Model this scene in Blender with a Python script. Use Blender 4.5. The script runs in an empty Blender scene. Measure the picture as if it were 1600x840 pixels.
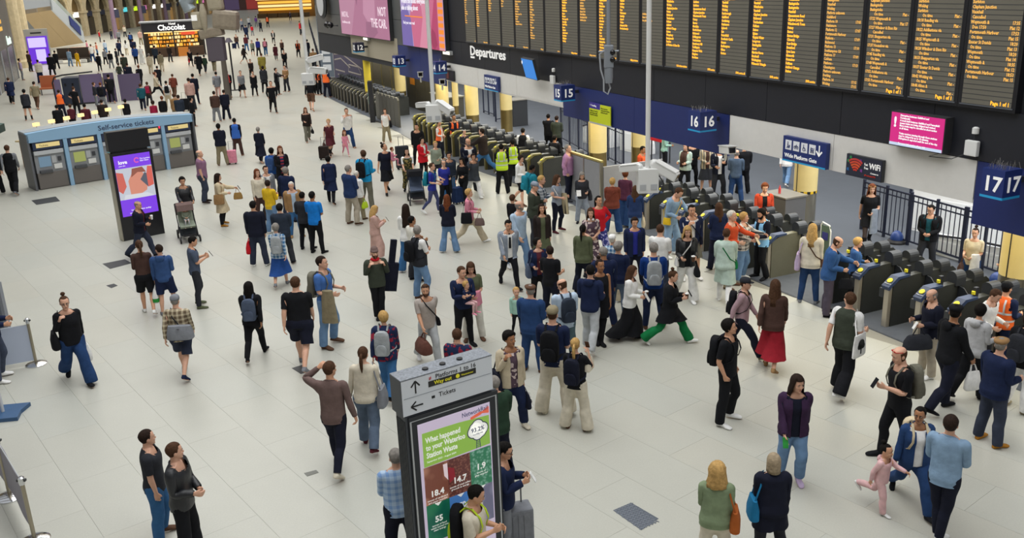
import bpy, bmesh, math, random
import numpy as np
from mathutils import Matrix, Vector
PI = math.pi; R = math.radians
SC = bpy.context.scene; SCN = bpy.context.scene
# ------------------------------------------------------------------ camera (on the balcony, 7.1 m above the concourse)
F, PITCH, ROLL, CAMH = 1430.0, .3115, -.0381, 7.12
c_, s_ = math.cos(PITCH), math.sin(PITCH)
D0 = np.array([0, c_, -s_]); U0 = np.array([0, s_, c_]); R0 = np.array([1., 0, 0])
RV = R0*math.cos(ROLL)+U0*math.sin(ROLL); UV = -R0*math.sin(ROLL)+U0*math.cos(ROLL)
cam = bpy.data.cameras.new('camera'); camo = bpy.data.objects.new('camera', cam); SC.collection.objects.link(camo)
M_ = Matrix.Identity(4)
for i in range(3): M_[i][0], M_[i][1], M_[i][2] = RV[i], UV[i], -D0[i]
M_[2][3] = CAMH
camo.matrix_world = M_; cam.sensor_width = 36; cam.lens = F/1600*36; cam.clip_end = 900; cam.clip_start = .2
SC.camera = camo
# ------------------------------------------------------------------ daylight through the glazed roof, exposure
SC.view_settings.view_transform = 'Standard'; SC.view_settings.look = 'None'; SC.view_settings.gamma = 1; SC.view_settings.use_curve_mapping = False
SC.view_settings.exposure = -.05
wo = bpy.data.worlds.new('world'); SC.world = wo; wo.use_nodes = True
bg = wo.node_tree.nodes['Background']; bg.inputs[0].default_value = (.93, .96, 1, 1); bg.inputs[1].default_value = .62
def area(name, loc, sx, sy, power, col=(1, 1, 1)):
    l = bpy.data.lights.new(name, 'AREA'); l.shape = 'RECTANGLE'; l.size = sx; l.size_y = sy; l.energy = power; l.color = col
    o = bpy.data.objects.new(name, l); SC.collection.objects.link(o); o.location = loc; o.rotation_euler = (0, 0, R(24)); return o
area('roof_glazing_light', (-2, 16, 17), 14, 34, 5200, (1, 1, .99))
area('roof_glazing_light', (-18, 52, 18), 16, 40, 8500, (1, .985, .955))
area('platform_fill_light', tuple(np.array([8.5, 16.33, 5.6])+np.array([-.4158, .9095, 0])*16-np.array([-.9095, -.4158, 0])*4), 5, 60, 4200, (1, .99, .97))  # fill light added below roof height to brighten the columns and parapets
area('soffit_light', tuple(np.array([8.5, 16.33, 2.78])+np.array([-.4158, .9095, 0])*14-np.array([-.9095, -.4158, 0])*.42), .5, 46, 650, (1, .86, .5))
area('roof_glazing_light', (-44, 120, 20), 24, 70, 26000, (1, .95, .86))


# ------------------------------------------------------------------ helpers
def at(x, y, z=0.):
    """the point at height z that a ray through photo pixel (x, y) meets: used to read positions off the photograph"""
    v = (x-800)/F*RV+(420-y)/F*UV+D0
    return np.array([0, 0, CAMH])+v*((z-CAMH)/v[2])
WS = np.array([8.5, 16.33, 0]); WD = np.array([-.4158, .9095, 0]); WN = np.array([-.9095, -.4158, 0]); WROT = math.atan2(-.9095, .4158)
def wpt(s, off, h): return WS+WD*s+WN*off+np.array([0, 0, h])
def onwall(x, y, off=0.):
    v = (x-800)/F*RV+(420-y)/F*UV+D0; o = WS+WN*off; c = np.array([0, 0, CAMH])
    q = c+v*(((o-c)@WN)/(v@WN))-o
    return q@WD, q[2]
def lin(c): return c/12.92 if c <= .04045 else ((c+.055)/1.055)**2.4
def rgb(h):
    if isinstance(h, (tuple, list)): return tuple(h)+(1,)
    h = h.lstrip('#'); return tuple(lin(int(h[i:i+2], 16)/255) for i in (0, 2, 4))+(1,)
_M = {}
def M(name, col, rough=.6, metal=0., emit=0., noise=0., nscale=6., bump=0., alpha=1., spec=.5, trans=0., coat=0.):
    if name in _M: return _M[name]
    m = bpy.data.materials.new(name); m.use_nodes = True; nt = m.node_tree; b = nt.nodes['Principled BSDF']
    b.inputs['Base Color'].default_value = rgb(col); b.inputs['Roughness'].default_value = rough; b.inputs['Metallic'].default_value = metal
    b.inputs['Specular IOR Level'].default_value = spec; b.inputs['Coat Weight'].default_value = coat
    if emit: b.inputs['Emission Color'].default_value = rgb(col); b.inputs['Emission Strength'].default_value = emit
    if trans: b.inputs['Transmission Weight'].default_value = trans
    if alpha < 1: b.inputs['Alpha'].default_value = alpha
    if noise or bump:
        tc = nt.nodes.new('ShaderNodeTexCoord'); nz = nt.nodes.new('ShaderNodeTexNoise'); nz.inputs['Scale'].default_value = nscale; nz.inputs['Detail'].default_value = 4
        nt.links.new(tc.outputs['Object'], nz.inputs['Vector'])
        if noise:
            mp = nt.nodes.new('ShaderNodeMapRange'); mp.inputs[1].default_value = .25; mp.inputs[2].default_value = .75; mp.inputs[3].default_value = 1-noise; mp.inputs[4].default_value = 1+noise
            mx = nt.nodes.new('ShaderNodeMix'); mx.data_type = 'RGBA'; mx.blend_type = 'MULTIPLY'; mx.inputs[0].default_value = 1
            nt.links.new(nz.outputs[0], mp.inputs[0]); nt.links.new(mp.outputs[0], mx.inputs[7]); mx.inputs[6].default_value = rgb(col)
            nt.links.new(mx.outputs[2], b.inputs['Base Color'])
        if bump:
            bp = nt.nodes.new('ShaderNodeBump'); bp.inputs['Strength'].default_value = bump; bp.inputs['Distance'].default_value = .02
            nt.links.new(nz.outputs[0], bp.inputs['Height']); nt.links.new(bp.outputs[0], b.inputs['Normal'])
    _M[name] = m; return m
class MB:
    def __init__(s): s.v = []; s.f = []; s.flat = True
    def box(s, x0, x1, y0, y1, z0, z1, rot=None, c=(0, 0, 0)):
        b = len(s.v)
        P = [(x, y, z) for z in (z0, z1) for y in (y0, y1) for x in (x0, x1)]
        if rot is not None: P = [tuple(rot@Vector(p)+Vector(c)) for p in P]
        s.v += P
        s.f += [tuple(b+i for i in q) for q in ((0, 2, 3, 1), (4, 5, 7, 6), (0, 1, 5, 4), (2, 6, 7, 3), (0, 4, 6, 2), (1, 3, 7, 5))]
        return s
    def prism(s, pts, y0, y1):            # outline in XZ pushed along Y
        b = len(s.v); n = len(pts)
        s.v += [(x, y0, z) for x, z in pts]+[(x, y1, z) for x, z in pts]
        s.f += [tuple(range(b, b+n)), tuple(range(b+2*n-1, b+n-1, -1))]+[(b+i, b+n+i, b+n+(i+1) % n, b+(i+1) % n) for i in range(n)]
        return s
    def prismx(s, pts, x0, x1):           # outline in YZ pushed along X
        b = len(s.v); n = len(pts)
        s.v += [(x0, y, z) for y, z in pts]+[(x1, y, z) for y, z in pts]
        s.f += [tuple(range(b+n-1, b-1, -1)), tuple(range(b+n, b+2*n))]+[(b+i, b+(i+1) % n, b+n+(i+1) % n, b+n+i) for i in range(n)]
        return s
    def prismz(s, pts, z0, z1):
        b = len(s.v); n = len(pts)
        s.v += [(x, y, z0) for x, y in pts]+[(x, y, z1) for x, y in pts]
        s.f += [tuple(range(b+n-1, b-1, -1)), tuple(range(b+n, b+2*n))]+[(b+i, b+(i+1) % n, b+n+(i+1) % n, b+n+i) for i in range(n)]
        return s
    def lathe(s, prof, c=(0, 0), n=20):
        b = len(s.v)
        for r, z in prof: s.v += [(c[0]+r*math.cos(2*PI*j/n), c[1]+r*math.sin(2*PI*j/n), z) for j in range(n)]
        for i in range(len(prof)-1):
            for j in range(n): k = (j+1) % n; s.f.append((b+i*n+j, b+i*n+k, b+(i+1)*n+k, b+(i+1)*n+j))
        s.f += [tuple(b+j for j in range(n))[::-1], tuple(b+(len(prof)-1)*n+j for j in range(n))]
        return s
    def tube(s, pts, r, n=8):
        q = Soup(); q.tube(pts, [r]*len(pts) if not isinstance(r, list) else r, n=n)
        b = len(s.v); s.v += q.v; s.f += [tuple(b+i for i in f) for f in q.f]; return s
    def ball(s, c, r, n=12, m=8):
        q = Soup(); q.ball(c, r, n, m); b = len(s.v); s.v += q.v; s.f += [tuple(b+i for i in f) for f in q.f]; return s
    def build(s, name, mat, parent=None, smooth=False, bevel=0., fix=False, label=None):
        me = bpy.data.meshes.new(name); me.from_pydata([tuple(map(float, p)) for p in s.v], [], s.f); me.update()
        if bevel or fix:
            bm = bmesh.new(); bm.from_mesh(me); bmesh.ops.recalc_face_normals(bm, faces=bm.faces)
            if bevel: bmesh.ops.bevel(bm, geom=[e for e in bm.edges if e.calc_face_angle(0) > .5], offset=bevel, segments=2, affect='EDGES', profile=.6)
            bm.to_mesh(me); bm.free()
        me.materials.append(mat)
        if smooth:
            for p in me.polygons: p.use_smooth = True
            if hasattr(me, 'set_sharp_from_angle'): me.set_sharp_from_angle(angle=R(40))
        o = bpy.data.objects.new(name, me); SCN.collection.objects.link(o); o.parent = parent
        if label: o['label'] = label
        return o
def B(*a, **k): return MB().box(*a, **k)
def thing(name, label, cat, loc=(0, 0, 0), rz=0., group=None):
    o = bpy.data.objects.new(name, None); SCN.collection.objects.link(o); o.empty_display_size = .2
    o.location = tuple(float(q) for q in loc); o.rotation_euler = (0, 0, rz); o['label'] = label; o['category'] = cat
    if group: o['group'] = group
    return o
def tag(o, label, cat, group=None):
    o['label'] = label; o['category'] = cat
    if group: o['group'] = group
    return o
def struct(o): o['kind'] = 'structure'; return o
def copy_tree(o, parent=None):
    c = o.copy(); SCN.collection.objects.link(c); c.parent = parent
    for ch in o.children: copy_tree(ch, c)
    return c
def text(name, body, size, mat, parent, loc, align='LEFT', rz=0., spacing=1., depth=.003, sx=1., res=2, bold=0., tilt=0.):
    """flat lettering in the XZ plane of its parent, facing -Y"""
    cu = bpy.data.curves.new(name, 'FONT'); cu.body = body; cu.size = size; cu.align_x = align; cu.space_line = spacing; cu.extrude = depth; cu.resolution_u = res; cu.offset = bold
    o = bpy.data.objects.new(name, cu); SCN.collection.objects.link(o)
    dg = bpy.context.evaluated_depsgraph_get(); me = bpy.data.meshes.new_from_object(o.evaluated_get(dg))
    bpy.data.objects.remove(o); bpy.data.curves.remove(cu)
    me.name = name; me.transform(Matrix.Rotation(rz, 4, 'Z')@Matrix.Rotation(PI/2, 4, 'X')@Matrix.Rotation(tilt, 4, 'Z')@Matrix.Scale(sx, 4, (1, 0, 0)))
    me.materials.clear(); me.materials.append(mat)
    t = bpy.data.objects.new(name, me); SCN.collection.objects.link(t); t.parent = parent; t.location = loc; return t
ORD = ['first', 'second', 'third', 'fourth', 'fifth', 'sixth', 'seventh', 'eighth', 'ninth', 'tenth', 'eleventh', 'twelfth', 'thirteenth', 'fourteenth', 'fifteenth', 'sixteenth', 'seventeenth', 'eighteenth', 'nineteenth', 'twentieth', 'twenty-first', 'twenty-second', 'twenty-third', 'twenty-fourth', 'twenty-fifth', 'twenty-sixth', 'twenty-seventh', 'twenty-eighth', 'twenty-ninth', 'thirtieth']
# ------------------------------------------------------------------ people: one posable figure, tailored clothes
BONES = ['pelvis', 'chest', 'neck', 'head', 'uaL', 'faL', 'haL', 'fiL', 'uaR', 'faR', 'haR', 'fiR',
         'thL', 'shL', 'foL', 'thR', 'shR', 'foR']
BI = {b: i for i, b in enumerate(BONES)}
S40, C40 = math.sin(R(38)), math.cos(R(38))
ADIR = np.array([S40, 0, -C40])
def rest_joints(f):
    sx = .160 if f else .182
    sh = np.array([sx, .012, 1.415]); el = sh + ADIR*.285 + [0, .01, 0]; wr = el + ADIR*.25 + [0, -.02, 0]
    kn = wr + ADIR*.085; ft = kn + ADIR*.08
    hip = np.array([.088, 0, .92]); knee = np.array([.098, -.012, .50]); ank = np.array([.10, .022, .085]); toe = np.array([.115, -.13, .03])
    J = {'pelvis': ((0, 0, .90), (0, 0, 1.06)), 'chest': ((0, 0, 1.08), (0, .01, 1.42)), 'neck': ((0, .015, 1.46), (0, .005, 1.54)),
         'head': ((0, 0, 1.56), (0, 0, 1.72))}
    for s, n in ((1, 'L'), (-1, 'R')):
        m = np.array([s, 1, 1])
        J['ua'+n] = (sh*m, el*m); J['fa'+n] = (el*m, wr*m); J['ha'+n] = (wr*m, kn*m); J['fi'+n] = (kn*m, ft*m)
        J['th'+n] = (hip*m, knee*m); J['sh'+n] = (knee*m, ank*m); J['fo'+n] = (ank*m, toe*m)
    return {k: (np.array(a, float), np.array(b, float)) for k, (a, b) in J.items()}
RJ = {0: rest_joints(0), 1: rest_joints(1)}
BRAD = {'pelvis': .15, 'chest': .15, 'neck': .062, 'head': .09, 'ua': .05, 'fa': .045, 'ha': .04, 'fi': .035, 'th': .085, 'sh': .06, 'fo': .06}

class Soup:
    def __init__(s): s.v = []; s.f = []
    def loft(s, rings, cap=True):
        b = len(s.v); n = len(rings[0])
        for r in rings: s.v += [tuple(p) for p in r]
        for i in range(len(rings)-1):
            for j in range(n):
                k = (j+1) % n
                s.f.append((b+i*n+j, b+i*n+k, b+(i+1)*n+k, b+(i+1)*n+j))
        if cap:
            s.f.append(tuple(b+j for j in range(n))[::-1])
            s.f.append(tuple(b+(len(rings)-1)*n+j for j in range(n)))
    def hring(s, z, hw, yf, yb, n=20, e=2.3, cx=0):
        out = []
        for j in range(n):
            a = 2*PI*j/n; c, q = math.cos(a), math.sin(a)
            x = abs(c)**(2/e)*math.copysign(1, c)*hw
            y = abs(q)**(2/e)*math.copysign(1, q)*(yb-yf)/2+(yb+yf)/2
            out.append((cx+x, y, z))
        return out
    def tube(s, pts, radii, n=12, flat=None):
        pts = [np.array(p, float) for p in pts]; rings = []
        ref = np.array([0, 1., 0]) if flat is None else np.array(flat, float)
        for i, p in enumerate(pts):
            t = pts[min(i+1, len(pts)-1)]-pts[max(i-1, 0)]; t = t/np.linalg.norm(t)
            rr = ref if abs(t@ref) < .95 else np.array([1., 0, 0])
            u = rr-t*(t@rr); u /= np.linalg.norm(u); w = np.cross(t, u)
            ra, rb = radii[i] if isinstance(radii[i], (tuple, list)) else (radii[i], radii[i])
            rings.append([p+u*ra*math.cos(2*PI*j/n)+w*rb*math.sin(2*PI*j/n) for j in range(n)])
        s.loft(rings)
    def ball(s, c, r, n=12, m=8):
        r = (r, r, r) if not isinstance(r, (tuple, list)) else r
        rings = []
        for i in range(m+1):
            a = PI*(i+.02 if i == 0 else i-.02 if i == m else i)/m
            rings.append([(c[0]+r[0]*math.sin(a)*math.cos(2*PI*j/n), c[1]+r[1]*math.sin(a)*math.sin(2*PI*j/n), c[2]-r[2]*math.cos(a)) for j in range(n)])
        s.loft(rings)
    def mirror(s, fn):
        for sg in (1, -1): fn(sg)
    def mesh(s, name):
        me = bpy.data.meshes.new(name); me.from_pydata(s.v, [], s.f); me.update(); return me

def fem(f, a, b): return b if f else a
def torso(s, f, g=0., hem=.84, top=1.49, drape=0.):
    T = [(.84, .160, -.085, .105), (.90, .168, -.098, .122), (.95, .166, -.104, .118), (1.01, .152, -.104, .100), (1.09, .146, -.104, .092),
         (1.17, .152, -.108, .096), (1.25, .166, -.118, .102), (1.33, .176, -.120, .106), (1.40, .170, -.098, .100), (1.445, .125, -.062, .088), (1.49, .062, -.042, .066)]
    if f: T = [(.84, .166, -.085, .112), (.90, .176, -.096, .130), (.95, .170, -.098, .120), (1.01, .146, -.094, .094), (1.09, .126, -.088, .082),
               (1.17, .130, -.096, .086), (1.24, .142, -.128, .090), (1.30, .150, -.130, .094), (1.36, .152, -.104, .094), (1.41, .146, -.078, .090), (1.445, .105, -.055, .078), (1.49, .052, -.038, .058)]
    rings = []
    if hem < .84:
        for z in np.linspace(hem-.03, .825, 3):
            k = 1+drape*(.84-z)*2
            rings.append(s.hring(z, (T[0][1]+g+.006)*k, (T[0][2]-g-.008)*k, (T[0][3]+g+.012)*k))
    for z, hw, a, b in T:
        if z > top: continue
        d = g*(1 if z < 1.42 else .6)
        if drape and z < 1.3:    # hanging cloth does not follow the waist
            hw = max(hw, fem(f, .160, .152)); b = max(b, .1); a = min(a, -.108)
        rings.append(s.hring(z, hw+d, a-d, b+d))
    s.loft(rings)
def arms(s, f, g=0., hands=True, upto=1.):
    k = fem(f, 1, .84); J = RJ[f]
    def one(sg):
        n = 'L' if sg > 0 else 'R'
        sh, el = J['ua'+n]; wr = J['fa'+n][1]
        s.ball(sh-np.array([sg*.008, 0, .008]), .056*k+g)
        t = np.array([sg*S40, 0, -C40])
        s.tube([sh, sh+(el-sh)*.45, el-t*.03, el, el+t*.06, el+(wr-el)*.6, wr+t*.01],
               [.053*k+g, .048*k+g, .040*k+g, .039*k+g, .041*k+g, (.034)*k+g, .026*k+g])
    s.mirror(one)
def hands_(s, f):
    J = RJ[f]; k = fem(f, 1, .9)
    def one(sg):
        n = 'L' if sg > 0 else 'R'
        wr, kn = J['ha'+n]; t = np.array([sg*S40, 0, -C40]); nin = np.array([-sg*C40, 0, -S40])   # palm normal, towards the body
        s.tube([wr-t*.01, wr+t*.03, wr+t*.07, kn+t*.005], [(.026*k, .02*k), (.038*k, .017*k), (.042*k, .016*k), (.040*k, .013*k)])
        for q, L in ((-.031, .070), (-.0105, .080), (.0105, .075), (.031, .058)):
            a = kn+np.array([0, q*k, 0]); b = a+t*L*.45*k+nin*.006; c = b+t*L*.38*k+nin*.022; d = c+t*L*.18*k+nin*.02
            s.tube([a-t*.012, a, b, c, d], [.0095*k, .0095*k, .009*k, .0082*k, .0062*k], n=7)
        a = wr+t*.028+np.array([0, -.030*k, 0]); b = a+t*.030+np.array([0, -.022, 0])+nin*.008; c = b+t*.028+np.array([0, -.006, 0])+nin*.012
        s.tube([a, b, c], [.013*k, .011*k, .008*k], n=7)
    s.mirror(one)
def legs(s, f, g=0., flare=0., bottom=.085):
    J = RJ[f]
    def one(sg):
        n = 'L' if sg > 0 else 'R'
        h, kn = J['th'+n]; an = J['sh'+n][1]
        P = [h+(0, .01, .02), h+(kn-h)*.25, h+(kn-h)*.6, kn+(0, .004, .03), kn-(0, -.006, .06), kn+(an-kn)*.35+(0, .018, 0), kn+(an-kn)*.7+(0, .01, 0), an+(0, 0, 0), an-(0, 0, .03)]
        Q = [fem(f, .088, .092), fem(f, .088, .090), .070, .057, .052, .056, .042, .036, .036]
        G = [g, g, g+flare*.10, g+flare*.22, g+flare*.36, g+flare*.55, g+flare*.82, g+flare, g+flare]
        if flare > 0: G[5] -= .004; G[3] += .006
        P = [p+np.array([sg*.9*max(0, w-.016), 0, 0]) for p, w in zip(P, G)]
        s.tube(P, [q+w for q, w in zip(Q, G)], n=14)
    s.mirror(one)
def feet(s, f, g=0.):
    J = RJ[f]
    def one(sg):
        x = sg*.102; k = fem(f, 1, .9)
        R_ = []
        for t, hw, h in ((.075, .012, .03), (.07, .028, .055), (.04, .036, .085), (0, .037, .085), (-.05, .041, .068), (-.10, .046, .052), (-.14, .044, .042), (-.17, .034, .034), (-.185, .016, .024)):
            cx = x+sg*(.012 if t < -.05 else 0); hw = hw*k+g; h = h+g*.6
            R_.append([(cx+hw*math.copysign(abs(math.cos(a))**.7, math.cos(a)), t*k-(g if t < 0 else -g), max(0, h*.5+h*.5*math.copysign(abs(math.sin(a))**.7, math.sin(a)))) for a in [2*PI*j/12 for j in range(12)]])
        s.loft(R_)
        an = J['sh'+('L' if sg > 0 else 'R')][1]
        s.tube([an+(0, 0, .05), an, an-(0, 0, .045)], [.036+g, .037+g, .036+g])
    s.mirror(one)
def head_(s, f):
    k = fem(f, 1, .95)
    s.tube([(0, .02, 1.45), (0, .012, 1.50), (0, .008, 1.57)], [fem(f, .058, .047), fem(f, .054, .044), fem(f, .056, .047)])
    H = [(1.520, .020, -.080, -.035), (1.532, .038*k, -.088, -.01), (1.552, .053*k, -.092, .03), (1.58, .063*k, -.093, .062), (1.61, .069*k, -.094, .080), (1.64, .0735*k, -.095, .091),
         (1.67, .077*k, -.097, .097), (1.70, .076*k, -.092, .095), (1.724, .066*k, -.076, .082), (1.741, .045*k, -.05, .058), (1.75, .014, -.015, .02)]
    s.loft([s.hring(z, hw, a, b, e=2.1) for z, hw, a, b in H])
    s.tube([(0, -.088, 1.648), (0, -.100, 1.622), (0, -.112, 1.602), (0, -.100, 1.592)], [.009, .011, .015, .013], n=8)
    for sg in (1, -1):
        s.ball((sg*.030, -.088, 1.654), (.024, .012, .008)); s.ball((sg*.077*k, .008, 1.622), (.009, .02, .031)); s.ball((sg*.037*k, -.078, 1.602), (.022, .018, .018))
    s.ball((0, -.092, 1.571), (.023, .008, .006)); s.ball((0, -.091, 1.559), (.020, .009, .006)); s.ball((0, -.086, 1.535), (.024, .014, .014))

def remeshed(s, vox, target=None, smooth=2):
    me = s.mesh('tmp'); o = bpy.data.objects.new('tmp', me); SCN.collection.objects.link(o)
    m = o.modifiers.new('r', 'REMESH'); m.mode = 'VOXEL'; m.voxel_size = vox
    if smooth:
        q = o.modifiers.new('s', 'SMOOTH'); q.factor = .5; q.iterations = smooth
    dg = bpy.context.evaluated_depsgraph_get(); ev = o.evaluated_get(dg); n = len(ev.data.polygons)*2
    if target and n > target:
        d = o.modifiers.new('d', 'DECIMATE'); d.ratio = target/n
        dg = bpy.context.evaluated_depsgraph_get(); ev = o.evaluated_get(dg)
    out = bpy.data.meshes.new_from_object(ev)
    bpy.data.objects.remove(o); bpy.data.meshes.remove(me)
    return out
class Tpl: pass
def weights(P, f):
    D = np.zeros((len(P), len(BONES))); RV = np.zeros((len(P), 3, len(BONES)))
    for i, b in enumerate(BONES):
        a, c = RJ[f][b]; ab = c-a; t = np.clip(((P-a)@ab)/(ab@ab), 0, 1)
        q = P-(a+t[:, None]*ab); RV[:, :, i] = q
        q = q.copy()
        if b in ('pelvis', 'chest'): q[:, 0] *= .85; q[:, 1] *= 1.1
        if b == 'chest': q[:, 2] *= 1.6
        if b == 'pelvis': q[:, 2] *= 1.25
        k = BRAD[b] if b in BRAD else BRAD[b[:2]]
        D[:, i] = np.linalg.norm(q, axis=1)/k
    # a limb never pulls the far side
    for i, b in enumerate(BONES):
        if b[-1] == 'L' and len(b) == 3: D[:, i] += np.clip(-P[:, 0]*40, 0, 9)
        if b[-1] == 'R' and len(b) == 3: D[:, i] += np.clip(P[:, 0]*40, 0, 9)
    W = 1/np.maximum(D, .25)**7; W /= W.sum(1)[:, None]
    W[W < .02] = 0; W /= W.sum(1)[:, None]
    return W, RV
FATK = np.array([.30, .26, .12, .05] + [.16, .10, 0, 0]*2 + [.17, .10, 0]*2)
def tpl_from(me, f, mats=None, bone=None):
    t = Tpl(); n = len(me.vertices); P = np.zeros(n*3); me.vertices.foreach_get('co', P); t.P = P.reshape(-1, 3)
    t.faces = [tuple(p.vertices) for p in me.polygons]
    t.mi = mats if mats is not None else None
    if bone:
        t.W = np.zeros((n, len(BONES))); t.W[:, BI[bone]] = 1; t.RO = np.zeros((n, 3))
    else:
        t.W, RV = weights(t.P, f); t.RV0 = np.einsum('nb,nkb->nk', t.W, RV); t.RO = np.einsum('nb,nkb->nk', t.W*FATK, RV)
    t.f = f
    bpy.data.meshes.remove(me); return t
def cut(me, planes):
    bm = bmesh.new(); bm.from_mesh(me)
    for co, no, sel in planes:       # everything on the normal's side of the plane goes, among the geometry sel() picks
        g = [x for x in bm.faces if sel(x.calc_center_median())]
        vs = {v for x in g for v in x.verts}; es = {e for x in g for e in x.edges}
        bmesh.ops.bisect_plane(bm, geom=list(vs)+list(es)+g, plane_co=co, plane_no=no, clear_outer=True, dist=1e-5)
    bm.to_mesh(me); bm.free(); return me
_T = {}
def tpl(kind, f, lod, *a):
    key = (kind, f, lod)+a
    if key in _T: return _T[key]
    s = Soup(); vox = .021 if lod == 0 else .036; tr = (2200 if kind == 'lower' else 2400) if lod == 0 else (420 if kind == 'lower' else 620)
    if kind == 'body':
        torso(s, f); arms(s, f); hands_(s, f); legs(s, f); feet(s, f); head_(s, f)
        me = remeshed(s, .0075 if lod == 0 else .012, 5200 if lod == 0 else 1300, smooth=1 if lod == 0 else 0)
        mats = [0]*len(me.polygons)
        d = Soup(); cnt = []
        if lod == 0:       # eyes, brows and lips are set into the face
            for sg in (1, -1):
                d.ball((sg*.030, -.0905, 1.636), (.0115, .006, .0058), 8, 5); cnt += [1]*(len(d.f)-len(cnt))
                d.ball((sg*.030, -.0955, 1.636), (.0054, .004, .0054), 7, 4); cnt += [2]*(len(d.f)-len(cnt))
                d.tube([(sg*.013, -.1005, 1.655), (sg*.030, -.101, 1.660), (sg*.047, -.094, 1.655)], [.0035, .0045, .003], n=6); cnt += [2]*(len(d.f)-len(cnt))
            d.tube([(-.022, -.0965, 1.565), (-.008, -.102, 1.568), (.008, -.102, 1.568), (.022, -.0965, 1.565)], [.002, .0075, .0075, .002], n=7); cnt += [3]*(len(d.f)-len(cnt))
        n0 = len(me.vertices)
        if d.v:
            bm = bmesh.new(); bm.from_mesh(me); dm = d.mesh('d'); bm.from_mesh(dm); bm.to_mesh(me); bm.free(); bpy.data.meshes.remove(dm)
        mats += cnt
        t = tpl_from(me, f, mats)
        if d.v: t.W[n0:] = 0; t.W[n0:, BI['head']] = 1; t.RO[n0:] = 0
    elif kind == 'upper':            # fit, sleeve 0..1, hem z, open front
        fit, slv, hem, opn = a
        g = {'tight': .008, 'fit': .013, 'loose': .022, 'jacket': .030, 'coat': .040}[fit]
        dr = 0 if fit == 'tight' else .3 if fit == 'fit' else .6
        torso(s, f, g, hem, drape=dr)
        if slv > 0: arms(s, f, g*.62+(.007 if fit != 'tight' else 0))
        me = remeshed(s, vox, tr)
        pl = [((0, 0, hem+.012), (0, 0, -1), lambda c: c.z < hem+.1 and abs(c.x) < .25),
              ((0, 0, 1.462), (0, -.5, 1), lambda c: c.z > 1.40 and abs(c.x) < .1)]
        if slv > 0:
            for sg, n in ((1, 'L'), (-1, 'R')):
                sh = RJ[f]['ua'+n][0]; q = sh+np.array([sg*S40, 0, -C40])*(.545*slv-.01)
                pl.append((tuple(q), (sg*S40, 0, -C40), (lambda sg: lambda c: sg*c.x > .2)(sg)))
        else:
            for sg in (1, -1): pl.append(((sg*.150, 0, 1.38), (sg, 0, .1), (lambda sg: lambda c: sg*c.x > .1 and c.z > 1.3)(sg)))
        me = cut(me, pl)
        if opn:
            bm = bmesh.new(); bm.from_mesh(me)
            for x0 in (-opn, opn):
                bmesh.ops.bisect_plane(bm, geom=bm.verts[:]+bm.edges[:]+bm.faces[:], plane_co=(x0, 0, 0), plane_no=(1, 0, 0), dist=1e-5)
            bmesh.ops.delete(bm, geom=[x for x in bm.faces if abs(x.calc_center_median().x) < opn and x.calc_center_median().y < 0], context='FACES')
            bm.to_mesh(me); bm.free()
        t = tpl_from(me, f)
    elif kind == 'lower':            # fit, bottom z
        fit, bot = a
        g, fl = {'tight': (.004, 0), 'slim': (.013, .010), 'reg': (.016, .026), 'wide': (.018, .058), 'flare': (.010, .062), 'shorts': (.026, .05)}[fit]
        torso(s, f, g*.5+.003, .86, top=1.05); legs(s, f, g, fl, bottom=bot)
        me = remeshed(s, vox, tr)
        me = cut(me, [((0, 0, bot), (0, 0, -1), lambda c: c.z < bot+.15), ((0, 0, 1.02), (0, 0, 1), lambda c: c.z > .95)])
        t = tpl_from(me, f)
    elif kind == 'shoes':            # boot height
        feet(s, f, .007)
        if a[0] > .13: legs(s, f, .007, .004)
        me = remeshed(s, .013 if lod == 0 else .03, 900 if lod == 0 else 200)
        me = cut(me, [((0, 0, a[0]), (0, 0, 1), lambda c: True)])
        t = tpl_from(me, f)
    _T[key] = t; return t

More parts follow.
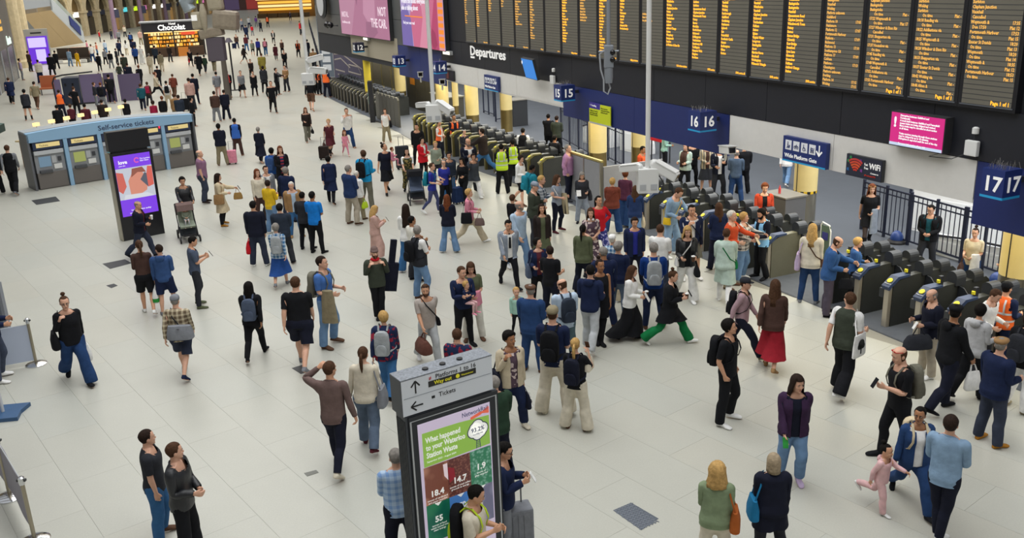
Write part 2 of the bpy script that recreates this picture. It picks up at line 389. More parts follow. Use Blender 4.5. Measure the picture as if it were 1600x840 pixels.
def hair_tpl(style, f, lod):
    key = ('hair', style, f, lod)
    if key in _T: return _T[key]
    s = Soup(); n = 24 if lod == 0 else 14; k = fem(f, 1, .96)
    rng = random.Random(style)
    low = {'crop': .0, 'short': .0, 'full': -.015, 'bob': -.05, 'long': -.26, 'verylong': -.36, 'pony': .0, 'bun': .0, 'curly': -.03, 'curlylong': -.11, 'fringe': .0}.get(style, 0)
    th = {'crop': .007, 'short': .014, 'full': .024, 'bob': .022, 'long': .020, 'verylong': .020, 'pony': .011, 'bun': .011, 'curly': .04, 'curlylong': .045, 'fringe': .007}.get(style, .012)
    def rad(z, a):
        u = max(0, min(1, (z-1.655)/.095)) if z > 1.655 else 0
        e = math.sqrt(max(0, 1-u*u))
        return e
    cols = []; m = 9 if lod == 0 else 6
    top = 1.752+th
    for j in range(n):
        a = 2*PI*j/n; fr = -math.cos(a)           # a = 0 is the back, fr = 1 the face
        if style == 'fringe':
            zt = 1.685; lo = 1.56
        else:
            zt = None
            lo = 1.545+low
            tight = style in ('crop', 'short', 'curly', 'pony', 'bun', 'full')
        hl = 1.708
        w = max(0, min(1, (fr-.34)/.30)); w = w*w*(3-2*w)
        lo = lo*(1-w)+hl*w
        if style == 'fringe': tight = True
        elif tight: lo = float(np.interp(fr, [-1, -.35, .0, .22, .38, .62, 1], [1.578, 1.590, 1.638, 1.630, 1.668, 1.708, 1.712] if style != 'full' else [1.555, 1.560, 1.585, 1.60, 1.65, 1.708, 1.712]))
        if style in ('crop', 'short', 'pony', 'bun', 'full'):
            pass
        col = []
        for i in range(m+1):
            v = i/m; ph = v*PI/2
            z = top-(top-lo)*(1-math.cos(ph)) if True else 0
            if z > 1.655:
                u = (z-1.655)/(top-1.655); e = math.sqrt(max(0, 1-u*u))
            else: e = 1
            tl = th*(.35+.65*min(1, (z-lo)/.05)) if tight else th
            rx = (.078*k+tl)*e; ry = (.098+tl)*e
            if tight and z < 1.67: rx = float(np.interp(z, [1.552, 1.58, 1.61, 1.64, 1.67], [.053, .063, .069, .0735, .077]))*k+tl; ry = (float(np.interp(z, [1.552, 1.58, 1.61, 1.64, 1.67], [.04, .066, .080, .091, .097]))+tl if fr < .2 else ry)
            if z < 1.60 and low < -.05:
                d = (1.60-z); rx += .02*min(1, d/.1)+.05*max(0, d-.12); ry += -.01*min(1, d/.1)+.03*max(0, d-.12)
            y0 = .004+(.02*min(1, max(0, (1.60-z)/.1)) if low < -.05 else 0)
            wob = 1+(.0 if 'curly' not in style else .10)*rng.uniform(-1, 1)
            col.append((math.sin(a)*rx*wob, y0+math.cos(a)*ry*wob, z))
        # tuck the edge under
        x, y, z = col[-1]; col.append((x*.90, .004+(y-.004)*.90, z+.004))
        cols.append(col)
    b = 0; m2 = m+1
    for c in cols: s.v += c
    for j in range(n):
        q = (j+1) % n
        for i in range(m2):
            s.f.append((j*(m2+1)+i, j*(m2+1)+i+1, q*(m2+1)+i+1, q*(m2+1)+i))
    if style == 'fringe':
        pass
    if style == 'pony':
        s.ball((0, .115, 1.665), (.022, .022, .022), 8, 6)
        s.tube([(0, .115, 1.67), (0, .16, 1.65), (0, .172, 1.56), (0, .165, 1.45), (0, .16, 1.38)], [.018, .026, .03, .024, .006], n=8)
    if style == 'bun': s.ball((0, .055, 1.785), (.042, .042, .036), 10, 7)
    me = s.mesh('hair'); bm = bmesh.new(); bm.from_mesh(me); bmesh.ops.remove_doubles(bm, verts=bm.verts, dist=.001)
    bmesh.ops.recalc_face_normals(bm, faces=bm.faces)
    if style == 'fringe': bmesh.ops.delete(bm, geom=[x for x in bm.faces if x.calc_center_median().z > 1.69 or x.calc_center_median().y < -.03], context='FACES')
    bm.to_mesh(me); bm.free()
    t = tpl_from(me, f, bone='head')
    if low < -.12:      # the lower hair lies on the shoulders
        q = np.clip((1.52-t.P[:, 2])/.12, 0, .8); t.W[:, BI['head']] = 1-q; t.W[:, BI['chest']] = q
    _T[key] = t; return t
def hat_tpl(kind, f):
    key = ('hat', kind)
    if key in _T: return _T[key]
    s = Soup()
    if kind in ('cap', 'flatcap'):
        r = [(1.672, .088, -.106, .110), (1.70, .090, -.108, .112), (1.735, .084, -.096, .102), (1.762, .060, -.07, .074), (1.775, .02, -.025, .025)]
        if kind == 'flatcap': r = [(1.69, .090, -.112, .110), (1.715, .102, -.128, .118), (1.738, .095, -.118, .108), (1.75, .05, -.06, .06)]
        s.loft([s.hring(*q) for q in r])
        zb = 1.674 if kind == 'cap' else 1.69; L = .175 if kind == 'cap' else .145
        s.loft([[(x, y-.0, zb+dz) for x, y in [(-.07, -.075), (-.045, -L+.02), (0, -L), (.045, -L+.02), (.07, -.075), (0, -.09)]] for dz in (-.004, .006)])
    elif kind == 'beanie':
        s.loft([s.hring(*q) for q in [(1.66, .088, -.106, .108), (1.69, .092, -.108, .112), (1.69, .086, -.102, .106), (1.74, .080, -.09, .098), (1.775, .052, -.055, .066), (1.79, .018, -.02, .025)]])
    elif kind == 'sunhat':
        s.loft([s.hring(*q) for q in [(1.683, .13, -.15, .15), (1.690, .13, -.15, .15), (1.70, .09, -.108, .112), (1.75, .08, -.095, .1), (1.77, .04, -.05, .05)]])
    elif kind == 'band':
        s.loft([s.hring(*q) for q in [(1.70, .093, -.10, .10), (1.73, .083, -.085, .085)]], cap=False)
    elif kind == 'shades':
        for sg in (1, -1): s.ball((sg*.030, -.080, 1.728), (.021, .008, .013), 8, 5)
        s.tube([(-.085, .02, 1.70), (-.06, -.07, 1.72), (.06, -.07, 1.72), (.085, .02, 1.70)], [.005]*4, n=5)
    elif kind == 'glasses':
        for sg in (1, -1):
            s.tube([(sg*.031+.022*math.cos(a), -.108+.006*abs(math.cos(a)), 1.634+.017*math.sin(a)) for a in np.linspace(0, 2*PI, 11)], [.0028]*11, n=5)
            s.tube([(sg*.052, -.10, 1.637), (sg*.078, -.03, 1.637), (sg*.082, .01, 1.632)], [.0028]*3, n=5)
    elif kind == 'beard':
        s.loft([s.hring(*q, e=2.1) for q in [(1.510, .018, -.082, -.03), (1.522, .040, -.096, -.01), (1.545, .058, -.1015, .0), (1.562, .066, -.099, .005), (1.59, .0715, -.082, .01), (1.615, .073, -.06, .012)]], cap=True)
        s.tube([(-.034, -.092, 1.562), (-.02, -.100, 1.579), (0, -.104, 1.582), (.02, -.100, 1.579), (.034, -.092, 1.562)], [.006]*5, n=6)
    me = s.mesh(kind); t = tpl_from(me, f, bone='head'); _T[key] = t; return t

ARM = {'cup': ((.10, .12, -1), (-.18, .92, .28)),
       'down': ((.10, .03, -1), (.03, .16, -1)), 'fwd': ((.08, .38, -.92), (-.05, .62, -.8)), 'back': ((.12, -.42, -.9), (.06, -.12, -1)),
       'phone': ((.08, .22, -.95), (-.38, .80, .30)), 'strap': ((.22, .22, -.93), (-.28, .42, .86)), 'cross': ((.12, .32, -.92), (-.86, .48, .12)),
       'pocket': ((.28, -.14, -.95), (-.16, .34, -.92)), 'hip': ((.60, -.22, -.77), (-.74, .28, -.6)), 'ear': ((.28, .5, -.76), (-.22, -.02, .97)),
       'brow': ((.75, .45, .05), (-.78, .22, .60)), 'push': ((.08, .45, -.88), (-.06, .92, -.32)), 'reach': ((.08, .80, -.55), (-.05, .97, -.18)),
       'clasp': ((.12, .2, -.96), (-.62, .70, -.32)), 'behind': ((.22, -.34, -.9), (-.55, -.26, -.8)), 'carry': ((.10, .05, -1), (-.12, .97, -.08)),
       'hold': ((.24, .06, -.97), (.22, .18, -.96)), 'mouth': ((.12, .45, -.88), (-.40, .55, .78)), 'out': ((.45, .15, -.88), (.38, .3, -.87)),
       'hug': ((.10, .40, -.9), (-.66, .74, .16)), 'chin': ((.10, .42, -.9), (-.34, .42, .86)), 'lean': ((.1, .62, -.78), (-.1, .75, -.65))}
def rot_to(a, b):
    a = a/np.linalg.norm(a); b = b/np.linalg.norm(b); v = np.cross(a, b); c = a@b
    if c < -.999: return np.diag([-1., -1, 1])
    K = np.array([[0, -v[2], v[1]], [v[2], 0, -v[0]], [-v[1], v[0], 0]])
    return np.eye(3)+K+K@K/(1+c)
def rx(a): c, s = math.cos(a), math.sin(a); return np.array([[1, 0, 0], [0, c, -s], [0, s, c]])
def rz_(a): c, s = math.cos(a), math.sin(a); return np.array([[c, -s, 0], [s, c, 0], [0, 0, 1.]])
def ry(a): c, s = math.cos(a), math.sin(a); return np.array([[c, 0, s], [0, 1, 0], [-s, 0, c]])
def skeleton(f, legp, armL, armR, yaw=0, pitch=0, lean=0, twist=0, grip=0, kid=0):
    """bone name -> (R, t) with posed = R @ rest + t; the figure faces -Y."""
    J = RJ[f]; X = {}
    def put(b, Rm, at=None):
        a = J[b][0]; at = a if at is None else at
        X[b] = (Rm, at-Rm@a)
    def end(b): Rm, t = X[b]; return Rm@J[b][1]+t
    def via(b, p): Rm, t = X[b]; return Rm@p+t
    Rp = rx(R(lean)*.35); put('pelvis', Rp)
    Rc = rx(R(lean))@rz_(R(twist)); put('chest', Rc, via('pelvis', J['chest'][0]))
    Rn = Rc@rx(R(pitch)*.4)@rz_(R(yaw)*.4); put('neck', Rn, via('chest', J['neck'][0]))
    Rh = rx(R(lean)*.5)@rz_(R(yaw)+R(twist))@rx(R(pitch)); put('head', Rh, via('neck', J['head'][0]))
    for sg, n, pose in ((1, 'L', armL), (-1, 'R', armR)):
        u, w = ARM[pose]
        m = np.array([sg, -1, 1.])
        u = Rc@(np.array(u)*m); w = Rc@(np.array(w)*m)
        r0 = J['ua'+n][1]-J['ua'+n][0]; r1 = J['fa'+n][1]-J['fa'+n][0]
        Ru = rot_to(r0, u); put('ua'+n, Ru, via('chest', J['ua'+n][0]))
        Rf = rot_to(Ru@r1, w)@Ru; put('fa'+n, Rf, end('ua'+n)); put('ha'+n, Rf, end('fa'+n))
        ax = Rf@np.array([0, 1., 0]); put('fi'+n, Rf@ry(R(35*sg if pose not in ('down', 'fwd', 'back', 'behind') else 8*sg)), end('ha'+n))
    # legs: hip flex, knee flex, foot pitch, splay out
    LP = {'stand': ((2, 2, 0, 4), (2, 2, 0, 4)), 'wide': ((0, 0, 0, 8), (0, 0, 0, 8)), 'walk': ((24, 6, -8, 1), (-19, 22, 30, 1)), 'walk2': ((-19, 22, 30, 1), (24, 6, -8, 1)),
          'step': ((16, 10, 2, 1), (-12, 24, 22, 1)), 'step2': ((-12, 24, 22, 1), (16, 10, 2, 1)), 'pass': ((14, 32, 20, 1), (-5, 4, 4, 1)), 'stride': ((34, 6, -12, 1), (-25, 22, 36, 1)), 'stride2': ((-25, 22, 36, 1), (34, 6, -12, 1)),
          'rest': ((10, 20, 4, 6), (-1, 0, 0, 3)), 'rest2': ((-1, 0, 0, 3), (10, 20, 4, 6)), 'cross': ((6, 4, 0, -6), (0, 4, 0, -5)), 'sit': ((85, 85, 0, 5), (85, 85, 0, 5)), 'kick': ((-28, 55, 50, 1), (14, 4, 0, 1))}[legp]
    for sg, n, (hf, kf, fp, sp) in ((1, 'L', LP[0]), (-1, 'R', LP[1])):
        Rt = ry(-sg*R(sp))@rx(-R(hf)); put('th'+n, Rt, via('pelvis', J['th'+n][0]))
        Rs = Rt@rx(R(kf)); put('sh'+n, Rs, end('th'+n))
        put('fo'+n, ry(-sg*R(sp)*.2)@rz_(sg*R(9))@rx(R(fp)), end('sh'+n))
    return X
def posed(t, X, fat=0., kid=0., shrink=None):
    P = t.P+t.RO*fat
    if shrink is not None: P = P-t.RV0*shrink[:, None]
    if kid:
        P = P.copy(); wh = t.W[:, BI['head']][:, None]; c = np.array([0, 0, 1.52]); P = P+wh*kid*(P-c)
    out = np.zeros_like(P)
    for i, b in enumerate(BONES):
        w = t.W[:, i]
        if not w.any(): continue
        Rm, tt = X[b]; out += w[:, None]*(P@Rm.T+tt)
    return out
def mesh_np(name, P, faces, mats, mi=None, smooth=True):
    me = bpy.data.meshes.new(name); n = len(P); ls = [len(x) for x in faces]
    me.vertices.add(n); me.vertices.foreach_set('co', np.asarray(P, np.float32).ravel())
    fl = np.fromiter((i for x in faces for i in x), dtype=np.int32); me.loops.add(len(fl)); me.loops.foreach_set('vertex_index', fl)
    me.polygons.add(len(ls)); st = np.concatenate([[0], np.cumsum(ls)[:-1]]).astype(np.int32)
    me.polygons.foreach_set('loop_start', st)
    for m in mats: me.materials.append(m)
    if mi is not None: me.polygons.foreach_set('material_index', np.asarray(mi, np.int32))
    me.update(calc_edges=True)
    if smooth: me.polygons.foreach_set('use_smooth', np.ones(len(ls), bool))
    return me
def child(name, me, parent, label=None):
    o = bpy.data.objects.new(name, me); SCN.collection.objects.link(o); o.parent = parent
    if label: o['label'] = label
    return o
def skirt_mesh(f, X, z0, z1, flare, wave=0, g=.012, n=28, seed=0, front=True):
    J = RJ[f]; pts = {}
    for nme in 'LR':
        h = X['th'+nme][0]@J['th'+nme][0]+X['th'+nme][1]; k = X['sh'+nme][0]@J['sh'+nme][0]+X['sh'+nme][1]; a = X['sh'+nme][0]@J['sh'+nme][1]+X['sh'+nme][1]
        pts[nme] = (h, k, a)
    Rp, tp = X['pelvis']
    def leg(nm, z):
        h, k, a = pts[nm]
        if z >= k[2]: q = (z-k[2])/max(1e-3, h[2]-k[2]); return k+(h-k)*q
        q = (z-a[2])/max(1e-3, k[2]-a[2]); return a+(k-a)*np.clip(q, -.3, 1)
    rings = []; m = 9; rng = random.Random(seed)
    for i in range(m+1):
        v = i/m; z = z0+(z1-z0)*v; L, Rr = leg('L', z), leg('R', z)
        C = (L+Rr)/2; up = max(0, min(1, (z-.86)/.14))
        ring = []
        for j in range(n):
            a = 2*PI*j/n; d = np.array([math.cos(a), math.sin(a), 0])
            r = max((L-C)@d, (Rr-C)@d)+.072+g+flare*v*v**.3*.6
            w = math.sqrt((fem(f, .150, .146)*math.cos(a))**2+(.098*math.sin(a))**2)+g
            r = r*(1-up)+w*up
            r = max(r, math.sqrt((.150*math.cos(a))**2+(.102*math.sin(a))**2)+g) if z > .8 else r
            if wave: r += wave*v*math.sin(a*7+seed)*.5+wave*v*.4*math.sin(a*11+2*seed)
            p = C+d*r; p[2] = z; ring.append(p)
        rings.append(ring)
    V = [p for r in rings for p in r]; F = []
    for i in range(m):
        for j in range(n):
            k = (j+1) % n; F.append((i*n+k, i*n+j, (i+1)*n+j, (i+1)*n+k))
    return np.array(V), F
# ------------------------------------------------------------------ cloth colours
COL = dict(black='17181c', charcoal='2e3036', charcoalblue='2b3340', charcoalgrey='3c4148', navy='1c2644', navyblack='191c2b', navyblue='24365c', navygrey='2f3546', greynavy='363c4c', navyred='3a2436', navyfloral='2a3566',
  blue='35507e', royal='2a57a0', royalblue='274b8c', cobalt='476fb0', cyanblue='1b7ad0', azure='1e8fc4', denim='3a6796', denimlight='6b8aae', denimdark='26406a', denimsky='849fba', greydenim='424a5c', greyblue='5d6c80', greyteal='50656c', bluegrey='8a93a0',
  slate='4d586c', steel='4b5b70', steelblue='35598c', indigo='2e3590', indigogrey='454a70', lightblue='aabfd4', paleblue='b3c5d8', skyblue='8fc4e8', sportblue='15387a', denimgrey='50607a',
  white='e6e6e4', offwhite='d9d6cc', cream='d3cbb8', silver='9ea3a6', lightgrey='b3b7ba', grey='7d8086', greygreen='8c9585', greige='a89f98', greyplum='4d4652', greyhood='b9babc',
  beige='cfbfa0', palebeige='d2c5a8', sand='c2b59c', stone='a59c8c', khaki='8b8168', khakigrey='6c6a5e', khakistripe='8a8168', tan='96754f', taupe='6d5a56', umber='4a3630', brown='5c4334', brownblack='2c2422', chestnut='70392c', leatherbrown='5b3a31', rust='a65a2a', ochre='a8742c', gold='9c7c48',
  maroon='56262f', plum='512b3e', aubergine='3a2742', raspberry='9c2444', deepred='8e1e2a', red='c4202c', scarlet='d83c3a', redorange='b8432c', orange='c8502e', coral='d9826a', pink='d98ba0', palepink='dcb3b4', dustypink='a88c94', rosebeige='c09c92', mauve='8a6680', mauvepink='b083a8', lilac='b9a6c4', purple='6a4490',
  yellow='d9b428', mustard='8c8038', mustardbright='d8a820', lime='b8d432', olive='5a6048', darkolive='3c4238', sage='7f8f70', green='2f8a3c', darkgreen='2a3f30', emerald='12703e', mint='9cc4b4', palemint='b5c8bd', teal='1f7f92', deepteal='1f5360', peacock='1f6f9c',
  dark='2c2220', sheer='4a403e', blackwhite='2a2c32') 
HAIR = dict(black='14110f', dark='2a1e18', brown='4a3324', auburn='6a3a22', blond='b8945c', grey='85807a', white='cfcac0', ash='9c8c74')
SKIN = ['e3b8a2', 'd8a78c', 'cf9b7b', 'a4724f', '66442f']
def nodes_mix(nt, fac, a, b):
    mx = nt.nodes.new('ShaderNodeMix'); mx.data_type = 'RGBA'
    nt.links.new(fac, mx.inputs[0])
    for i, q in ((6, a), (7, b)):
        if isinstance(q, tuple): mx.inputs[i].default_value = q
        else: nt.links.new(q, mx.inputs[i])
    return mx.outputs[2]
def fabric(name):
    key = 'cloth_'+name
    if key in _M: return _M[key]
    pat = {'plaid': ('6a5a48', 'c9bda0', 'x'), 'plaidblue': ('3d6a94', 'c4d2de', 'x'), 'plaidwhite': ('d6d3cc', '3a3a3c', 'x'), 'checkblue': ('b4cbe4', '7d9fd0', 'x'), 'checkdark': ('3a4656', 'b0b6bc', 'x'), 'redplaid': ('a02430', '3c2230', 'x'),
           'stripe': ('2a3056', 'b03a44', 's'), 'sandstripe': ('b8a98c', '6d6a66', 'v'), 'khakistripe': ('3f3c32', 'b8ab8c', 'v'), 'floral': ('54424e', 'c9b8b4', 'n'), 'camo': ('3a3c2a', '8c7c48', 'n'), 'navyfloral': ('3a3f86', 'a9a8d4', 'n'), 'navyred': ('1f2a4c', '8c2438', 'n')}.get(name)
    if not pat:
        rough = .45 if name == 'leather' else .88
        m = M(key, COL.get(name, '202226'), rough, noise=.16, nscale=9, bump=.7, spec=.18 if name != 'leather' else .5)
        if name.startswith('denim') or 'jean' in name: pass
        return m
    m = M(key, pat[0], .88, noise=.001, nscale=9, bump=.4, spec=.25); nt = m.node_tree; b = nt.nodes['Principled BSDF']
    tc = nt.nodes.new('ShaderNodeTexCoord')
    def wave(axis, sc):
        w = nt.nodes.new('ShaderNodeTexWave'); w.bands_direction = axis; w.inputs['Scale'].default_value = sc; nt.links.new(tc.outputs['Object'], w.inputs['Vector'])
        r = nt.nodes.new('ShaderNodeMath'); r.operation = 'GREATER_THAN'; r.inputs[1].default_value = .62; nt.links.new(w.outputs['Fac'], r.inputs[0]); return r.outputs[0]
    if pat[2] == 'x':
        a, c = wave('Z', 3.6), wave('X', 3.6); ad = nt.nodes.new('ShaderNodeMath'); ad.operation = 'ADD'; nt.links.new(a, ad.inputs[0]); nt.links.new(c, ad.inputs[1])
        hf = nt.nodes.new('ShaderNodeMath'); hf.operation = 'MULTIPLY'; hf.inputs[1].default_value = .5; nt.links.new(ad.outputs[0], hf.inputs[0]); fac = hf.outputs[0]
    elif pat[2] == 's': fac = wave('Z', 3)
    elif pat[2] == 'v': fac = wave('X', 4)
    else:
        v = nt.nodes.new('ShaderNodeTexNoise'); v.inputs['Scale'].default_value = 13; v.inputs['Detail'].default_value = 1; nt.links.new(tc.outputs['Object'], v.inputs['Vector'])
        r = nt.nodes.new('ShaderNodeMath'); r.operation = 'GREATER_THAN'; r.inputs[1].default_value = .55; nt.links.new(v.outputs[0], r.inputs[0]); fac = r.outputs[0]
    nt.links.new(nodes_mix(nt, fac, rgb(pat[0]), rgb(pat[1])), b.inputs['Base Color'])
    return m
def hairmat(c): return M('hair_'+c, HAIR.get(c, HAIR['brown']), .8, noise=.3, nscale=30, bump=.6, spec=.15)
def skinmat(i): return M('skin_%s' % ['fair', 'light', 'tan', 'brown', 'deep'][i], SKIN[i], .5, noise=.06, nscale=20)
EYE = None
# ------------------------------------------------------------------ a person from one line of the list
WORDS = {'navyblack': 'dark navy', 'charcoalblue': 'dark blue', 'leatherbrown': 'brown leather', 'khakigrey': 'khaki', 'blackwhite': 'black and white striped', 'denimdark': 'dark blue', 'royalblue': 'royal blue', 'bluegrey': 'blue-grey', 'khakistripe': 'striped', 'brownblack': 'dark brown'}
seen_labels = {}
def pmesh(nm, t, X, k, fat, kid, mats, dz, parent, label=None, shrink=None):
    P = posed(t, X, fat, kid, shrink); P[:, 2] += dz; P *= k
    if not hasattr(t, 'fl'):
        t.fl = np.fromiter((i for x in t.faces for i in x), dtype=np.int32); ln = np.array([len(x) for x in t.faces]); t.st = np.concatenate([[0], np.cumsum(ln)[:-1]]).astype(np.int32)
    me = bpy.data.meshes.new(nm); n = len(P); me.vertices.add(n); me.vertices.foreach_set('co', P.astype(np.float32).ravel())
    me.loops.add(len(t.fl)); me.loops.foreach_set('vertex_index', t.fl); me.polygons.add(len(t.st)); me.polygons.foreach_set('loop_start', t.st)
    for m in mats: me.materials.append(m)
    if t.mi is not None and len(mats) > 1: me.polygons.foreach_set('material_index', np.asarray(t.mi, np.int32))
    me.update(calc_edges=True); me.polygons.foreach_set('use_smooth', np.ones(len(t.st), bool))
    return child(nm, me, parent, label)
TOPS = {'tee': ('fit', .46, .83), 'polo': ('fit', .46, .83), 'shirt': ('fit', 1, .82), 'jumper': ('fit', 1, .85), 'hoodie': ('loose', 1, .84), 'jacket': ('jacket', 1, .82), 'puffer': ('coat', 1, .83), 'blazer': ('jacket', 1, .76),
        'coat': ('coat', 1, .84), 'gilet': ('jacket', 0, .83), 'tunic': ('fit', 1, .72), 'dress': ('fit', .42, .84), 'cardigan': ('loose', 1, .76), 'cape': ('coat', 1, .84),
        'hivisblue': ('jacket', 0, .82), 'hivisorange': ('jacket', 0, .88), 'hivisorange2': ('jacket', 0, .86), 'hivisyellow': ('jacket', 0, .84), 'hivisplain': ('jacket', 0, .84)}
BOTS = {'trousers': ('reg', .062), 'jeans': ('reg', .07), 'slim': ('slim', .08), 'wide': ('wide', .045), 'flare': ('flare', .045), 'shorts': ('shorts', .53), 'leggings': ('tight', .10)}
def person(x, y, yh, phi, build, hair, top, bottom, shoes, legp='stand', armL='', armR='', yaw=0, pitch=0, lean=0, acc='', label='', pos=None, hgt=None, seed=0):
    rng = random.Random(seed*7+3)
    loc = at(x, y) if pos is None else np.array(pos, float)
    sex = build[0]; rest = build[1:]; fat = 0.; sk = 1
    if 's' in rest:
        a, sk = rest.split('s'); fat = (float(a) if a else 0.)+.14; sk = int(sk)
    f = 1 if sex == 'f' or (sex == 'k' and 'long' in hair) else 0
    kid = .42 if sex == 'k' else 0.
    if hgt is None:
        hs = np.linspace(.5, 2.1, 161); c = np.array([0, 0, CAMH]); q = loc[None]+np.array([[0, 0, 1.]])*hs[:, None]-c; py = 420-F*(q@UV)/(q@D0)
        hgt = float(np.interp(-yh, -py, hs))
        hgt = min(1.35, max(.8, hgt)) if kid else min(1.92 if sex == 'm' else 1.80, max(1.64 if sex == 'm' else 1.52, hgt))
    k = hgt/(1.75+(.09 if kid else 0))
    px = hgt*F/np.linalg.norm(loc-np.array([0, 0, CAMH])); lod = 0 if px > 62 else 1
    v = -loc[:2]/np.linalg.norm(loc[:2]); rg = np.array([-v[1], v[0]]); a = R(phi); Dv = math.cos(a)*v+math.sin(a)*rg; th = math.atan2(Dv[0], -Dv[1])
    walk = legp not in ('stand', 'wide', 'rest', 'rest2', 'cross', 'sit', 'lean')
    if legp == 'lean': legp = 'rest'
    lead = legp in ('walk', 'step', 'stride', 'pass')
    armL = armL or 'down'; armR = armR or 'down'
    if walk:
        if armL == 'down': armL = 'back' if lead else 'fwd'
        if armR == 'down': armR = 'fwd' if lead else 'back'
    if legp == 'stand' and lod == 0: legp = rng.choice(['stand', 'rest', 'rest2', 'stand'])
    tw = 0
    fy = yaw
    X = skeleton(f, legp, armL, armR, fy, pitch, lean+(3 if walk else 0), tw)
    bt = tpl('body', f, lod)
    # ground the soles
    sh_h = .10
    stoks = shoes.split(); shc = stoks[0] if stoks else 'black'; sh_h = float(stoks[1]) if len(stoks) > 1 else .088
    st_ = tpl('shoes', f, lod, sh_h)
    PS = posed(st_, X, fat, kid); dz = -PS[:, 2].min()
    if legp == 'sit': dz = -.9
    root = thing('person', label, 'person', loc, th)
    n = seen_labels.get(label, 0); seen_labels[label] = n+1
    skin = skinmat(sk); lip = M('lips_%d' % sk, ['b5736a', 'a5655a', '8c5346', '6a3c34', '46282a'][sk], .5); eyew = M('eye_white', 'd8d4cc', .3); eyed = M('eye_dark', '1e1612', .4)
    # the body draws in a little where cloth covers it
    Q = bt.P; tk = top.split('>')[-1].split(); slv0 = max(TOPS[q.split()[0]][1] if not any(z[0] == '^' for z in q.split()) else 0 for q in top.split('>')); slv0 = float(tk[2]) if len(tk) > 2 and tk[2][0] != '^' and tk[0] not in ('coat', 'dress', 'cape') else slv0
    if top.split()[0].startswith('hivis') and '>' not in top: slv0 = 1
    bk0 = bottom.split(); bz0 = float(bk0[2]) if len(bk0) > 2 and bk0[0] != 'skirt' else BOTS[bk0[0]][1] if bk0[0] != 'skirt' else .9
    ta = (np.abs(Q[:, 0])-RJ[f]['uaL'][0][0])*S40+(RJ[f]['uaL'][0][2]-Q[:, 2])*C40; arm = (np.abs(Q[:, 0]) > .205) & (Q[:, 2] < 1.45) & (Q[:, 2] > .7)
    cov = np.where(arm, ta < slv0*.545-.035, ((Q[:, 2] > .84) & (Q[:, 2] < 1.425)) | ((Q[:, 2] <= .84) & (Q[:, 2] > max(bz0+.012, .092))))
    pmesh('body', bt, X, k, fat, kid, [skin, eyew, eyed, lip], dz, root, shrink=cov*.24)
    # lower clothes
    bk = bottom.split(); kind = bk[0]; col = bk[1]
    if kind == 'skirt':
        V, Fc = skirt_mesh(f, X, 1.0, float(bk[2]) if len(bk) > 2 else .5, .05 if float(bk[2]) > .5 else .11, .02, g=.012+fat*.02, seed=seed)
        V[:, 2] += dz; V *= k; child('skirt', mesh_np('skirt', V, Fc, [fabric(col)]), root)
    if kind != 'skirt':
        fit, bz = BOTS[kind]
        if len(bk) > 2: bz = float(bk[2])
        pmesh({'jeans': 'jeans', 'shorts': 'shorts', 'leggings': 'leggings'}.get(kind, 'trousers'), tpl('lower', f, lod, fit, bz), X, k, fat, kid, [fabric(col)], dz, root)
    # shoes, one mesh each
    if lod == 0:
        for sg, nme in ((1, 'L'), (-1, 'R')):
            key = ('shoe', f, lod, sh_h, sg)
            if key not in _T:
                t = Tpl(); m_ = st_.P[:, 0]*sg > 0; idx = -np.ones(len(st_.P), int); idx[m_] = np.arange(m_.sum())
                t.P = st_.P[m_]; t.W = st_.W[m_]; t.RO = st_.RO[m_]; t.mi = None; t.faces = [tuple(int(idx[i]) for i in q) for q in st_.faces if all(m_[i] for i in q)]; _T[key] = t
            pmesh('boot' if sh_h > .2 else 'shoe', _T[key], X, k, fat, kid, [fabric(shc)], dz, root)
    else: pmesh('shoes', st_, X, k, fat, kid, [fabric(shc)], dz, root)
    # upper clothes
    parts = [q.split() for q in top.split('>')]
    for li, tk in enumerate(parts):
        kd, cl = tk[0], tk[1]; outer = li == 0
        fit, slv, hem = TOPS[kd]; third = None
        for q in tk[2:]:
            if q[0] == '^': slv = float(q[1:])
            elif kd in ('coat', 'dress', 'cape'): third = float(q)
            else: slv = float(q)*(.96 if float(q) < 1 else 1)
        opn = .055 if (outer and len(parts) > 1) else 0
        if kd in ('hivisorange', 'hivisorange2', 'hivisyellow', 'hivisblue') and len(parts) == 1:      # a vest is worn over a dark shirt
            pmesh('shirt', tpl('upper', f, lod, 'fit', 1, .82, 0), X, k, fat, kid, [fabric({'hivisyellow': 'black', 'hivisblue': 'navyblack'}.get(kd, 'navy'))], dz, root)
        if not outer and fit in ('jacket', 'loose'): fit = 'fit'
        if not outer: hem = max(hem, .82)
        if lod and opn: opn = .07
        if kd == 'coat' and hem and third and third > .78: hem = .82
        mat = fabric(cl) if not kd.startswith('hivis') else M('vest_'+cl, {'orange': 'f0642a', 'lime': 'c3e628', 'blue': '2f66c0', 'skyblue': '7fb9e4'}[cl], .7, noise=.06, bump=.3, emit=0)
        if kd == 'hivisorange2': mat = M('vest_bright', 'f4691e', .7, noise=.06, bump=.3)
        nm = {'tee': 'tee_shirt', 'polo': 'polo_shirt', 'hivisblue': 'vest', 'hivisorange': 'vest', 'hivisorange2': 'vest', 'hivisyellow': 'vest', 'hivisplain': 'vest'}.get(kd, kd)
        o = pmesh(nm, tpl('upper', f, lod, fit, slv, hem, opn), X, k, fat, kid, [mat], dz, root)
        if third is not None:
            V, Fc = skirt_mesh(f, X, .98, third, .02 if third > .5 else .05, .012 if kd != 'cape' else .02, g={'dress': .018, 'coat': .040, 'cape': .075}[kd]+fat*.03, seed=seed)
            V[:, 2] += dz; V *= k
            child(nm+'_skirt', mesh_np(nm+'_skirt', V, Fc, [mat]), root)
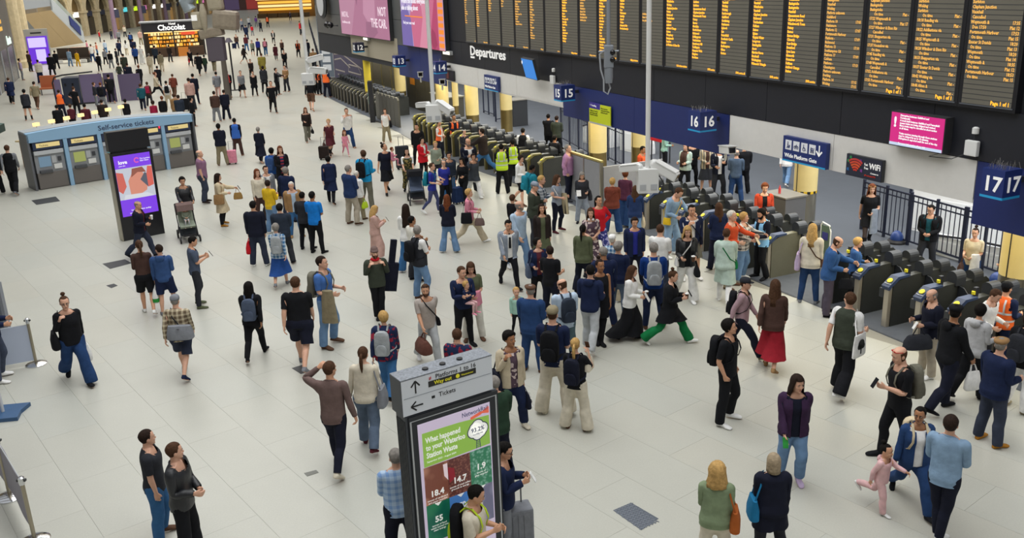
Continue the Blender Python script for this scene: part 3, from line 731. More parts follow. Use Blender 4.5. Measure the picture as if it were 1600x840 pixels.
        if lod == 0 and outer and kd in ('shirt', 'jacket', 'blazer', 'coat', 'polo', 'puffer') and not (sex == 'k'):
            s = Soup(); g = {'shirt': .0, 'polo': 0}.get(kd, .016)
            nr = fem(f, .056, .047)+g
            pts = [(nr*1.22*math.sin(a_), .018-nr*1.12*math.cos(a_)*1.0+.012*math.cos(a_), 1.468+.016*math.cos(a_-PI)) for a_ in np.linspace(.45, 2*PI-.45, 13)]
            s.tube(pts, [(.008, .022)]*13, n=6); key = ('collar', f, kd in ('shirt', 'polo'))
            if key not in _T: _T[key] = tpl_from(s.mesh('c'), f, bone='chest')
            pmesh('collar', _T[key], X, k, fat*.3, kid, [mat], dz, root)
        if lod == 0 and kd == 'hoodie':
            s = Soup(); s.ball((0, .125, 1.44), (.105, .05, .075)); s.tube([(.1*math.sin(a_), .03-.085*math.cos(a_), 1.465-.02*math.cos(a_)) for a_ in np.linspace(.5, 2*PI-.5, 11)], [.026]*11, n=8)
            key = ('hood', f)
            if key not in _T: _T[key] = tpl_from(s.mesh('c'), f, bone='chest')
            pmesh('hood', _T[key], X, k, fat*.3, kid, [mat], dz, root)
        if kd in ('hivisorange', 'hivisorange2', 'hivisyellow', 'hivisblue') and lod == 0:
            s = Soup(); tp = tpl('upper', f, lod, fit, slv, hem, opn)
            for z in (1.02, 1.16):
                s.loft([s.hring(z+dz_, fem(f, .152, .152)+.039, -.108-.039, .1+.039) for dz_ in (0, .04)], cap=False)
            for sg in (1, -1): s.tube([(sg*.085, .147, 1.16), (sg*.085, .146, 1.36), (sg*.085, .115, 1.455)], [(.004, .02)]*3, n=6)
            key = ('stripes', f)
            if key not in _T: _T[key] = tpl_from(s.mesh('c'), f)
            pmesh('reflective_stripe', _T[key], X, k, fat, kid, [M('reflective', 'c9cdd0', .4)], dz, root)
    # head wear, hair
    hp = [q.split() for q in hair.split(',')]; hs = hp[0][0]; hc = hp[0][1] if len(hp[0]) > 1 else 'brown'
    hats = [q for q in hp[1:]]
    hasHat = any(q[0] in ('cap', 'flatcap', 'beanie', 'sunhat') for q in hats)
    if hs == 'bald': hs, hc = 'fringe', 'grey' if seed % 2 else 'brown'
    o = pmesh('hair', hair_tpl('crop' if hasHat and hs in ('short', 'full', 'curly') else hs, f, lod), X, k, 0, kid, [hairmat(hc)], dz, root)
    for q in hats: pmesh({'band': 'headband', 'shades': 'sunglasses'}.get(q[0], q[0]), hat_tpl(q[0], f), X, k, 0, kid, [fabric(q[1])], dz, root)
    # ------------- carried and worn extras
    rootM = np.array([[math.cos(th), -math.sin(th), 0], [math.sin(th), math.cos(th), 0], [0, 0, 1]])
    def W(p): return loc+rootM@(np.asarray(p)*k)
    def J(b, e=1, extra=(0, 0, 0)): Rm, t = X[b]; return Rm@(RJ[f][b][e]+np.array(extra))+t+np.array([0, 0, dz])
    def C(b, p): Rm, t = X[b]; return Rm@np.array(p, float)+t+np.array([0, 0, dz])
    who = label.split(',')[0]
    ws = who.split()
    def held(name, lab, cat, mb_parts, org, rz=None):
        """a top-level thing whose shape is given in this person's frame"""
        o = thing(name, lab, cat, W(org), th)
        for nm, mb, mt, sm in mb_parts:
            mb.v = [tuple((np.array(p)-org)*k) for p in mb.v]; mb.build(nm, mt, o, smooth=sm, fix=True)
        return o
    for a_ in [q for q in acc.split(';') if q]:
        if a_[0] == '+':
            nm, _, cl = a_[1:].partition(':')
            if nm == 'glasses': pmesh('glasses', hat_tpl('glasses', f), X, k, 0, kid, [M('glasses_frame', '181818', .3)], dz, root)
            elif nm == 'beard': pmesh('beard', hat_tpl('beard', f), X, k, 0, kid, [hairmat(hc)], dz, root)
            elif nm == 'scarf':
                s = Soup(); s.tube([(.075*math.sin(q), .012-.075*math.cos(q), 1.475) for q in np.linspace(0, 2*PI, 13)], [.034]*13, n=8)
                if cl == 'umber': s.tube([(-.05, -.10, 1.46), (-.06, -.165, 1.30), (-.06, -.165, .95)], [(.03, .07)]*3, n=8); s.tube([(.06, -.10, 1.46), (.06, -.165, 1.30), (.07, -.16, 1.0)], [(.03, .07)]*3, n=8)
                pmesh('scarf', tpl_from(s.mesh('s'), f, bone='chest'), X, k, 0, kid, [fabric(cl)], dz, root)
            elif nm == 'tie':
                s = Soup(); s.tube([(0, -.085, 1.44), (0, -.135, 1.33), (0, -.135, 1.08)], [(.006, .02), (.006, .03), (.006, .034)], n=6)
                pmesh('tie', tpl_from(s.mesh('s'), f, bone='chest'), X, k, 0, kid, [fabric('black')], dz, root)
            elif nm == 'dungareecamo': pmesh('bib', tpl('upper', f, lod, 'loose', 0, .84, 0), X, k, fat, kid, [fabric('camo')], dz, root)
            continue
        q = a_.split(':'); kd, cl = q[0], q[1] if len(q) > 1 else 'black'; sd = q[2] if len(q) > 2 else 'R'; sg = 1 if sd == 'L' else -1
        w = WORDS.get(cl, cl); mt = fabric(cl)
        lab = lambda n_, verb: ' '.join(('%s %s %s %s' % (w, n_, verb, who)).split()[:16])
        if kd in ('backpack', 'backpacklime', 'silverpack', 'backpackmessenger'):
            b0 = np.array([0, .135+.035*(top.split()[0] in ('jacket', 'coat', 'puffer', 'hoodie', 'gilet'))+fat*.03, 0])
            def T_(pp): return [C('chest', np.array(p)+b0) for p in pp]
            def rb(w_, d_, z0, z1, y0):
                s = MB(); rr = []
                for z, kx in ((z0, .80), (z0+.03, .96), (z0+(z1-z0)*.5, 1), (z1-.07, .92), (z1-.02, .72), (z1, .4)):
                    rr.append([(w_*kx*math.copysign(abs(math.cos(t_))**.55, math.cos(t_)), y0+d_*.5+d_*.5*(.75+.25*kx)*math.copysign(abs(math.sin(t_))**.55, math.sin(t_)), z) for t_ in [2*PI*j/16 for j in range(16)]])
                qq = Soup(); qq.loft(rr); s.v = T_(qq.v); s.f = qq.f; return s
            z1 = 1.44; P_ = [('bag_body', rb(.145, .14, .98, z1, 0), mt, True), ('pocket', rb(.11, .06, 1.0, 1.20, .12), fabric({'backpacklime': 'lime'}.get(kd, cl)), True)]
            for s_g in (1, -1):
                m = MB(); gg = .018+.02*(top.split()[0] in ('jacket', 'coat', 'puffer', 'hoodie', 'gilet'))
                m.tube([C('chest', p) for p in ((s_g*.08, .14, 1.42), (s_g*.09, .07+gg*.3, 1.475+gg*.7), (s_g*.098, -.02, 1.468+gg), (s_g*.105, -.105-gg, 1.38), (s_g*.115, -.135-gg, 1.27), (s_g*.15, -.09-gg, 1.14), (s_g*.165+s_g*gg, .02, 1.06), (s_g*.12, .15, 1.02))], [(.007, .02)]*8, n=6)
                P_.append(('strap', m, fabric({'backpacklime': 'lime'}.get(kd, cl)), True))
            held('backpack', lab('rucksack', 'on the back of'), 'backpack', P_, C('chest', b0+[0, .07, .98]))
        elif kd == 'guitar':
            b0 = np.array([0, .18, 0]); m = MB()
            m.box(-.17, .17, .0, .13, .62, 1.30); m.box(-.07, .07, .02, .11, 1.29, 1.86)
            m.v = [C('chest', np.array(p)@np.array(ry(R(10)).T)+np.array([.20, .18, -.02])) for p in m.v]
            held('instrument_case', lab('soft instrument case', 'on the back of'), 'case', [('bag_body', m, mt, False)], m.v[0])
        elif kd in ('tote', 'crossbody', 'duffelback', 'treebag', 'totewhite'):
            big = {'tote': (.17, .075, .32), 'crossbody': (.10, .045, .16), 'duffelback': (.26, .13, .28), 'treebag': (.18, .03, .38), 'totewhite': (.17, .06, .36)}[kd]
            sx = sg
            if kd == 'duffelback': c = C('chest', (-.10, .24, 1.06))
            elif kd == 'crossbody': c = C('pelvis', (sx*(.21+fat*.05), -.03, .93))
            else: c = C('chest', (sx*(.235+fat*.05), .03, .94))
            m = MB(); rr = []
            for z, kx, kyy in ((-.5, .86, .7), (-.44, 1, 1), (0, .97, 1), (.5, .86, .45)):
                rr.append([(c[0]+big[1]*kyy*math.copysign(abs(math.cos(t_))**.6, math.cos(t_)), c[1]+big[0]*kx*math.copysign(abs(math.sin(t_))**.6, math.sin(t_)), c[2]+z*big[2]) for t_ in [2*PI*j/14 for j in range(14)]])
            if kd == 'duffelback': rr = [[(c[0]+(p[1]-c[1]), c[1]+(p[0]-c[0]), p[2]) for p in ring] for ring in rr]
            qq = Soup(); qq.loft(rr); m.v = qq.v; m.f = qq.f
            st = MB(); topz = c[2]+big[2]*.45
            if kd in ('crossbody', 'duffelback'):
                o_ = -sx; gg = .03
                st.tube([(c[0], c[1]-big[0]*.7, topz), C('chest', (sx*.1, -.15-gg, 1.16)), C('chest', (o_*.05, -.13-gg, 1.36)), C('chest', (o_*.115, 0, 1.475+gg*.6)), C('chest', (o_*.05, .12+gg, 1.34)), C('chest', (sx*.12, .13+gg, 1.1)), (c[0], c[1]+big[0]*.7, topz)], [(.004, .014)]*7, n=6)
            else:
                st.tube([(c[0], c[1]-big[0]*.6, topz), C('chest', (sx*.19, -.11, 1.32)), C('chest', (sx*.135, .0, 1.50)), C('chest', (sx*.19, .11, 1.32)), (c[0], c[1]+big[0]*.6, topz)], [(.005, .014)]*5, n=6)
            P_ = [('bag_body', m, mt, True), ('strap', st, fabric(cl if kd != 'duffelback' else 'charcoal'), True)]
            if kd == 'treebag':
                e = MB(); fx = c[0]+sx*.033
                for (dy, dz_, r_) in ((0, .03, .085), (.05, .0, .05), (-.05, .0, .05)): e.lathe([(r_, -.002), (r_, .002)], n=14); e.v[-28:] = [(fx+q_[2]*1, c[1]+dy+q_[0], c[2]+dz_+q_[1]) for q_ in e.v[-28:]]
                e.box(fx-.002, fx+.002, c[1]-.015, c[1]+.015, c[2]-.13, c[2]); P_.append(('printed_tree', e, M('print_black', '202220', .8), False))
            held('holdall' if kd == 'duffelback' else 'shoulder_bag', lab('holdall' if kd == 'duffelback' else 'shoulder bag', 'of'), 'bag', P_, np.array([c[0], c[1], c[2]-big[2]/2]))
        elif kd in ('handbag', 'carrier', 'carriergreen', 'carrierpaper', 'duffel', 'unionbag'):
            h = J('ha'+sd); big = {'handbag': (.15, .065, .22), 'carrier': (.14, .07, .32), 'carriergreen': (.15, .08, .34), 'carrierpaper': (.13, .06, .30), 'duffel': (.27, .14, .27), 'unionbag': (.19, .05, .26)}[kd]
            drop = .16 if kd in ('handbag', 'duffel') else .13
            c = h+np.array([sg*.03, 0, -drop-big[2]/2]); m = MB(); rr = []
            if h[2]*k < .25+big[2]: c[2] = h[2]-.05
            for z, kx, kyy in ((-.5, .88, .75), (-.42, 1, 1), (0, .96, .95), (.4, .8, .5), (.5, .7, .3)):
                rr.append([(c[0]+big[1]*kyy*math.copysign(abs(math.cos(t_))**.6, math.cos(t_)), c[1]+big[0]*kx*math.copysign(abs(math.sin(t_))**.6, math.sin(t_)), c[2]+z*big[2]) for t_ in [2*PI*j/14 for j in range(14)]])
            qq = Soup(); qq.loft(rr); m.v = qq.v; m.f = qq.f; st = MB()
            for dx in (-.012, .012): st.tube([(c[0]+dx, c[1]-big[0]*.45, c[2]+big[2]*.46), (h[0]+dx*.5, h[1]-.03, h[2]-.03), (h[0]+dx*.5, h[1]+.03, h[2]-.03), (c[0]+dx, c[1]+big[0]*.45, c[2]+big[2]*.46)], [.007]*4, n=6)
            nm = {'handbag': 'handbag', 'carrier': 'carrier_bag', 'carriergreen': 'carrier_bag', 'carrierpaper': 'paper_bag', 'duffel': 'holdall', 'unionbag': 'shopping_bag'}[kd]
            P_ = [('bag_body', m, mt, True), ('handle', st, fabric(cl), True)]
            if kd == 'carriergreen':
                e = MB(); qq = Soup(); qq.loft([[(c[0]+(p[0]-c[0])*1.03, c[1]+(p[1]-c[1])*1.03, p[2]) for p in ring] for ring in (rr[1], [(a1[0], a1[1], c[2]-.05) for a1 in rr[2]])], cap=False); e.v = qq.v; e.f = qq.f; P_.append(('green_band', e, fabric('green'), True))
            if kd == 'unionbag':
                for (y0, z0, y1, z1, wd, cc) in ((-.15, -.09, .15, .09, .035, 'white'), (-.15, .09, .15, -.09, .035, 'white'), (-.15, 0, .15, 0, .055, 'white'), (0, -.1, 0, .1, .055, 'white'), (-.15, 0, .15, 0, .03, 'red'), (0, -.1, 0, .1, .03, 'red')):
                    e = MB(); xx = c[0]+sg*(.0505 if cc == 'white' else .052); e.tube([(xx, c[1]+y0, c[2]+z0), (xx, c[1]+y1, c[2]+z1)], [(.003, wd/2)]*2, n=4); P_.append(('printed_cross', e, fabric(cc), False))
            lb = lab(nm.replace('_', ' '), 'carried by')
            held(nm, lb, 'bag', P_, np.array([c[0], c[1], c[2]-big[2]/2]))
        elif kd == 'suitcase':
            c = np.array([sg*.36, .12, 0]); m = B(-.21, .21, -.12, .12, .07, .66); m.v = [tuple(np.array(p)+c) for p in m.v]
            hd = MB().tube([c+(-.1, 0, .66), c+(-.1, 0, 1.0), c+(.1, 0, 1.0), c+(.1, 0, .66)], .011, 6); wh = MB()
            for dx in (-.16, .16):
                for dy in (-.08, .08): wh.ball(c+np.array([dx, dy, .035]), .035, 8, 6)
            held('suitcase', lab('suitcase', 'of'), 'suitcase', [('case_body', m, mt, False), ('handle', hd, M('handle_grey', '6a6c70', .4), True), ('wheels', wh, M('wheel_black', '151515', .6), True)], c)
        elif kd in ('phone', 'paper'):
            h = J('ha'+sd); fd = X['ha'+sd][0]@np.array([sg*S40, 0, -C40]); p0 = h+fd*.05+np.array([0, -.02, .03])
            z = np.array([0, .5, .87]); z = z/np.linalg.norm(z); xx = np.array([1., 0, 0]); yy = np.cross(z, xx); sz = (.037, .076, .005) if kd == 'phone' else (.075, .105, .003)
            m = MB().box(-sz[0], sz[0], -sz[2], sz[2], -sz[1], sz[1]); m.v = [tuple(p0+xx*v_[0]+yy*v_[1]+z*v_[2]) for v_ in m.v]
            held('phone' if kd == 'phone' else 'paper_sheet', lab('phone' if kd == 'phone' else 'paper', 'held by'), 'phone' if kd == 'phone' else 'paper', [('case' if kd == 'phone' else 'sheet', m, mt, False)], p0)
        elif kd == 'cup':
            h = J('ha'+sd)+X['ha'+sd][0]@np.array([-sg*C40*.04, -.01, -S40*.04-.03]); m = MB().lathe([(.030, -.05), (.042, .06)], n=14); ld = MB().lathe([(.045, .058), (.045, .068), (.036, .078)], n=14)
            for q_ in (m, ld): q_.v = [tuple(np.array(p)+h) for p in q_.v]
            held('coffee_cup', lab('coffee cup', 'held by'), 'cup', [('cup_body', m, mt, True), ('lid', ld, fabric('white'), True)], h+np.array([0, 0, -.05]))
        elif kd == 'coat':
            e_ = J('fa'+sd, 0); h = J('ha'+sd, 0); mid = e_*.35+h*.65; s = Soup(); rr = []
            dirv = h-e_; dirv[2] = 0; dirv /= max(.05, np.linalg.norm(dirv)); nrm = np.array([-dirv[1], dirv[0], 0])
            L = .62 if cl != 'pink' else .3
            for v_, wd in ((0, .10), (.08, .12), (.4, .13), (1, .16)):
                cc = mid+np.array([0, 0, .055-v_*L]); ring = []
                for j in range(18):
                    t_ = 2*PI*j/18; ring.append(cc+dirv*wd*math.cos(t_)+nrm*(.055+.012*math.sin(5*t_)*v_)*math.sin(t_))
                rr.append(ring)
            s.loft(rr); m = MB(); m.v = s.v; m.f = s.f
            held('folded_coat', lab('coat', 'hung over the arm of'), 'coat', [('cloth', m, mt, True)], mid)
        elif kd == 'headset':
            s = MB().tube([C('neck', (.07*math.sin(t_), .02-.075*math.cos(t_), 1.485)) for t_ in np.linspace(.6, 2*PI-.6, 10)], .012, 6)
            for s_g in (1, -1): s.ball(C('neck', (s_g*.05, -.075, 1.48)), .032, 8, 6)
            held('headphones', 'white headphones round the neck of '+who, 'headphones', [('headband', s, mt, True)], C('neck', (0, .02, 1.485)))
    return root, X, k, th, loc, dz
# ------------------------------------------------------------------ materials of the place
def floor_mat(name, col, joints=False, rough=.34):
    m = M(name, col, rough, noise=.001, nscale=1, spec=.5); nt = m.node_tree; b = nt.nodes['Principled BSDF']
    tc = nt.nodes.new('ShaderNodeNewGeometry')
    def nz(sc, lo, hi, det=6):
        n = nt.nodes.new('ShaderNodeTexNoise'); n.inputs['Scale'].default_value = sc; n.inputs['Detail'].default_value = det; nt.links.new(tc.outputs['Position'], n.inputs['Vector'])
        r = nt.nodes.new('ShaderNodeMapRange'); r.inputs[1].default_value = .3; r.inputs[2].default_value = .7; r.inputs[3].default_value = lo; r.inputs[4].default_value = hi; nt.links.new(n.outputs[0], r.inputs[0]); return r.outputs[0]
    a, c, d = nz(.35, .975, 1.02), nz(42, .965, 1.03, 2), nz(2.2, .985, 1.012)
    m1 = nt.nodes.new('ShaderNodeMath'); m1.operation = 'MULTIPLY'; nt.links.new(a, m1.inputs[0]); nt.links.new(c, m1.inputs[1])
    m2 = nt.nodes.new('ShaderNodeMath'); m2.operation = 'MULTIPLY'; nt.links.new(m1.outputs[0], m2.inputs[0]); nt.links.new(d, m2.inputs[1])
    mx = nt.nodes.new('ShaderNodeMix'); mx.data_type = 'RGBA'; mx.blend_type = 'MULTIPLY'; mx.inputs[0].default_value = 1; mx.inputs[6].default_value = rgb(col); nt.links.new(m2.outputs[0], mx.inputs[7]); nt.links.new(mx.outputs[2], b.inputs['Base Color'])
    r = nz(.9, rough-.02, rough+.03); nt.links.new(r, b.inputs['Roughness'])
    return m
TERR = [floor_mat('terrazzo_cream', 'b6b6ac'), floor_mat('terrazzo_warm', 'b7b6ab'), floor_mat('terrazzo_cool', 'b5b6ad'), floor_mat('terrazzo_pale', 'b8b8ae')]
VINYL = floor_mat('platform_vinyl', '53585f', rough=.45)
BLK = M('cladding_black', '1d1f27', .5, noise=.10, nscale=5); WHT = M('fascia_white', 'd9d8d4', .55, noise=.03); NAVY = M('fascia_navy', '1d2b66', .5, noise=.04)
SIGNB = M('sign_blue', '1f3170', .45); CYAN = M('sign_cyan', '2aa3dc', .45); LETT = M('lettering_white', 'f2f2f0', .5, emit=.25); STEEL = M('steel', 'a7a294', .32, .85, noise=.06, nscale=4); CHROME = M('chrome', 'd5d6d8', .12, 1.)
DGREY = M('dark_grey_metal', '3a3c3f', .5, .3); MGREY = M('mid_grey', '75766f', .6, noise=.06); LGREY = M('light_grey', 'b4b7ba', .5); WPAINT = M('white_paint', 'dfe0de', .4); BRASS = M('brass_steel', 'a08c5a', .3, .8, noise=.08)
YCOL = M('column_cream_lit', 'e6d292', .5, noise=.04, nscale=3); RAIL = M('railing_navy', '1b2136', .45); STONE = M('bath_stone', 'c4b492', .85, noise=.16, nscale=2.5, bump=.3); STONED = M('dark_glass', '2a2622', .25)
GLASS = M('clear_glass', 'dfe8ea', .05, trans=.9, alpha=.35)
AMBER = M('led_amber', 'ffb32e', .5, emit=1.15); AMBERD = M('led_amber_dim', 'e0a850', .5, emit=.75); LEDG = M('led_panel', '6c695f', .35, noise=.06, nscale=2); LEDGAP = M('led_row_gap', '3a3a3c', .6)
# ------------------------------------------------------------------ floor of slabs
fl = struct(MB().box(-160, 20, -8, 330, -.30, -.012).build('floor', floor_mat('grout', '8f8d84')))
GP = [(-14, .47), (12.6, .47), (16, .5), (20, .9), (25, 1.0), (31, .55), (36, .28), (46, -.05), (52, -.5), (61, -2.7), (71, -7.2), (100, -22), (160, -60), (240, -120)]
def gate_off(s): return float(np.interp(s, [a for a, b in GP], [b for a, b in GP]))
ju = np.array([.614, -.789]); jv = np.array([.789, .614]); rng = random.Random(4)
cells = []
W_, L_ = .915, 1.83
for i in range(-150, 120):
    for j in range(-170, 60):
        o = -.2 if i % 2 else L_*.5-.2
        c = jv*(i*W_+3.07+.457)+ju*(j*L_+o)
        if c[1] < 5 or c[1] > 56 or abs(c[0]) > .62*c[1]+5: continue
        rel = c-WS[:2]; s = rel@WD[:2]; off = rel@WN[:2]
        if off < gate_off(s)+.3: continue
        cells.append((math.hypot(*c), i, j, c))
cells.sort(key=lambda q: q[0])
def slab_mesh(c, g=.0014, h=.012, u=L_/2, w=W_/2):
    P = []
    for z, e in ((-h, g), (0, g)):
        for a, b in ((-1, -1), (1, -1), (1, 1), (-1, 1)): q = c+ju*a*(u-e)+jv*b*(w-e); P.append((q[0], q[1], z))
    return P, [(0, 1, 2, 3), (7, 6, 5, 4), (0, 4, 5, 1), (1, 5, 6, 2), (2, 6, 7, 3), (3, 7, 4, 0)]
protos = []
for m in TERR:
    P, Fc = slab_mesh(np.zeros(2)); me = bpy.data.meshes.new('slab'); me.from_pydata(P, [], [q[::-1] for q in Fc]); me.materials.append(m); protos.append(me)
field = [MB() for _ in TERR]; n = 0
for d, i, j, c in cells:
    k = rng.choice([0, 0, 0, 1, 2, 3])
    y = 420
    if n < 298 and abs(c[0]) < .56*c[1]+.8 and c[1] > 8.2:
        o = bpy.data.objects.new('slab', protos[k]); SC.collection.objects.link(o); o.location = (c[0], c[1], 0); o.parent = fl; n += 1
    else:
        P, Fc = slab_mesh(c); b = len(field[k].v); field[k].v += P; field[k].f += [tuple(b+q for q in f[::-1]) for f in Fc]
for k, mb in enumerate(field): mb.build('slab_field', TERR[k], fl)['kind'] = 'stuff'
# plain floor beyond the slabs one can tell apart, and the vinyl floor on the platform side
MB().prismz([(-52, 54.5), (40, 54.5), (10, 330), (-240, 330)], -.012, -.0006).build('far_paving', TERR[1], fl)
pts = [wpt(s, gate_off(s)+.30, 0)[:2] for s in np.linspace(-14, 60, 40)]
struct(MB().prismz([tuple(p) for p in pts]+[tuple(wpt(60, -40, 0)[:2]), tuple(wpt(-14, -40, 0)[:2])], -.012, .004).build('floor_platform', VINYL, fix=True))
# unseen hall: beams added to block low sky light, side and rear walls
RB = M('added_roof_beam', '8c8474', .6)
rt = MB()
for i in range(46): y = -12+i*7.0; rt.box(-150, 30, y, y+.5, 14.2, 16.6)
rf = struct(rt.build('ceiling_baffle', RB)); 
for a, b in (((-72, 128), (-50, 72)), ((-50, 72), (-42, -14)), ((-42, -14), (16, -14))):
    a, b = np.array(a, float), np.array(b, float); o = struct(B(0, np.linalg.norm(b-a), -.3, .3, 0, 14.2).build('wall_side', M('hall_stone', '9a8a6e', .8, noise=.1, nscale=.3))); o.location = (a[0], a[1], 0); o.rotation_euler = (0, 0, math.atan2(*(b-a)[::-1]))
struct(MB().prismz([tuple(wpt(s, gate_off(s)+.28, 0)[:2]) for s in (-14, 12.6)]+[tuple(wpt(s, -1.6, 0)[:2]) for s in (12.6, -14)], .003, .009).build('floor_gate_mat', M('gate_mat', '4f545c', .7, noise=.1), fix=True))
# covers and gratings let into the floor
def plate(name, label, px, mat, pattern):
    c = [at(*q) for q in px]; o = sum(c)/4; t = thing(name, label, 'floor cover', o)
    ex = c[1]-c[0]; ey = c[3]-c[0]
    P = [(q-o) for q in c]
    m = MB(); b = [tuple((p[0], p[1], .001)) for p in P]+[tuple((p[0], p[1], .005)) for p in P]; m.v = b; m.f = [(0, 1, 2, 3)[::-1], (4, 5, 6, 7), (0, 1, 5, 4), (1, 2, 6, 5), (2, 3, 7, 6), (3, 0, 4, 7)]
    m.build('plate', mat, t, fix=True)
    if pattern:
        e = MB(); na, nb = pattern
        for i in range(na):
            for j in range(nb):
                q = P[0]+ex*((i+.5)/na)+ey*((j+.5)/nb); r = .016; a = PI/4 if (i+j) % 2 else -PI/4
                d1 = np.array([math.cos(a), math.sin(a)])*.03; d2 = np.array([-math.sin(a), math.cos(a)])*.008
                b = len(e.v); e.v += [(q[0]+x_*d1[0]+y_*d2[0], q[1]+x_*d1[1]+y_*d2[1], z_) for z_, s_k in ((.005, 1), (.009, .6)) for x_, y_ in ((-s_k, -s_k), (s_k, -s_k), (s_k, s_k), (-s_k, s_k))]
                e.f += [(b+4, b+5, b+6, b+7)]+[(b+w, b+(w+1) % 4, b+4+(w+1) % 4, b+4+w) for w in range(4)]
        e.build('raised_tread', M('tread_bright', '7f858e', .4, .5), t)['kind'] = 'stuff'
plate('manhole_cover', 'diamond-patterned blue-grey steel cover in the floor at the bottom of the picture', [(958, 797), (986, 785), (1029, 810), (1002, 828)], M('cover_steel', '5f6670', .5, .4), (12, 10))
plate('floor_grating', 'dark grey floor grating in front of the purple screen kiosk', [(160, 412), (172, 420), (206, 411), (195, 405)][::-1], DGREY, None)
plate('floor_grating', 'dark grey floor grating before the self-service ticket machines', [(49, 313), (57, 320), (94, 314), (87, 307)][::-1], DGREY, None)
plate('floor_grating', 'small dark floor grating in the open floor left of the navy hoodie', [(166, 446), (174, 450), (184, 446), (178, 443)][::-1], DGREY, None)
plate('floor_grating', 'dark floor grating under the feet of the black tee walker', [(456, 575), (470, 584), (484, 580), (472, 570)][::-1], DGREY, None)
plate('floor_grating', 'small oval-looking dark floor plate left of the direction sign', [(475, 739), (480, 744), (498, 738), (494, 734)][::-1], MGREY, None)
# ------------------------------------------------------------------ the long wall over the gates
wr = thing('wall_right', '', '', WS, WROT); del wr['category']; del wr['label']; wr['kind'] = 'structure'
def wb(s0, s1, h0, h1, o0, o1, mb=None): return (mb or MB()).box(-s1, -s0, -o1, -o0, h0, h1)   # in the wall's frame: x right, y into the wall
wb(-12, 49.3, 2.85, 10.5, -.75, -.06).build('backing', M('backing_dark', '202228', .7), wr)
wb(-12, 26.6, 2.80, 2.86, -.75, -.02).build('soffit', WHT, wr)
def seams(s0, s1, step, h0, h1, off, mat, name):
    k = int(round((s1-s0)/step)); st = (s1-s0)/k; o = None
    for i in range(k):
        a, b = s0+i*st, s0+(i+1)*st
        if o is None:
            o = wb(0.006, st-.006, h0, h1, off-.05, off).build(name, mat, wr); o.location = (-a, 0, 0)
        else:
            c = o.copy(); SC.collection.objects.link(c); c.location = (-a, 0, 0)
seams(-10.8, 27, 2.36, 3.60, 4.52, 0, BLK, 'cladding_panel')
seams(-10.8, -.03, 3.6, 2.42, 3.59, -.01, NAVY, 'fascia_panel'); seams(-.02, 7.08, 3.55, 2.80, 3.59, -.01, WHT, 'fascia_panel'); seams(7.1, 15.85, 4.37, 2.55, 3.59, -.01, NAVY, 'fascia_panel'); seams(15.87, 26.6, 3.57, 2.85, 3.59, -.01, WHT, 'fascia_panel'); seams(26.62, 33, 3.2, 2.55, 4.0, -.01, NAVY, 'fascia_panel'); seams(33.02, 41.5, 4.2, 3.1, 4.3, -.01, M('fascia_stone_grey', '9a9382', .6), 'fascia_panel')
CLG = M('cladding_grey', '55585a', .42, .2, noise=.08, nscale=2)
for h0, h1 in ((4.0, 5.2), (5.2, 6.4), (6.4, 7.6)): seams(27.02, 49.2, 3.7, h0+.01, h1-.01, -.02, CLG, 'cladding_panel')
seams(23.95, 27, 3.05, 4.54, 7.8, -.01, BLK, 'cladding_panel')
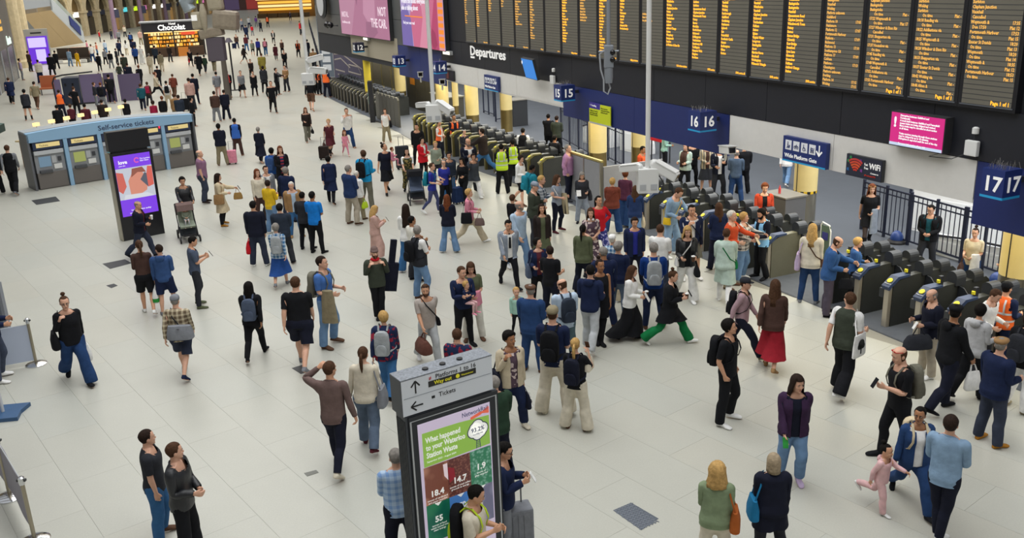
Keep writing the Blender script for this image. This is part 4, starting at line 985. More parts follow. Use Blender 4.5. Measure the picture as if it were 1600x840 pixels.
# departure board: one display unit per column
LINES = [
 ('L', [' Cancelled', 'Weymouth &', '  Due 17:50', 'Portsmouth Harbour', '  On time', 'Exeter St Davids', '  On time', 'Weymouth', '  On time', 'Weymouth &', '  On time', 'Portsmouth Harbour', '  On time', '', '', '', '', 'P'], ['', '17:35', 'Plat 12', '17:53', 'Plat 15', '18:20', 'Plat 13', '18:20', 'Plat 14', '18:35', 'Plat 12', '18:53', 'Plat 15']),
 ('L', ['      On time', '18:18 Reading via', '      On time', '18:22 Addlestone via', '      On time', '18:25 Weymouth &', '      On time', '18:28 Windsor & Eton Riv', '      On time', '18:33 Shepperton via', '      On time', '18:37 Exeter St Davids', '      On time', '18:42 Woking via', '      On time', '18:48 Alton &', '      On time', 'P'], ['Plat -', '']*8+['Plat -']),
 ('L', ['      On time', '17:22 Weymouth &', '      On time', '17:27 Windsor & Eton Riv', '      Cancelled', '17:31 Shepperton via', '      On time', '17:37 Hounslow via', '      On time', '17:45 Reading via', '      On time', '17:48 Weymouth &', '      Cancelled', '17:52 Addlestone via', '      On time', '17:55 Portsmouth Harbour', '      On time', 'P'], ['Plat -', '', 'Plat 17', '', '', '', 'Plat -', '', 'Plat -', '', 'Plat -', '', '', '', 'Plat -', '', 'Plat -']),
 ('D', ['Platform unknown', 'Guildford', 'Platform 10', 'Haslemere', 'Platform 12', 'Portsmouth Harbour', 'Platform -', 'Richmond', 'Platform 13', 'Southampton Ctl', 'Platform 17', 'Cobham', 'Platform -', 'Chessington', 'Platform unknown', 'Dorking', 'Platform 14', 'Woking'], ['', '', '17:05', '', '17:07', '', '17:09', '', '17:10', '', '17:09', '', '17:13', '', '', '', '17:15', '17:15']),
 ('B', ['Vauxhall', 'Queenstown Road', 'Clapham Junction', 'Wandsworth Town', 'Putney', 'Barnes', 'Barnes Bridge', 'Chiswick', 'Kew Bridge', 'Brentford', 'Syon Lane', 'Isleworth', 'Hounslow', 'Feltham', 'Ashford Change', 'Staines', '', 'SWR service'], []),
 ('B', ['Vauxhall', 'Clapham Junction', 'Richmond', 'Twickenham', 'Feltham', 'Staines', 'Egham', 'Virginia Water', 'Longcross', 'Sunningdale', 'Ascot', 'Martins Heron', 'Bracknell', 'Wokingham', 'Winnersh Triangle', '', '', 'SWR service'], []),
 ('B', ['Woking', 'Farnborough', 'Guildford', 'Godalming', 'Haslemere', 'Liphook', 'Liss', 'Petersfield', 'Rowlands Castle', 'Havant', 'Bedhampton', 'Hilsea', 'Fratton', '', '', '', '', 'SWR service M'], []),
 ('B', ['Queenstown Road', 'Clapham Junction', 'Wandsworth Town', 'Putney', 'Barnes', 'Mortlake', 'North Sheen', 'Richmond', 'St Margarets', 'Twickenham', 'Strawberry Hill', 'Teddington', 'Hampton Wick', 'Kingston', 'Norbiton', '', '', 'SWR service'], []),
 ('B', ['Clapham Junction', 'Putney', 'Richmond', 'Twickenham', 'Feltham', 'Ashford', 'Ashford Change', 'Staines', 'Wraysbury', 'Sunnymeads', 'Datchet', '& Windsor & Eton Riv', '', '', '', '', '', 'Call at these stations'], []),
 ('D', ['', '', 'Additional notes', 'Stand clear of', 'the platform edge', '', '', '', '', '', '', '', '', '', '', '', '', ''], []),
 ('B', ['Woking', 'Fleet', 'Winchester', 'Eastleigh', 'Airport', 'Totton', 'Ashurst & Nw', 'Brockenhurst Jn', '', '', '', '', '', '', '', '', '', 'Calling at stations'], []),
 ('B', ['Wimbledon', 'Surbiton', 'Woking', 'Brookwood', 'Ash Vale', 'Aldershot', 'Farnham', 'Bentley', 'Alton', 'Fleet', 'Hook', 'Winchfield', 'Basingstoke', 'Overton', 'Whitchurch', 'Andover', '', 'Calling at'], []),
 ('D', ['Earlsfield', 'Wimbledon', 'Raynes Park', 'New Malden', 'Berrylands Halt', 'Surbiton Junc', '', '', '', '', '', '', '', '', '', '', '', 'Calling at stations'], []),
 ('B', ['Vauxhall', 'Earlsfield', 'Wimbledon', 'Raynes', 'Motspur', 'Worcester Pk', 'Stoneleigh', 'Ewell West', 'Epsom', 'Ashtead', 'Leatherhead', 'Bookham', 'Effingham', 'Horsley', '', '', '', 'Calling at stations'], []),
 ('D', ['']*17+['         service'], []),
 ('D', ['Surbiton', 'Walton', 'Weybridge', 'Byfleet', 'West Byfleet', 'Woking', 'Brookwood', 'Farnboro', 'Fleet', 'Winchfield', 'Hook', 'Basing', 'Micheldever', 'Winchester', '', '', '', 'Calling at'], []),
 ('D', ['Clapham', 'Wimbledon', 'New Malden', 'Norbiton', 'Kingston upon Ths', 'Hampton', 'Fulwell', 'Teddington', 'Shepperton Branch', '', '', '', '', '', '', '', '', 'Calling at stations'], []),
 ('D', ['Ewell', 'Epsom', '', '']+['']*13+['Calling at stations'], []),
 ('D', ['Wimbledon', 'Surbiton', 'Hinchley', 'Claygate']+['']*13+['Calling at st'], []),
 ('D', ['Vauxhall', 'Clapham', 'Balham Jn', 'Mitcham', 'Sutton', 'Cheam', 'Dorking', 'Horsham', 'Crawley', 'Barnham', 'Fareham', '', '', '', '', '', '', 'Calling at stations'], []),
 ('D', ['Oxted', 'Lewes', 'Ham', 'Hove', 'Shoreham', 'Worthing', 'Barn', 'Ford', 'Havant', 'Fratton', '', '', '', '', '', '', '', 'Call'], [])]
NP_ = 21; PW = (23.89+.72)/NP_; ROW = .0855; HB = 4.655; NR = 34
um = None
for i in range(NP_):
    s0 = -.72+i*PW
    t = thing('departure_display', 'amber departure display column, the %s from the right in the long board' % ORD[i], 'display', wpt(s0+PW/2, 0, 4.53), WROT, 'columns of the departure board')
    if um is None:
        a = B(-PW/2+.004, PW/2-.004, -.10, .05, 0, 3.2).build('casing', M('board_casing', '15161c', .45), t)
        g = B(-PW/2+.085, PW/2-.085, -.104, -.10, HB-4.53-ROW*.5, 3.1).build('screen', LEDG, t)
        r_ = MB()
        for q in range(NR): r_.box(-PW/2+.085, PW/2-.085, -.1055, -.104, HB-4.53+ROW*(q+.43), HB-4.53+ROW*(q+.57))
        rr = r_.build('row_gap', LEDGAP, t); rr['kind'] = 'stuff'
        lip_ = B(-PW/2+.05, PW/2-.05, -.115, -.10, .055, .075).build('bottom_trim', M('trim_steel', '6f747c', .4, .5), t)
        um = (a, g, rr, lip_)
    else:
        for q in um: c = q.copy(); SC.collection.objects.link(c); c.parent = t
    kind, left, right = LINES[i]; n = len(left); mat = AMBER if kind == 'B' else AMBERD
    last = left[-1]; fill = ['']*3
    up = [random.Random(i*9+q).choice(['Vauxhall', 'Clapham Junction', 'Wimbledon', 'Surbiton', 'Woking', 'Basingstoke']) for q in range(3)] if left[0].strip() else []
    for col, lines, al, x in ((0, left[:-1] if kind != 'D' or right == [] else left, 'LEFT', -PW/2+.10), (1, right, 'RIGHT', PW/2-.11)):
        body = '\n'.join(lines)
        if not body.strip(): continue
        size = ROW*.98
        z0 = HB-4.53+ROW*(17 if lines is not right or True else 17)-ROW*.30
        text('lettering', body, size, mat, t, (x, -.107, z0-(0 if col == 0 else 0)), al, spacing=ROW/size, depth=.001, sx=.80, res=1, bold=.0022)
    if up: text('lettering', '\n'.join(up), ROW*.98, mat, t, (-PW/2+.10, -.107, HB-4.53+ROW*20-ROW*.3), 'LEFT', spacing=1/.98, depth=.001, sx=.80, res=1, bold=.0022)
    if last == 'P': text('lettering', 'Page 1 of 1', ROW*1.15, AMBER, t, (PW/2-.12, -.107, HB-4.53-ROW*.30), 'RIGHT', sx=.85, res=1, depth=.001, bold=.002)
    elif last.strip() and kind != 'D' or (last.strip() and not right): text('lettering', last, ROW*.9, AMBER if kind == 'B' else AMBERD, t, (PW/2-.12, -.107, HB-4.53-ROW*.30), 'RIGHT', sx=.72, res=1, depth=.001, bold=.0015)
t = thing('departures_lettering', 'large white Departures lettering on the black band under the board', 'sign', wpt(23.64, .01, 3.98), WROT)
text('lettering', 'Departures', .52, LETT, t, (0, -.02, .10), sx=1.42, depth=.01, bold=.009); B(0.05, .42, -.03, 0, -.02, .05).build('underline', LETT, t)
def screen(name, label, cat, s0, s1, h0, h1, off, mat, frame=.03, depth=.09, fm=None):
    t = thing(name, label, cat, wpt((s0+s1)/2, off, h0), WROT); w = (s1-s0)/2
    B(-w-frame, w+frame, -depth, .0+off-.005, -frame, h1-h0+frame).build('frame', fm or DGREY, t); B(-w, w, -depth-.008, -depth, 0, h1-h0).build('face', mat, t)
    return t, w, h1-h0, -depth-.011
def E(name, col, e=.75):
    m = M(name, col, .5, emit=e*1.12); m.node_tree.nodes['Principled BSDF'].inputs['Base Color'].default_value = (.02, .02, .022, 1); return m
# big advert screens
def blob(t, pts, y, mat, name='printed_shape'): return MB().prism(pts, y-.003, y).build(name, mat, t, fix=True)
t, w, h, y = screen('advert_screen', 'pale pink advert screen showing a car interior, further left on the wall', 'screen', 33.5, 42.5, 4.2, 8.2, .10, E('advert_rose', 'b97898'))
for k, (pp, c) in enumerate([([(-4.4, 0), (-2.4, 0), (-.7, 2.5), (-.9, 4), (-4.4, 4)], 'c48aa6'), ([(-1.5, 4), (-.6, 2.2), (-.9, 1.6), (-2.2, 4)], '9a5f80'), ([(.2, 1.2), (.5, 2.6), (1.6, 3.1), (2.5, 2.5), (2.3, 1.0), (1.3, .6)], 'cf93b0'), ([(.5, .2), (.6, .8), (2.2, .8), (2.6, .3), (1.8, 0), (.9, 0)], 'a46888'), ([(3.1, 2.6), (4.3, 3.9), (4.4, 3.2), (3.4, 2.2)], 'a8708e')]): blob(t, pp, y-.001*k, E('advert_rose_%d' % k, c))
text('lettering', 'NOT\nTHE CAR.', .62, E('advert_white', 'f3dbe6', .9), t, (4.2, y-.01, 1.15), 'RIGHT', spacing=.95, bold=.012); text('lettering', 'INSTAL.', .42, E('advert_white', 'f3dbe6', .9), t, (-4.1, y-.01, .95)); text('lettering', 'the difference is felt', .2, E('advert_white', 'f3dbe6', .9), t, (-4.1, y-.01, .6))
t, w, h, y = screen('advert_screen', 'bright pink book advert screen with orange stripes, beside the departure board', 'screen', 25.95, 31.5, 4.1, 8.1, .10, E('advert_lilac', 'b8a4d8'))
for k, (pp, c) in enumerate([([(-1.2, 0), (-1.5, 1.4), (-.7, 2.4), (-.4, 4), (2.1, 4), (2.1, 0)], 'd86c92'), ([(-.4, 0), (.2, 1.3), (-.1, 2.4), (.5, 4), (1.0, 4), (.9, 2.2), (1.1, 1.0), (.6, 0)], 'e792ad'), ([(.9, 0), (1.25, .9), (1.75, 2.1), (1.95, 3), (2.1, 3), (2.1, 0)], 'c23f70'), ([(-2.77, 0), (-2.77, 1.5), (-2.0, 1.9), (-1.4, 1.2), (-1.3, 0)], '7a68b4'), ([(1.15, .25), (1.3, .9), (1.7, .7), (1.9, .2), (1.5, 0)], 'a82c5c'), ([(2.1, 0), (2.1, 4), (2.77, 4), (2.77, 0)], 'e8a0a8')]): blob(t, pp, y-.001*k, E('advert_pink_%d' % k, c))
for q in range(14): blob(t, [(2.15, .12+q*.28), (2.74, .12+q*.28), (2.74, .30+q*.28), (2.15, .30+q*.28)], y-.008, E('advert_orange', 'f58a1e', .95), 'printed_stripe')
text('lettering', 'Where the books everyone\nelse is talking about', .30, E('advert_white2', 'f6f0fa', .9), t, (-2.6, y-.012, 1.92), sx=.95, bold=.006); text('lettering', 'Find your next read', .2, E('advert_white2', 'f6f0fa', .9), t, (-2.5, y-.012, .98)); blob(t, [(-2.2, 1.32), (.2, 1.30), (.2, 1.35), (-2.2, 1.37)], y-.012, E('advert_orange', 'f58a1e', .95), 'printed_line')
# pink notice screen
t, w, h, y = screen('notice_screen', 'magenta notice screen with white lines of text, hung on the black band', 'screen', .58, 1.82, 3.66, 4.29, .12, E('screen_magenta', 'dc1a84', .85), .02)
text('lettering', '!', .26, E('screen_white', 'ffffff', .9), t, (-w+.07, y, .36), bold=.01)
text('lettering', 'Disruption between Guildford and\nPortsmouth.\nA track fault between Guildford and Petersfield\nmeans trains are being delayed and revised.\nMore trains may be cancelled at short notice\nat all times.\n\nTrains services running through these stations\nmay be delayed by up to 45 minutes.\nDisruption is expected until the end of the day.\n\nFor more information please visit', .052, E('screen_white', 'ffffff', .9), t, (-w+.22, y, .57), sx=.92, spacing=.95, res=1, bold=.0012)
B(-w, w, y-.002, y+.003, 0, .055).build('bottom_band', E('screen_pale', 'c9d9f2', .9), t)
MB().tube([(.5, .0, -.03), (.25, .02, -.13), (-.15+.9, .03, -.10), (1.05, .04, .05), (1.2, .05, .2)], .008, 6).build('cable', DGREY, t)
# tilted blue screen
t = thing('information_screen', 'tilted bright blue information screen beside the Departures lettering', 'screen', wpt(17.4, .32, 3.66), WROT+R(-6))
tl = Matrix.Rotation(R(14), 3, 'X'); B(-.58, .58, -.05, .05, 0, .72, rot=tl).build('casing', DGREY, t); B(-.55, .55, -.057, -.05, .02, .70, rot=tl).build('face', E('screen_blue', '1d82dc', .85), t); MB().prism([(-.42, .55), (-.36, .62), (-.30, .55), (-.36, .48)], -.068+.13, -.065+.13).build('printed_mark', E('screen_white', 'ffffff', .9), t).location = (0, -.32, 0)
# small boxes on the band
for s, h, lab in ((0.05, 3.68, 'white wireless router box at the right end of the black band'), (16.4, 3.55, 'white wireless router box right of the tilted blue screen')):
    t = thing('router_box', lab, 'box', wpt(s, .04, h), WROT); B(-.13, .13, -.09, 0, 0, .28).build('housing', WPAINT, t, bevel=.02); MB().tube([(0, -.02, .28), (.02, -.03, .42)], .008, 6).build('cable', DGREY, t); MB().lathe([(.06, .40), (.06, .50), (.03, .52)], n=12).build('antenna', WPAINT, t)
# direction signs on the fascia
def pict(t, x, y, z, s, k):
    B(x, x+s, y, y+.004, z, z+s*1.1).build('pictogram_tile', M('tile_white', 'e9ecf2', .5), t); m = MB(); cx, cz = x+s/2, z+s*.55; yy = y-.004
    def bar(a, b, c, d, wd): m.tube([(cx+a*s, yy, cz+b*s), (cx+c*s, yy, cz+d*s)], wd*s, 5)
    def dot(a, b, r): m.ball((cx+a*s, yy, cz+b*s), (r*s, .003, r*s), 10, 5)
    def ring(a, b, r):
        pts = [(cx+a*s+r*s*math.cos(q), yy, cz+b*s+r*s*math.sin(q)) for q in np.linspace(0, 2*PI, 13)]; m.tube(pts, .03*s, 5)
    if k == 0: dot(-.08, .3, .08); bar(-.08, .2, -.08, -.1, .05); bar(-.08, -.1, -.2, -.38, .04); bar(-.08, -.1, .05, -.38, .04); B(cx+.08*s, cx+.26*s, yy-.003, yy, cz-.3*s, cz).build('pictogram_case', M('sign_ink', '23346e', .5), t)
    if k == 1: ring(-.2, -.12, .15); ring(.2, -.12, .15); bar(-.2, -.12, .05, .12, .03); bar(.05, .12, .2, -.12, .03); bar(-.08, .02, .08, .2, .03)
    if k == 2: ring(-.02, -.14, .19); dot(-.08, .32, .07); bar(-.08, .22, -.06, -.02, .04); bar(-.06, -.02, .14, -.02, .04); bar(.14, -.02, .24, -.28, .04)
    if k == 3: ring(-.15, -.28, .07); ring(.15, -.28, .07); bar(-.2, -.1, .2, -.1, .06); bar(-.2, -.1, -.18, .22, .05); bar(.2, -.1, .28, .2, .03); dot(.02, .1, .1)
    m.build('pictogram', M('sign_ink', '23346e', .5), t)
def wide_gate(s0, s1, h0, h1, label, full=True):
    t, w, h, y = screen('gate_sign', label, 'sign', s0, s1, h0, h1, .06, SIGNB, .0, .04, SIGNB); k = (s1-s0)/1.37
    B(-w, w, y-.001, y+.004, 0, .035).build('cyan_stripe', CYAN, t)
    for q in range(4): pict(t, -w+.08*k+q*.255*k, y, .27, .20*k, q)
    m = MB().box(w-.225*k, w-.195*k, y-.003, y, .27, .50); m.prism([(w-.31*k, .36), (w-.21*k, .25), (w-.11*k, .36), (w-.135*k, .385), (w-.21*k, .305), (w-.285*k, .385)], y-.003, y); m.build('arrow', LETT, t)
    text('lettering', 'Wide Platform Gate', .125*k, LETT, t, (-w+.07, y, .10), bold=.002)
wide_gate(3.61, 4.98, 2.81, 3.38, 'blue Wide Platform Gate sign with four pictograms on the white fascia at the right'); wide_gate(20.85, 22.15, 2.85, 3.42, 'blue Wide Platform Gate sign far along the white fascia, below the Departures lettering')
t, w, h, y = screen('wifi_poster', 'dark poster with an orange wifi fan shape on the white fascia', 'poster', 2.07, 3.03, 2.82, 3.25, .05, M('poster_dark', '262b3c', .5), .012, .03)
for q in range(5):
    a0, a1 = R(52), R(128); r0, r1 = .06+q*.055, .10+q*.055
    blob(t, [(-.22+r1*math.cos(a), .06+r1*math.sin(a)) for a in np.linspace(a0, a1, 8)]+[(-.22+r0*math.cos(a), .06+r0*math.sin(a)) for a in np.linspace(a1, a0, 8)], y-.002, M('wifi_orange_%d' % q, ['c8382c', 'd64a2c', 'dc5a30', 'd24a34', 'c03c3c'][q], .5))
for q, (a, b, c) in enumerate([(-.42, .30, '2f8a50'), (-.08, .34, '6a3c8c'), (-.42, .12, '2a6aa8'), (-.05, .14, '7a3c8c'), (-.36, .38, '2f8a50')]): blob(t, [(a-.03, b-.02), (a+.03, b-.03), (a+.02, b+.04), (a-.03, b+.03)], y-.001, M('doodle_%d' % q, c, .5))
text('lettering', 'Fast\nFree', .075, LETT, t, (.02, y-.002, .27), sx=.8); text('lettering', 'WiFi', .17, LETT, t, (.155, y-.002, .22), sx=.9, bold=.003); text('lettering', 'Connect to', .045, LETT, t, (.20, y-.002, .12)); text('lettering', '#FreeStationWifi', .045, M('wifi_red', 'd8402c', .5), t, (.04, y-.002, .055), sx=.95)
t, w, h, y = screen('small_poster', 'small dark poster on the white fascia, left of the second gate sign', 'poster', 25.5, 26.4, 2.88, 3.28, .05, M('poster_dark2', '2b2636', .5), .012, .03); blob(t, [(-.3, .05), (-.25, .3), (-.05, .33), (-.02, .08)], y-.001, M('poster_red', '8a3c3c', .5))
t = thing('lime_notice', 'lime green notice with a purple tab on the navy fascia', 'sign', wpt(13.35, .04, 2.60), WROT)
B(-.62, .05, -.03, 0, 0, .42).build('left_sheet', M('notice_lime', 'c9d420', .6), t); B(.05, .66, -.03, 0, 0, .58).build('right_sheet', M('notice_lime', 'c9d420', .6), t); B(-.62, .05, -.03, 0, .42, .60).build('purple_tab', M('notice_purple', '3c2f8c', .6), t); B(-.64, .68, -.035, .0, -.05, 0).build('bottom_strip', LGREY, t)
text('lettering', 'Platform 15 and 16\ngate changes apply\nfrom this weekend', .06, M('notice_ink', '5a6218', .6), t, (-.56, -.033, .33)); text('lettering', 'Please check the\nscreens above before\npassing the gates', .06, M('notice_ink', '5a6218', .6), t, (.10, -.033, .46)); text('lettering', '!  Travelling', .08, LETT, t, (-.56, -.033, .49))
# platform number cubes with anti-bird spikes
for num, s, h in ((17, -.95, 3.18), (16, 7.52, 3.20), (15, 14.8, 3.20), (14, 26.0, 3.2), (13, 31.4, 3.12), (12, 38.2, 3.4)):
    t = thing('number_sign', 'blue cube sign reading %s, platform number in white' % {17: 'seventeen', 16: 'sixteen', 15: 'fifteen', 14: 'fourteen', 13: 'thirteen', 12: 'twelve'}[num], 'sign', wpt(s, .5, h), WROT); hk = .25 if num < 17 else .215
    B(-hk, hk, -.25, -.25+2*hk, 0, .50).build('cube', SIGNB if num not in (12,) else M('sign_dark', '20243a', .5), t)
    cs = MB().box(-hk-.002, hk+.002, -.255, -.25, .0, .04).box(hk, hk+.005, -.252, -.25+2*hk, 0, .04); cs.build('cyan_stripe', CYAN, t)
    text('number', str(num), .36, LETT, t, (0, -.256, .13), 'CENTER', bold=.008); text('number', str(num), .36, LETT, t, (hk+.006, -.25+hk, .13), 'CENTER', rz=PI/2, bold=.008)
    B(-.04, .04, .25, .5, .2, .3).build('bracket', DGREY, t); rg_ = random.Random(num); sp = MB()
    for q in range(46 if num > 14 else 16): a, b = rg_.uniform(-.21, .21), rg_.uniform(-.24, .17); sp.tube([(a, b, .5), (a+rg_.uniform(-.05, .05), b+rg_.uniform(-.05, .05), .5+rg_.uniform(.06, .13))], .003, 4)
    o = sp.build('bird_spikes', M('spike_steel', '8f8c88', .4, .6), t); o['kind'] = 'stuff'
# faint reverse number on the navy fascia, lamps, small cameras
def cctv(name, label, loc, rz, tilt, k=1., mast=None):
    t = thing(name, label, 'camera', loc, rz); m = MB(); Rr = Matrix.Rotation(tilt, 3, 'X')
    m.box(-.075*k, .075*k, -.30*k, .22*k, .0, .13*k, rot=Rr); m.build('housing', WPAINT, t, bevel=.012*k); B(-.085*k, .085*k, -.36*k, .24*k, .13*k, .145*k, rot=Rr).build('sun_shield', WPAINT, t); B(-.055*k, .055*k, -.305*k, -.30*k, .02*k, .11*k, rot=Rr).build('lens_window', M('lens_black', '0e0e12', .1), t)
    MB().tube([(0, .05*k, 0), (0, .08*k, -.12*k), (0, .25*k, -.15*k)], .025*k, 8).build('arm', WPAINT, t); return t
cctv('wall_camera', 'white security camera under the navy fascia right of the sixteen sign', wpt(6.7, .35, 2.72), WROT+R(70), R(-8), 1.4); cctv('wall_camera', 'white security camera under the navy fascia beside the fourteen sign', wpt(25.9, .45, 2.72), WROT+R(70), R(-8), 1.6); cctv('wall_camera', 'second white security camera under the navy fascia, left of the pole', wpt(28.6, .45, 2.82), WROT+R(70), R(-8), 1.6)
t = thing('wall_camera_pair', 'pair of black cameras left of the pale pink advert screen', 'camera', wpt(43.6, .5, 4.6), WROT); MB().tube([(0, .4, 0), (0, 0, 0), (-.5, -.1, -.05)], .05, 8).build('bracket', DGREY, t); MB().ball((0, -.05, .05), .18).build('camera_head', M('lens_black', '0e0e12', .1), t, True); MB().ball((-.55, -.1, .05), .2).build('camera_head', M('lens_black', '0e0e12', .1), t, True)
for s, h, lab in ((25.95, 3.95, 'small lit lamp under the bright pink advert screen'), (37.9, 4.0, 'small lit lamp under the pale pink advert screen')):
    t = thing('wall_lamp', lab, 'lamp', wpt(s, .12, h), WROT); B(-.4, .4, -.05, .1, 0, .16).build('lamp_body', LGREY, t); B(-.38, .38, -.058, -.05, .02, .14).build('diffuser', E('lamp_white', 'fff4dc', 1.6), t)
t = thing('wall_clock', 'dark round clock face high on the grey cladding at the far left end', 'clock', wpt(46.2, .3, 5.9), WROT); o = MB().lathe([(.9, -.1), (1.0, 0), (.9, .1)], n=28); o.v = [(a, c_2, b) for a, b, c_2 in o.v]; o.build('clock_case', DGREY, t, True, fix=True); o = MB().lathe([(.8, 0), (.8, .02)], n=28); o.v = [(a, -.12+c_2, b) for a, b, c_2 in o.v]; o.build('clock_dial', LGREY, t, fix=True)
# ------------------------------------------------------------------ ticket gates
GATE = {}
def make_gate(kind):
    t = thing('ticket_gate', '', 'ticket gate')
    cab = M('gate_cabinet', '3c3e3c', .42, .35, noise=.08) if kind != 'wide' else M('gate_cabinet_olive', '6d6c5c', .45, .3, noise=.06)
    cp = {'near': M('gate_blue', '2e3d5c', .45), 'wide': M('gate_blue', '2e3d5c', .45), 'yellow': M('gate_warmlit_cap', '6a6434', .45), 'far': M('gate_grey_cap', '5c5a52', .45)}[kind]  # the yellow kind carries warm light in its cap and post colours
    MB().prismx([(.10, 0), (.10, .90), (.32, 1.0), (.62, 1.03), (1.75, 1.03), (1.85, .95), (1.85, 0)], -.08, .08).build('cabinet', cab, t, fix=True)
    B(-.062, .062, 0, .10, 0, .86).build('front_post', M('gate_silver_'+kind, {'near': 'b3ab9b', 'wide': 'b3ab9b', 'yellow': '746b42', 'far': '6a655a'}[kind], .35, .5), t, bevel=.012)
    MB().prismx([(-.02, .80), (-.05, .88), (.20, 1.06), (.52, 1.06), (.52, 1.02), (.24, 1.0), (.04, .86)], -.095, .095).build('reader_head', cp, t, fix=True)
    r_ = MB().lathe([(.058, 0), (.058, .012), (.04, .016)], n=16); q = Matrix.Rotation(R(36), 3, 'X'); r_.v = [tuple(q@Vector(p)+Vector((0, .075, .982))) for p in r_.v]; r_.build('reader_pad', M('reader_yellow', 'd8cc2c', .5) if kind != 'far' else M('reader_dull', '9a9260', .5), t, fix=True)
    if kind in ('near', 'wide'):
        MB().tube([(-.085, .02, .93), (.0, .0, .93), (.085, .02, .93)], .008, 5).build('reader_edge', LGREY, t)
        B(-.19, -.07, .0, .16, .60, .80).build('ticket_box', DGREY, t, bevel=.02)
    for y0, x0, hh in ((.86, .0, 1.26), (1.36, .0, 1.20)):
        pr = [(-.12, .98)]+[(.12*math.cos(a), hh-.12+.12*math.sin(a)) for a in np.linspace(PI, 0, 9)]+[(.12, .98)]
        MB().prism(pr, y0, y0+.26).build('paddle_tower', M('gate_tower', '33363a', .4, .25), t, fix=True)
    for sg in (1, -1): MB().prism([(sg*.08, .30), (sg*.08, .98), (sg*.22, .95), (sg*.37, .80), (sg*.37, .42), (sg*.2, .32)], .96, .985).build('paddle', M('paddle_dark', '2b2e33', .25, .1), t, fix=True)
    if kind == 'near':
        B(-.03, .03, .52, .60, 1.03, 1.22).build('indicator', M('indicator_dark', '22242a', .4), t); MB().lathe([(.035, 1.09), (.035, 1.15)], c=(0, .50), n=10).build('indicator_light', M('reader_yellow', 'd8cc2c', .5), t)
    return t
rows = [('near', [2.9-.79*i for i in range(8)], 'in the rightmost row', 'gates below sign 17'),
        ('near', [4.95+.86*i for i in range(8)], 'in the row behind the white-boxed mast', 'gates below sign 16'),
        ('yellow', [16.6+.80*i for i in range(17)], 'in the yellow-lit row', 'gates below signs 15 and 14'),
        ('far', [36.6+.83*i for i in range(16)], 'in the far row before the violet mural', 'gates below signs 13 and 12')]
for kind, ss, where, grp in rows:
    for i, s in enumerate(ss):
        kd = 'wide' if (i == 0 and s > 4.9 and s < 5) else kind
        if kd not in GATE: g = GATE[kd] = make_gate(kd)
        else: g = copy_tree(GATE[kd])
        o = gate_off(s); o2 = gate_off(s+.4); rot = WROT-math.atan2(o2-o, .4)*1
        g.location = wpt(s, o, 0); g.rotation_euler = (0, 0, rot)
        g['label'] = ('wide olive ticket gate with blue head, the staff member leaning on it' if kd == 'wide' else '%s grey ticket gate from the right %s' % (ORD[i], where)); g['group'] = grp
# leaning safety frame with pictogram at the wide gate, little booth tables behind
t = thing('gate_sign_stand', 'white-edged upright panel with a small blue pictogram beside the wide gate', 'sign', wpt(4.35, -.75, 0), WROT)
MB().tube([(-.14, 0, 0), (-.14, 0, 1.25), (-.10, 0, 1.32), (.12, 0, 1.28), (.17, 0, 1.15), (.17, 0, 0)], .018, 6).build('rim', WPAINT, t); B(-.13, .16, -.01, .01, .25, 1.26).build('panel', M('panel_green_grey', '5a6a5a', .4), t); B(-.08, .10, -.018, -.01, .92, 1.10).build('pictogram', M('picto_violet', '3a3a7a', .5), t)
# grey partition between the rows under sign 15
t = thing('partition', 'grey waist-high partition wall of flat panels between the two gate rows', 'partition', wpt(12.6, .45, 0), WROT)
PG = M('partition_grey', '85868a', .5, noise=.05)
for i in range(2): B(-1.02*(i+1)+.01, -1.02*i-.01, -.04, .04, .02, 1.52).build('panel', PG, t)
for i in range(3): B(-1.02*i-.03, -1.02*i+.03, -.05, .05, 0, 1.56).build('post', STEEL, t)
B(-2.08, .05, -.05, .05, 1.54, 1.60).build('top_rail', M('rail_yellowish', 'a89a5c', .4, .4), t); B(.0, .06, .05, 2.2, .02, 1.4).build('return_panel', PG, t)  # top rail in a dull yellow metal
# round columns: cream above with the warm lamp glow coloured in, brushed steel below
for i, (p, d, lab) in enumerate([((1258, 298), .62, 'cream and steel round column behind the wide platform gate, hazard tape round its joint'), ((934, 237), .62, 'cream and steel round column beside the lime notice'), ((1000, 228), .62, 'cream and steel round column behind the white pole'), ((738, 179), .60, 'cream and steel round column left of the second gate sign'), ((791, 171), .56, 'slim cream and steel column right of the second gate sign'), ((1592, 428), .72, 'large cream column at the right edge of the picture'), ((692, 172), .6, 'cream column behind the second hanging camera pole'), ((712, 165), .3, 'thin cream column right of the second hanging camera pole'), ((626, 142), .62, 'broad cream column under the number 13 sign'), ((576, 142), .4, 'tall yellow-lit column before the beige screens')]):
    q = at(p[0], p[1], 1.1); t = thing('column', lab, 'column', (q[0], q[1], 0), WROT); r = d/2
    top = 2.84
    MB().lathe([(r, 0), (r, 1.10)], n=28).build('steel_sleeve', BRASS if p[0] < 1200 else STEEL, t, True); MB().lathe([(r+.006, 1.10), (r+.006, top)], n=28).build('cream_sleeve', YCOL if i != 9 else M('column_yellow_lit', 'e0c83c', .5), t, True); B(-.012, .012, -r-.012, -r, 1.1, top).build('joint', DGREY, t)
    if i == 0:
        for q_ in range(22):
            a0, a1 = 2*PI*q_/22, 2*PI*(q_+1)/22
            MB().prismz([((r+.012)*math.cos(a0), (r+.012)*math.sin(a0)), ((r+.012)*math.cos(a1), (r+.012)*math.sin(a1)), ((r+.004)*math.cos(a1), (r+.004)*math.sin(a1)), ((r+.004)*math.cos(a0), (r+.004)*math.sin(a0))], 1.07, 1.14).build('hazard_stripe', M('hazard_yellow', 'e0b820', .5) if q_ % 2 else M('hazard_black', '18181a', .5), t, fix=True)
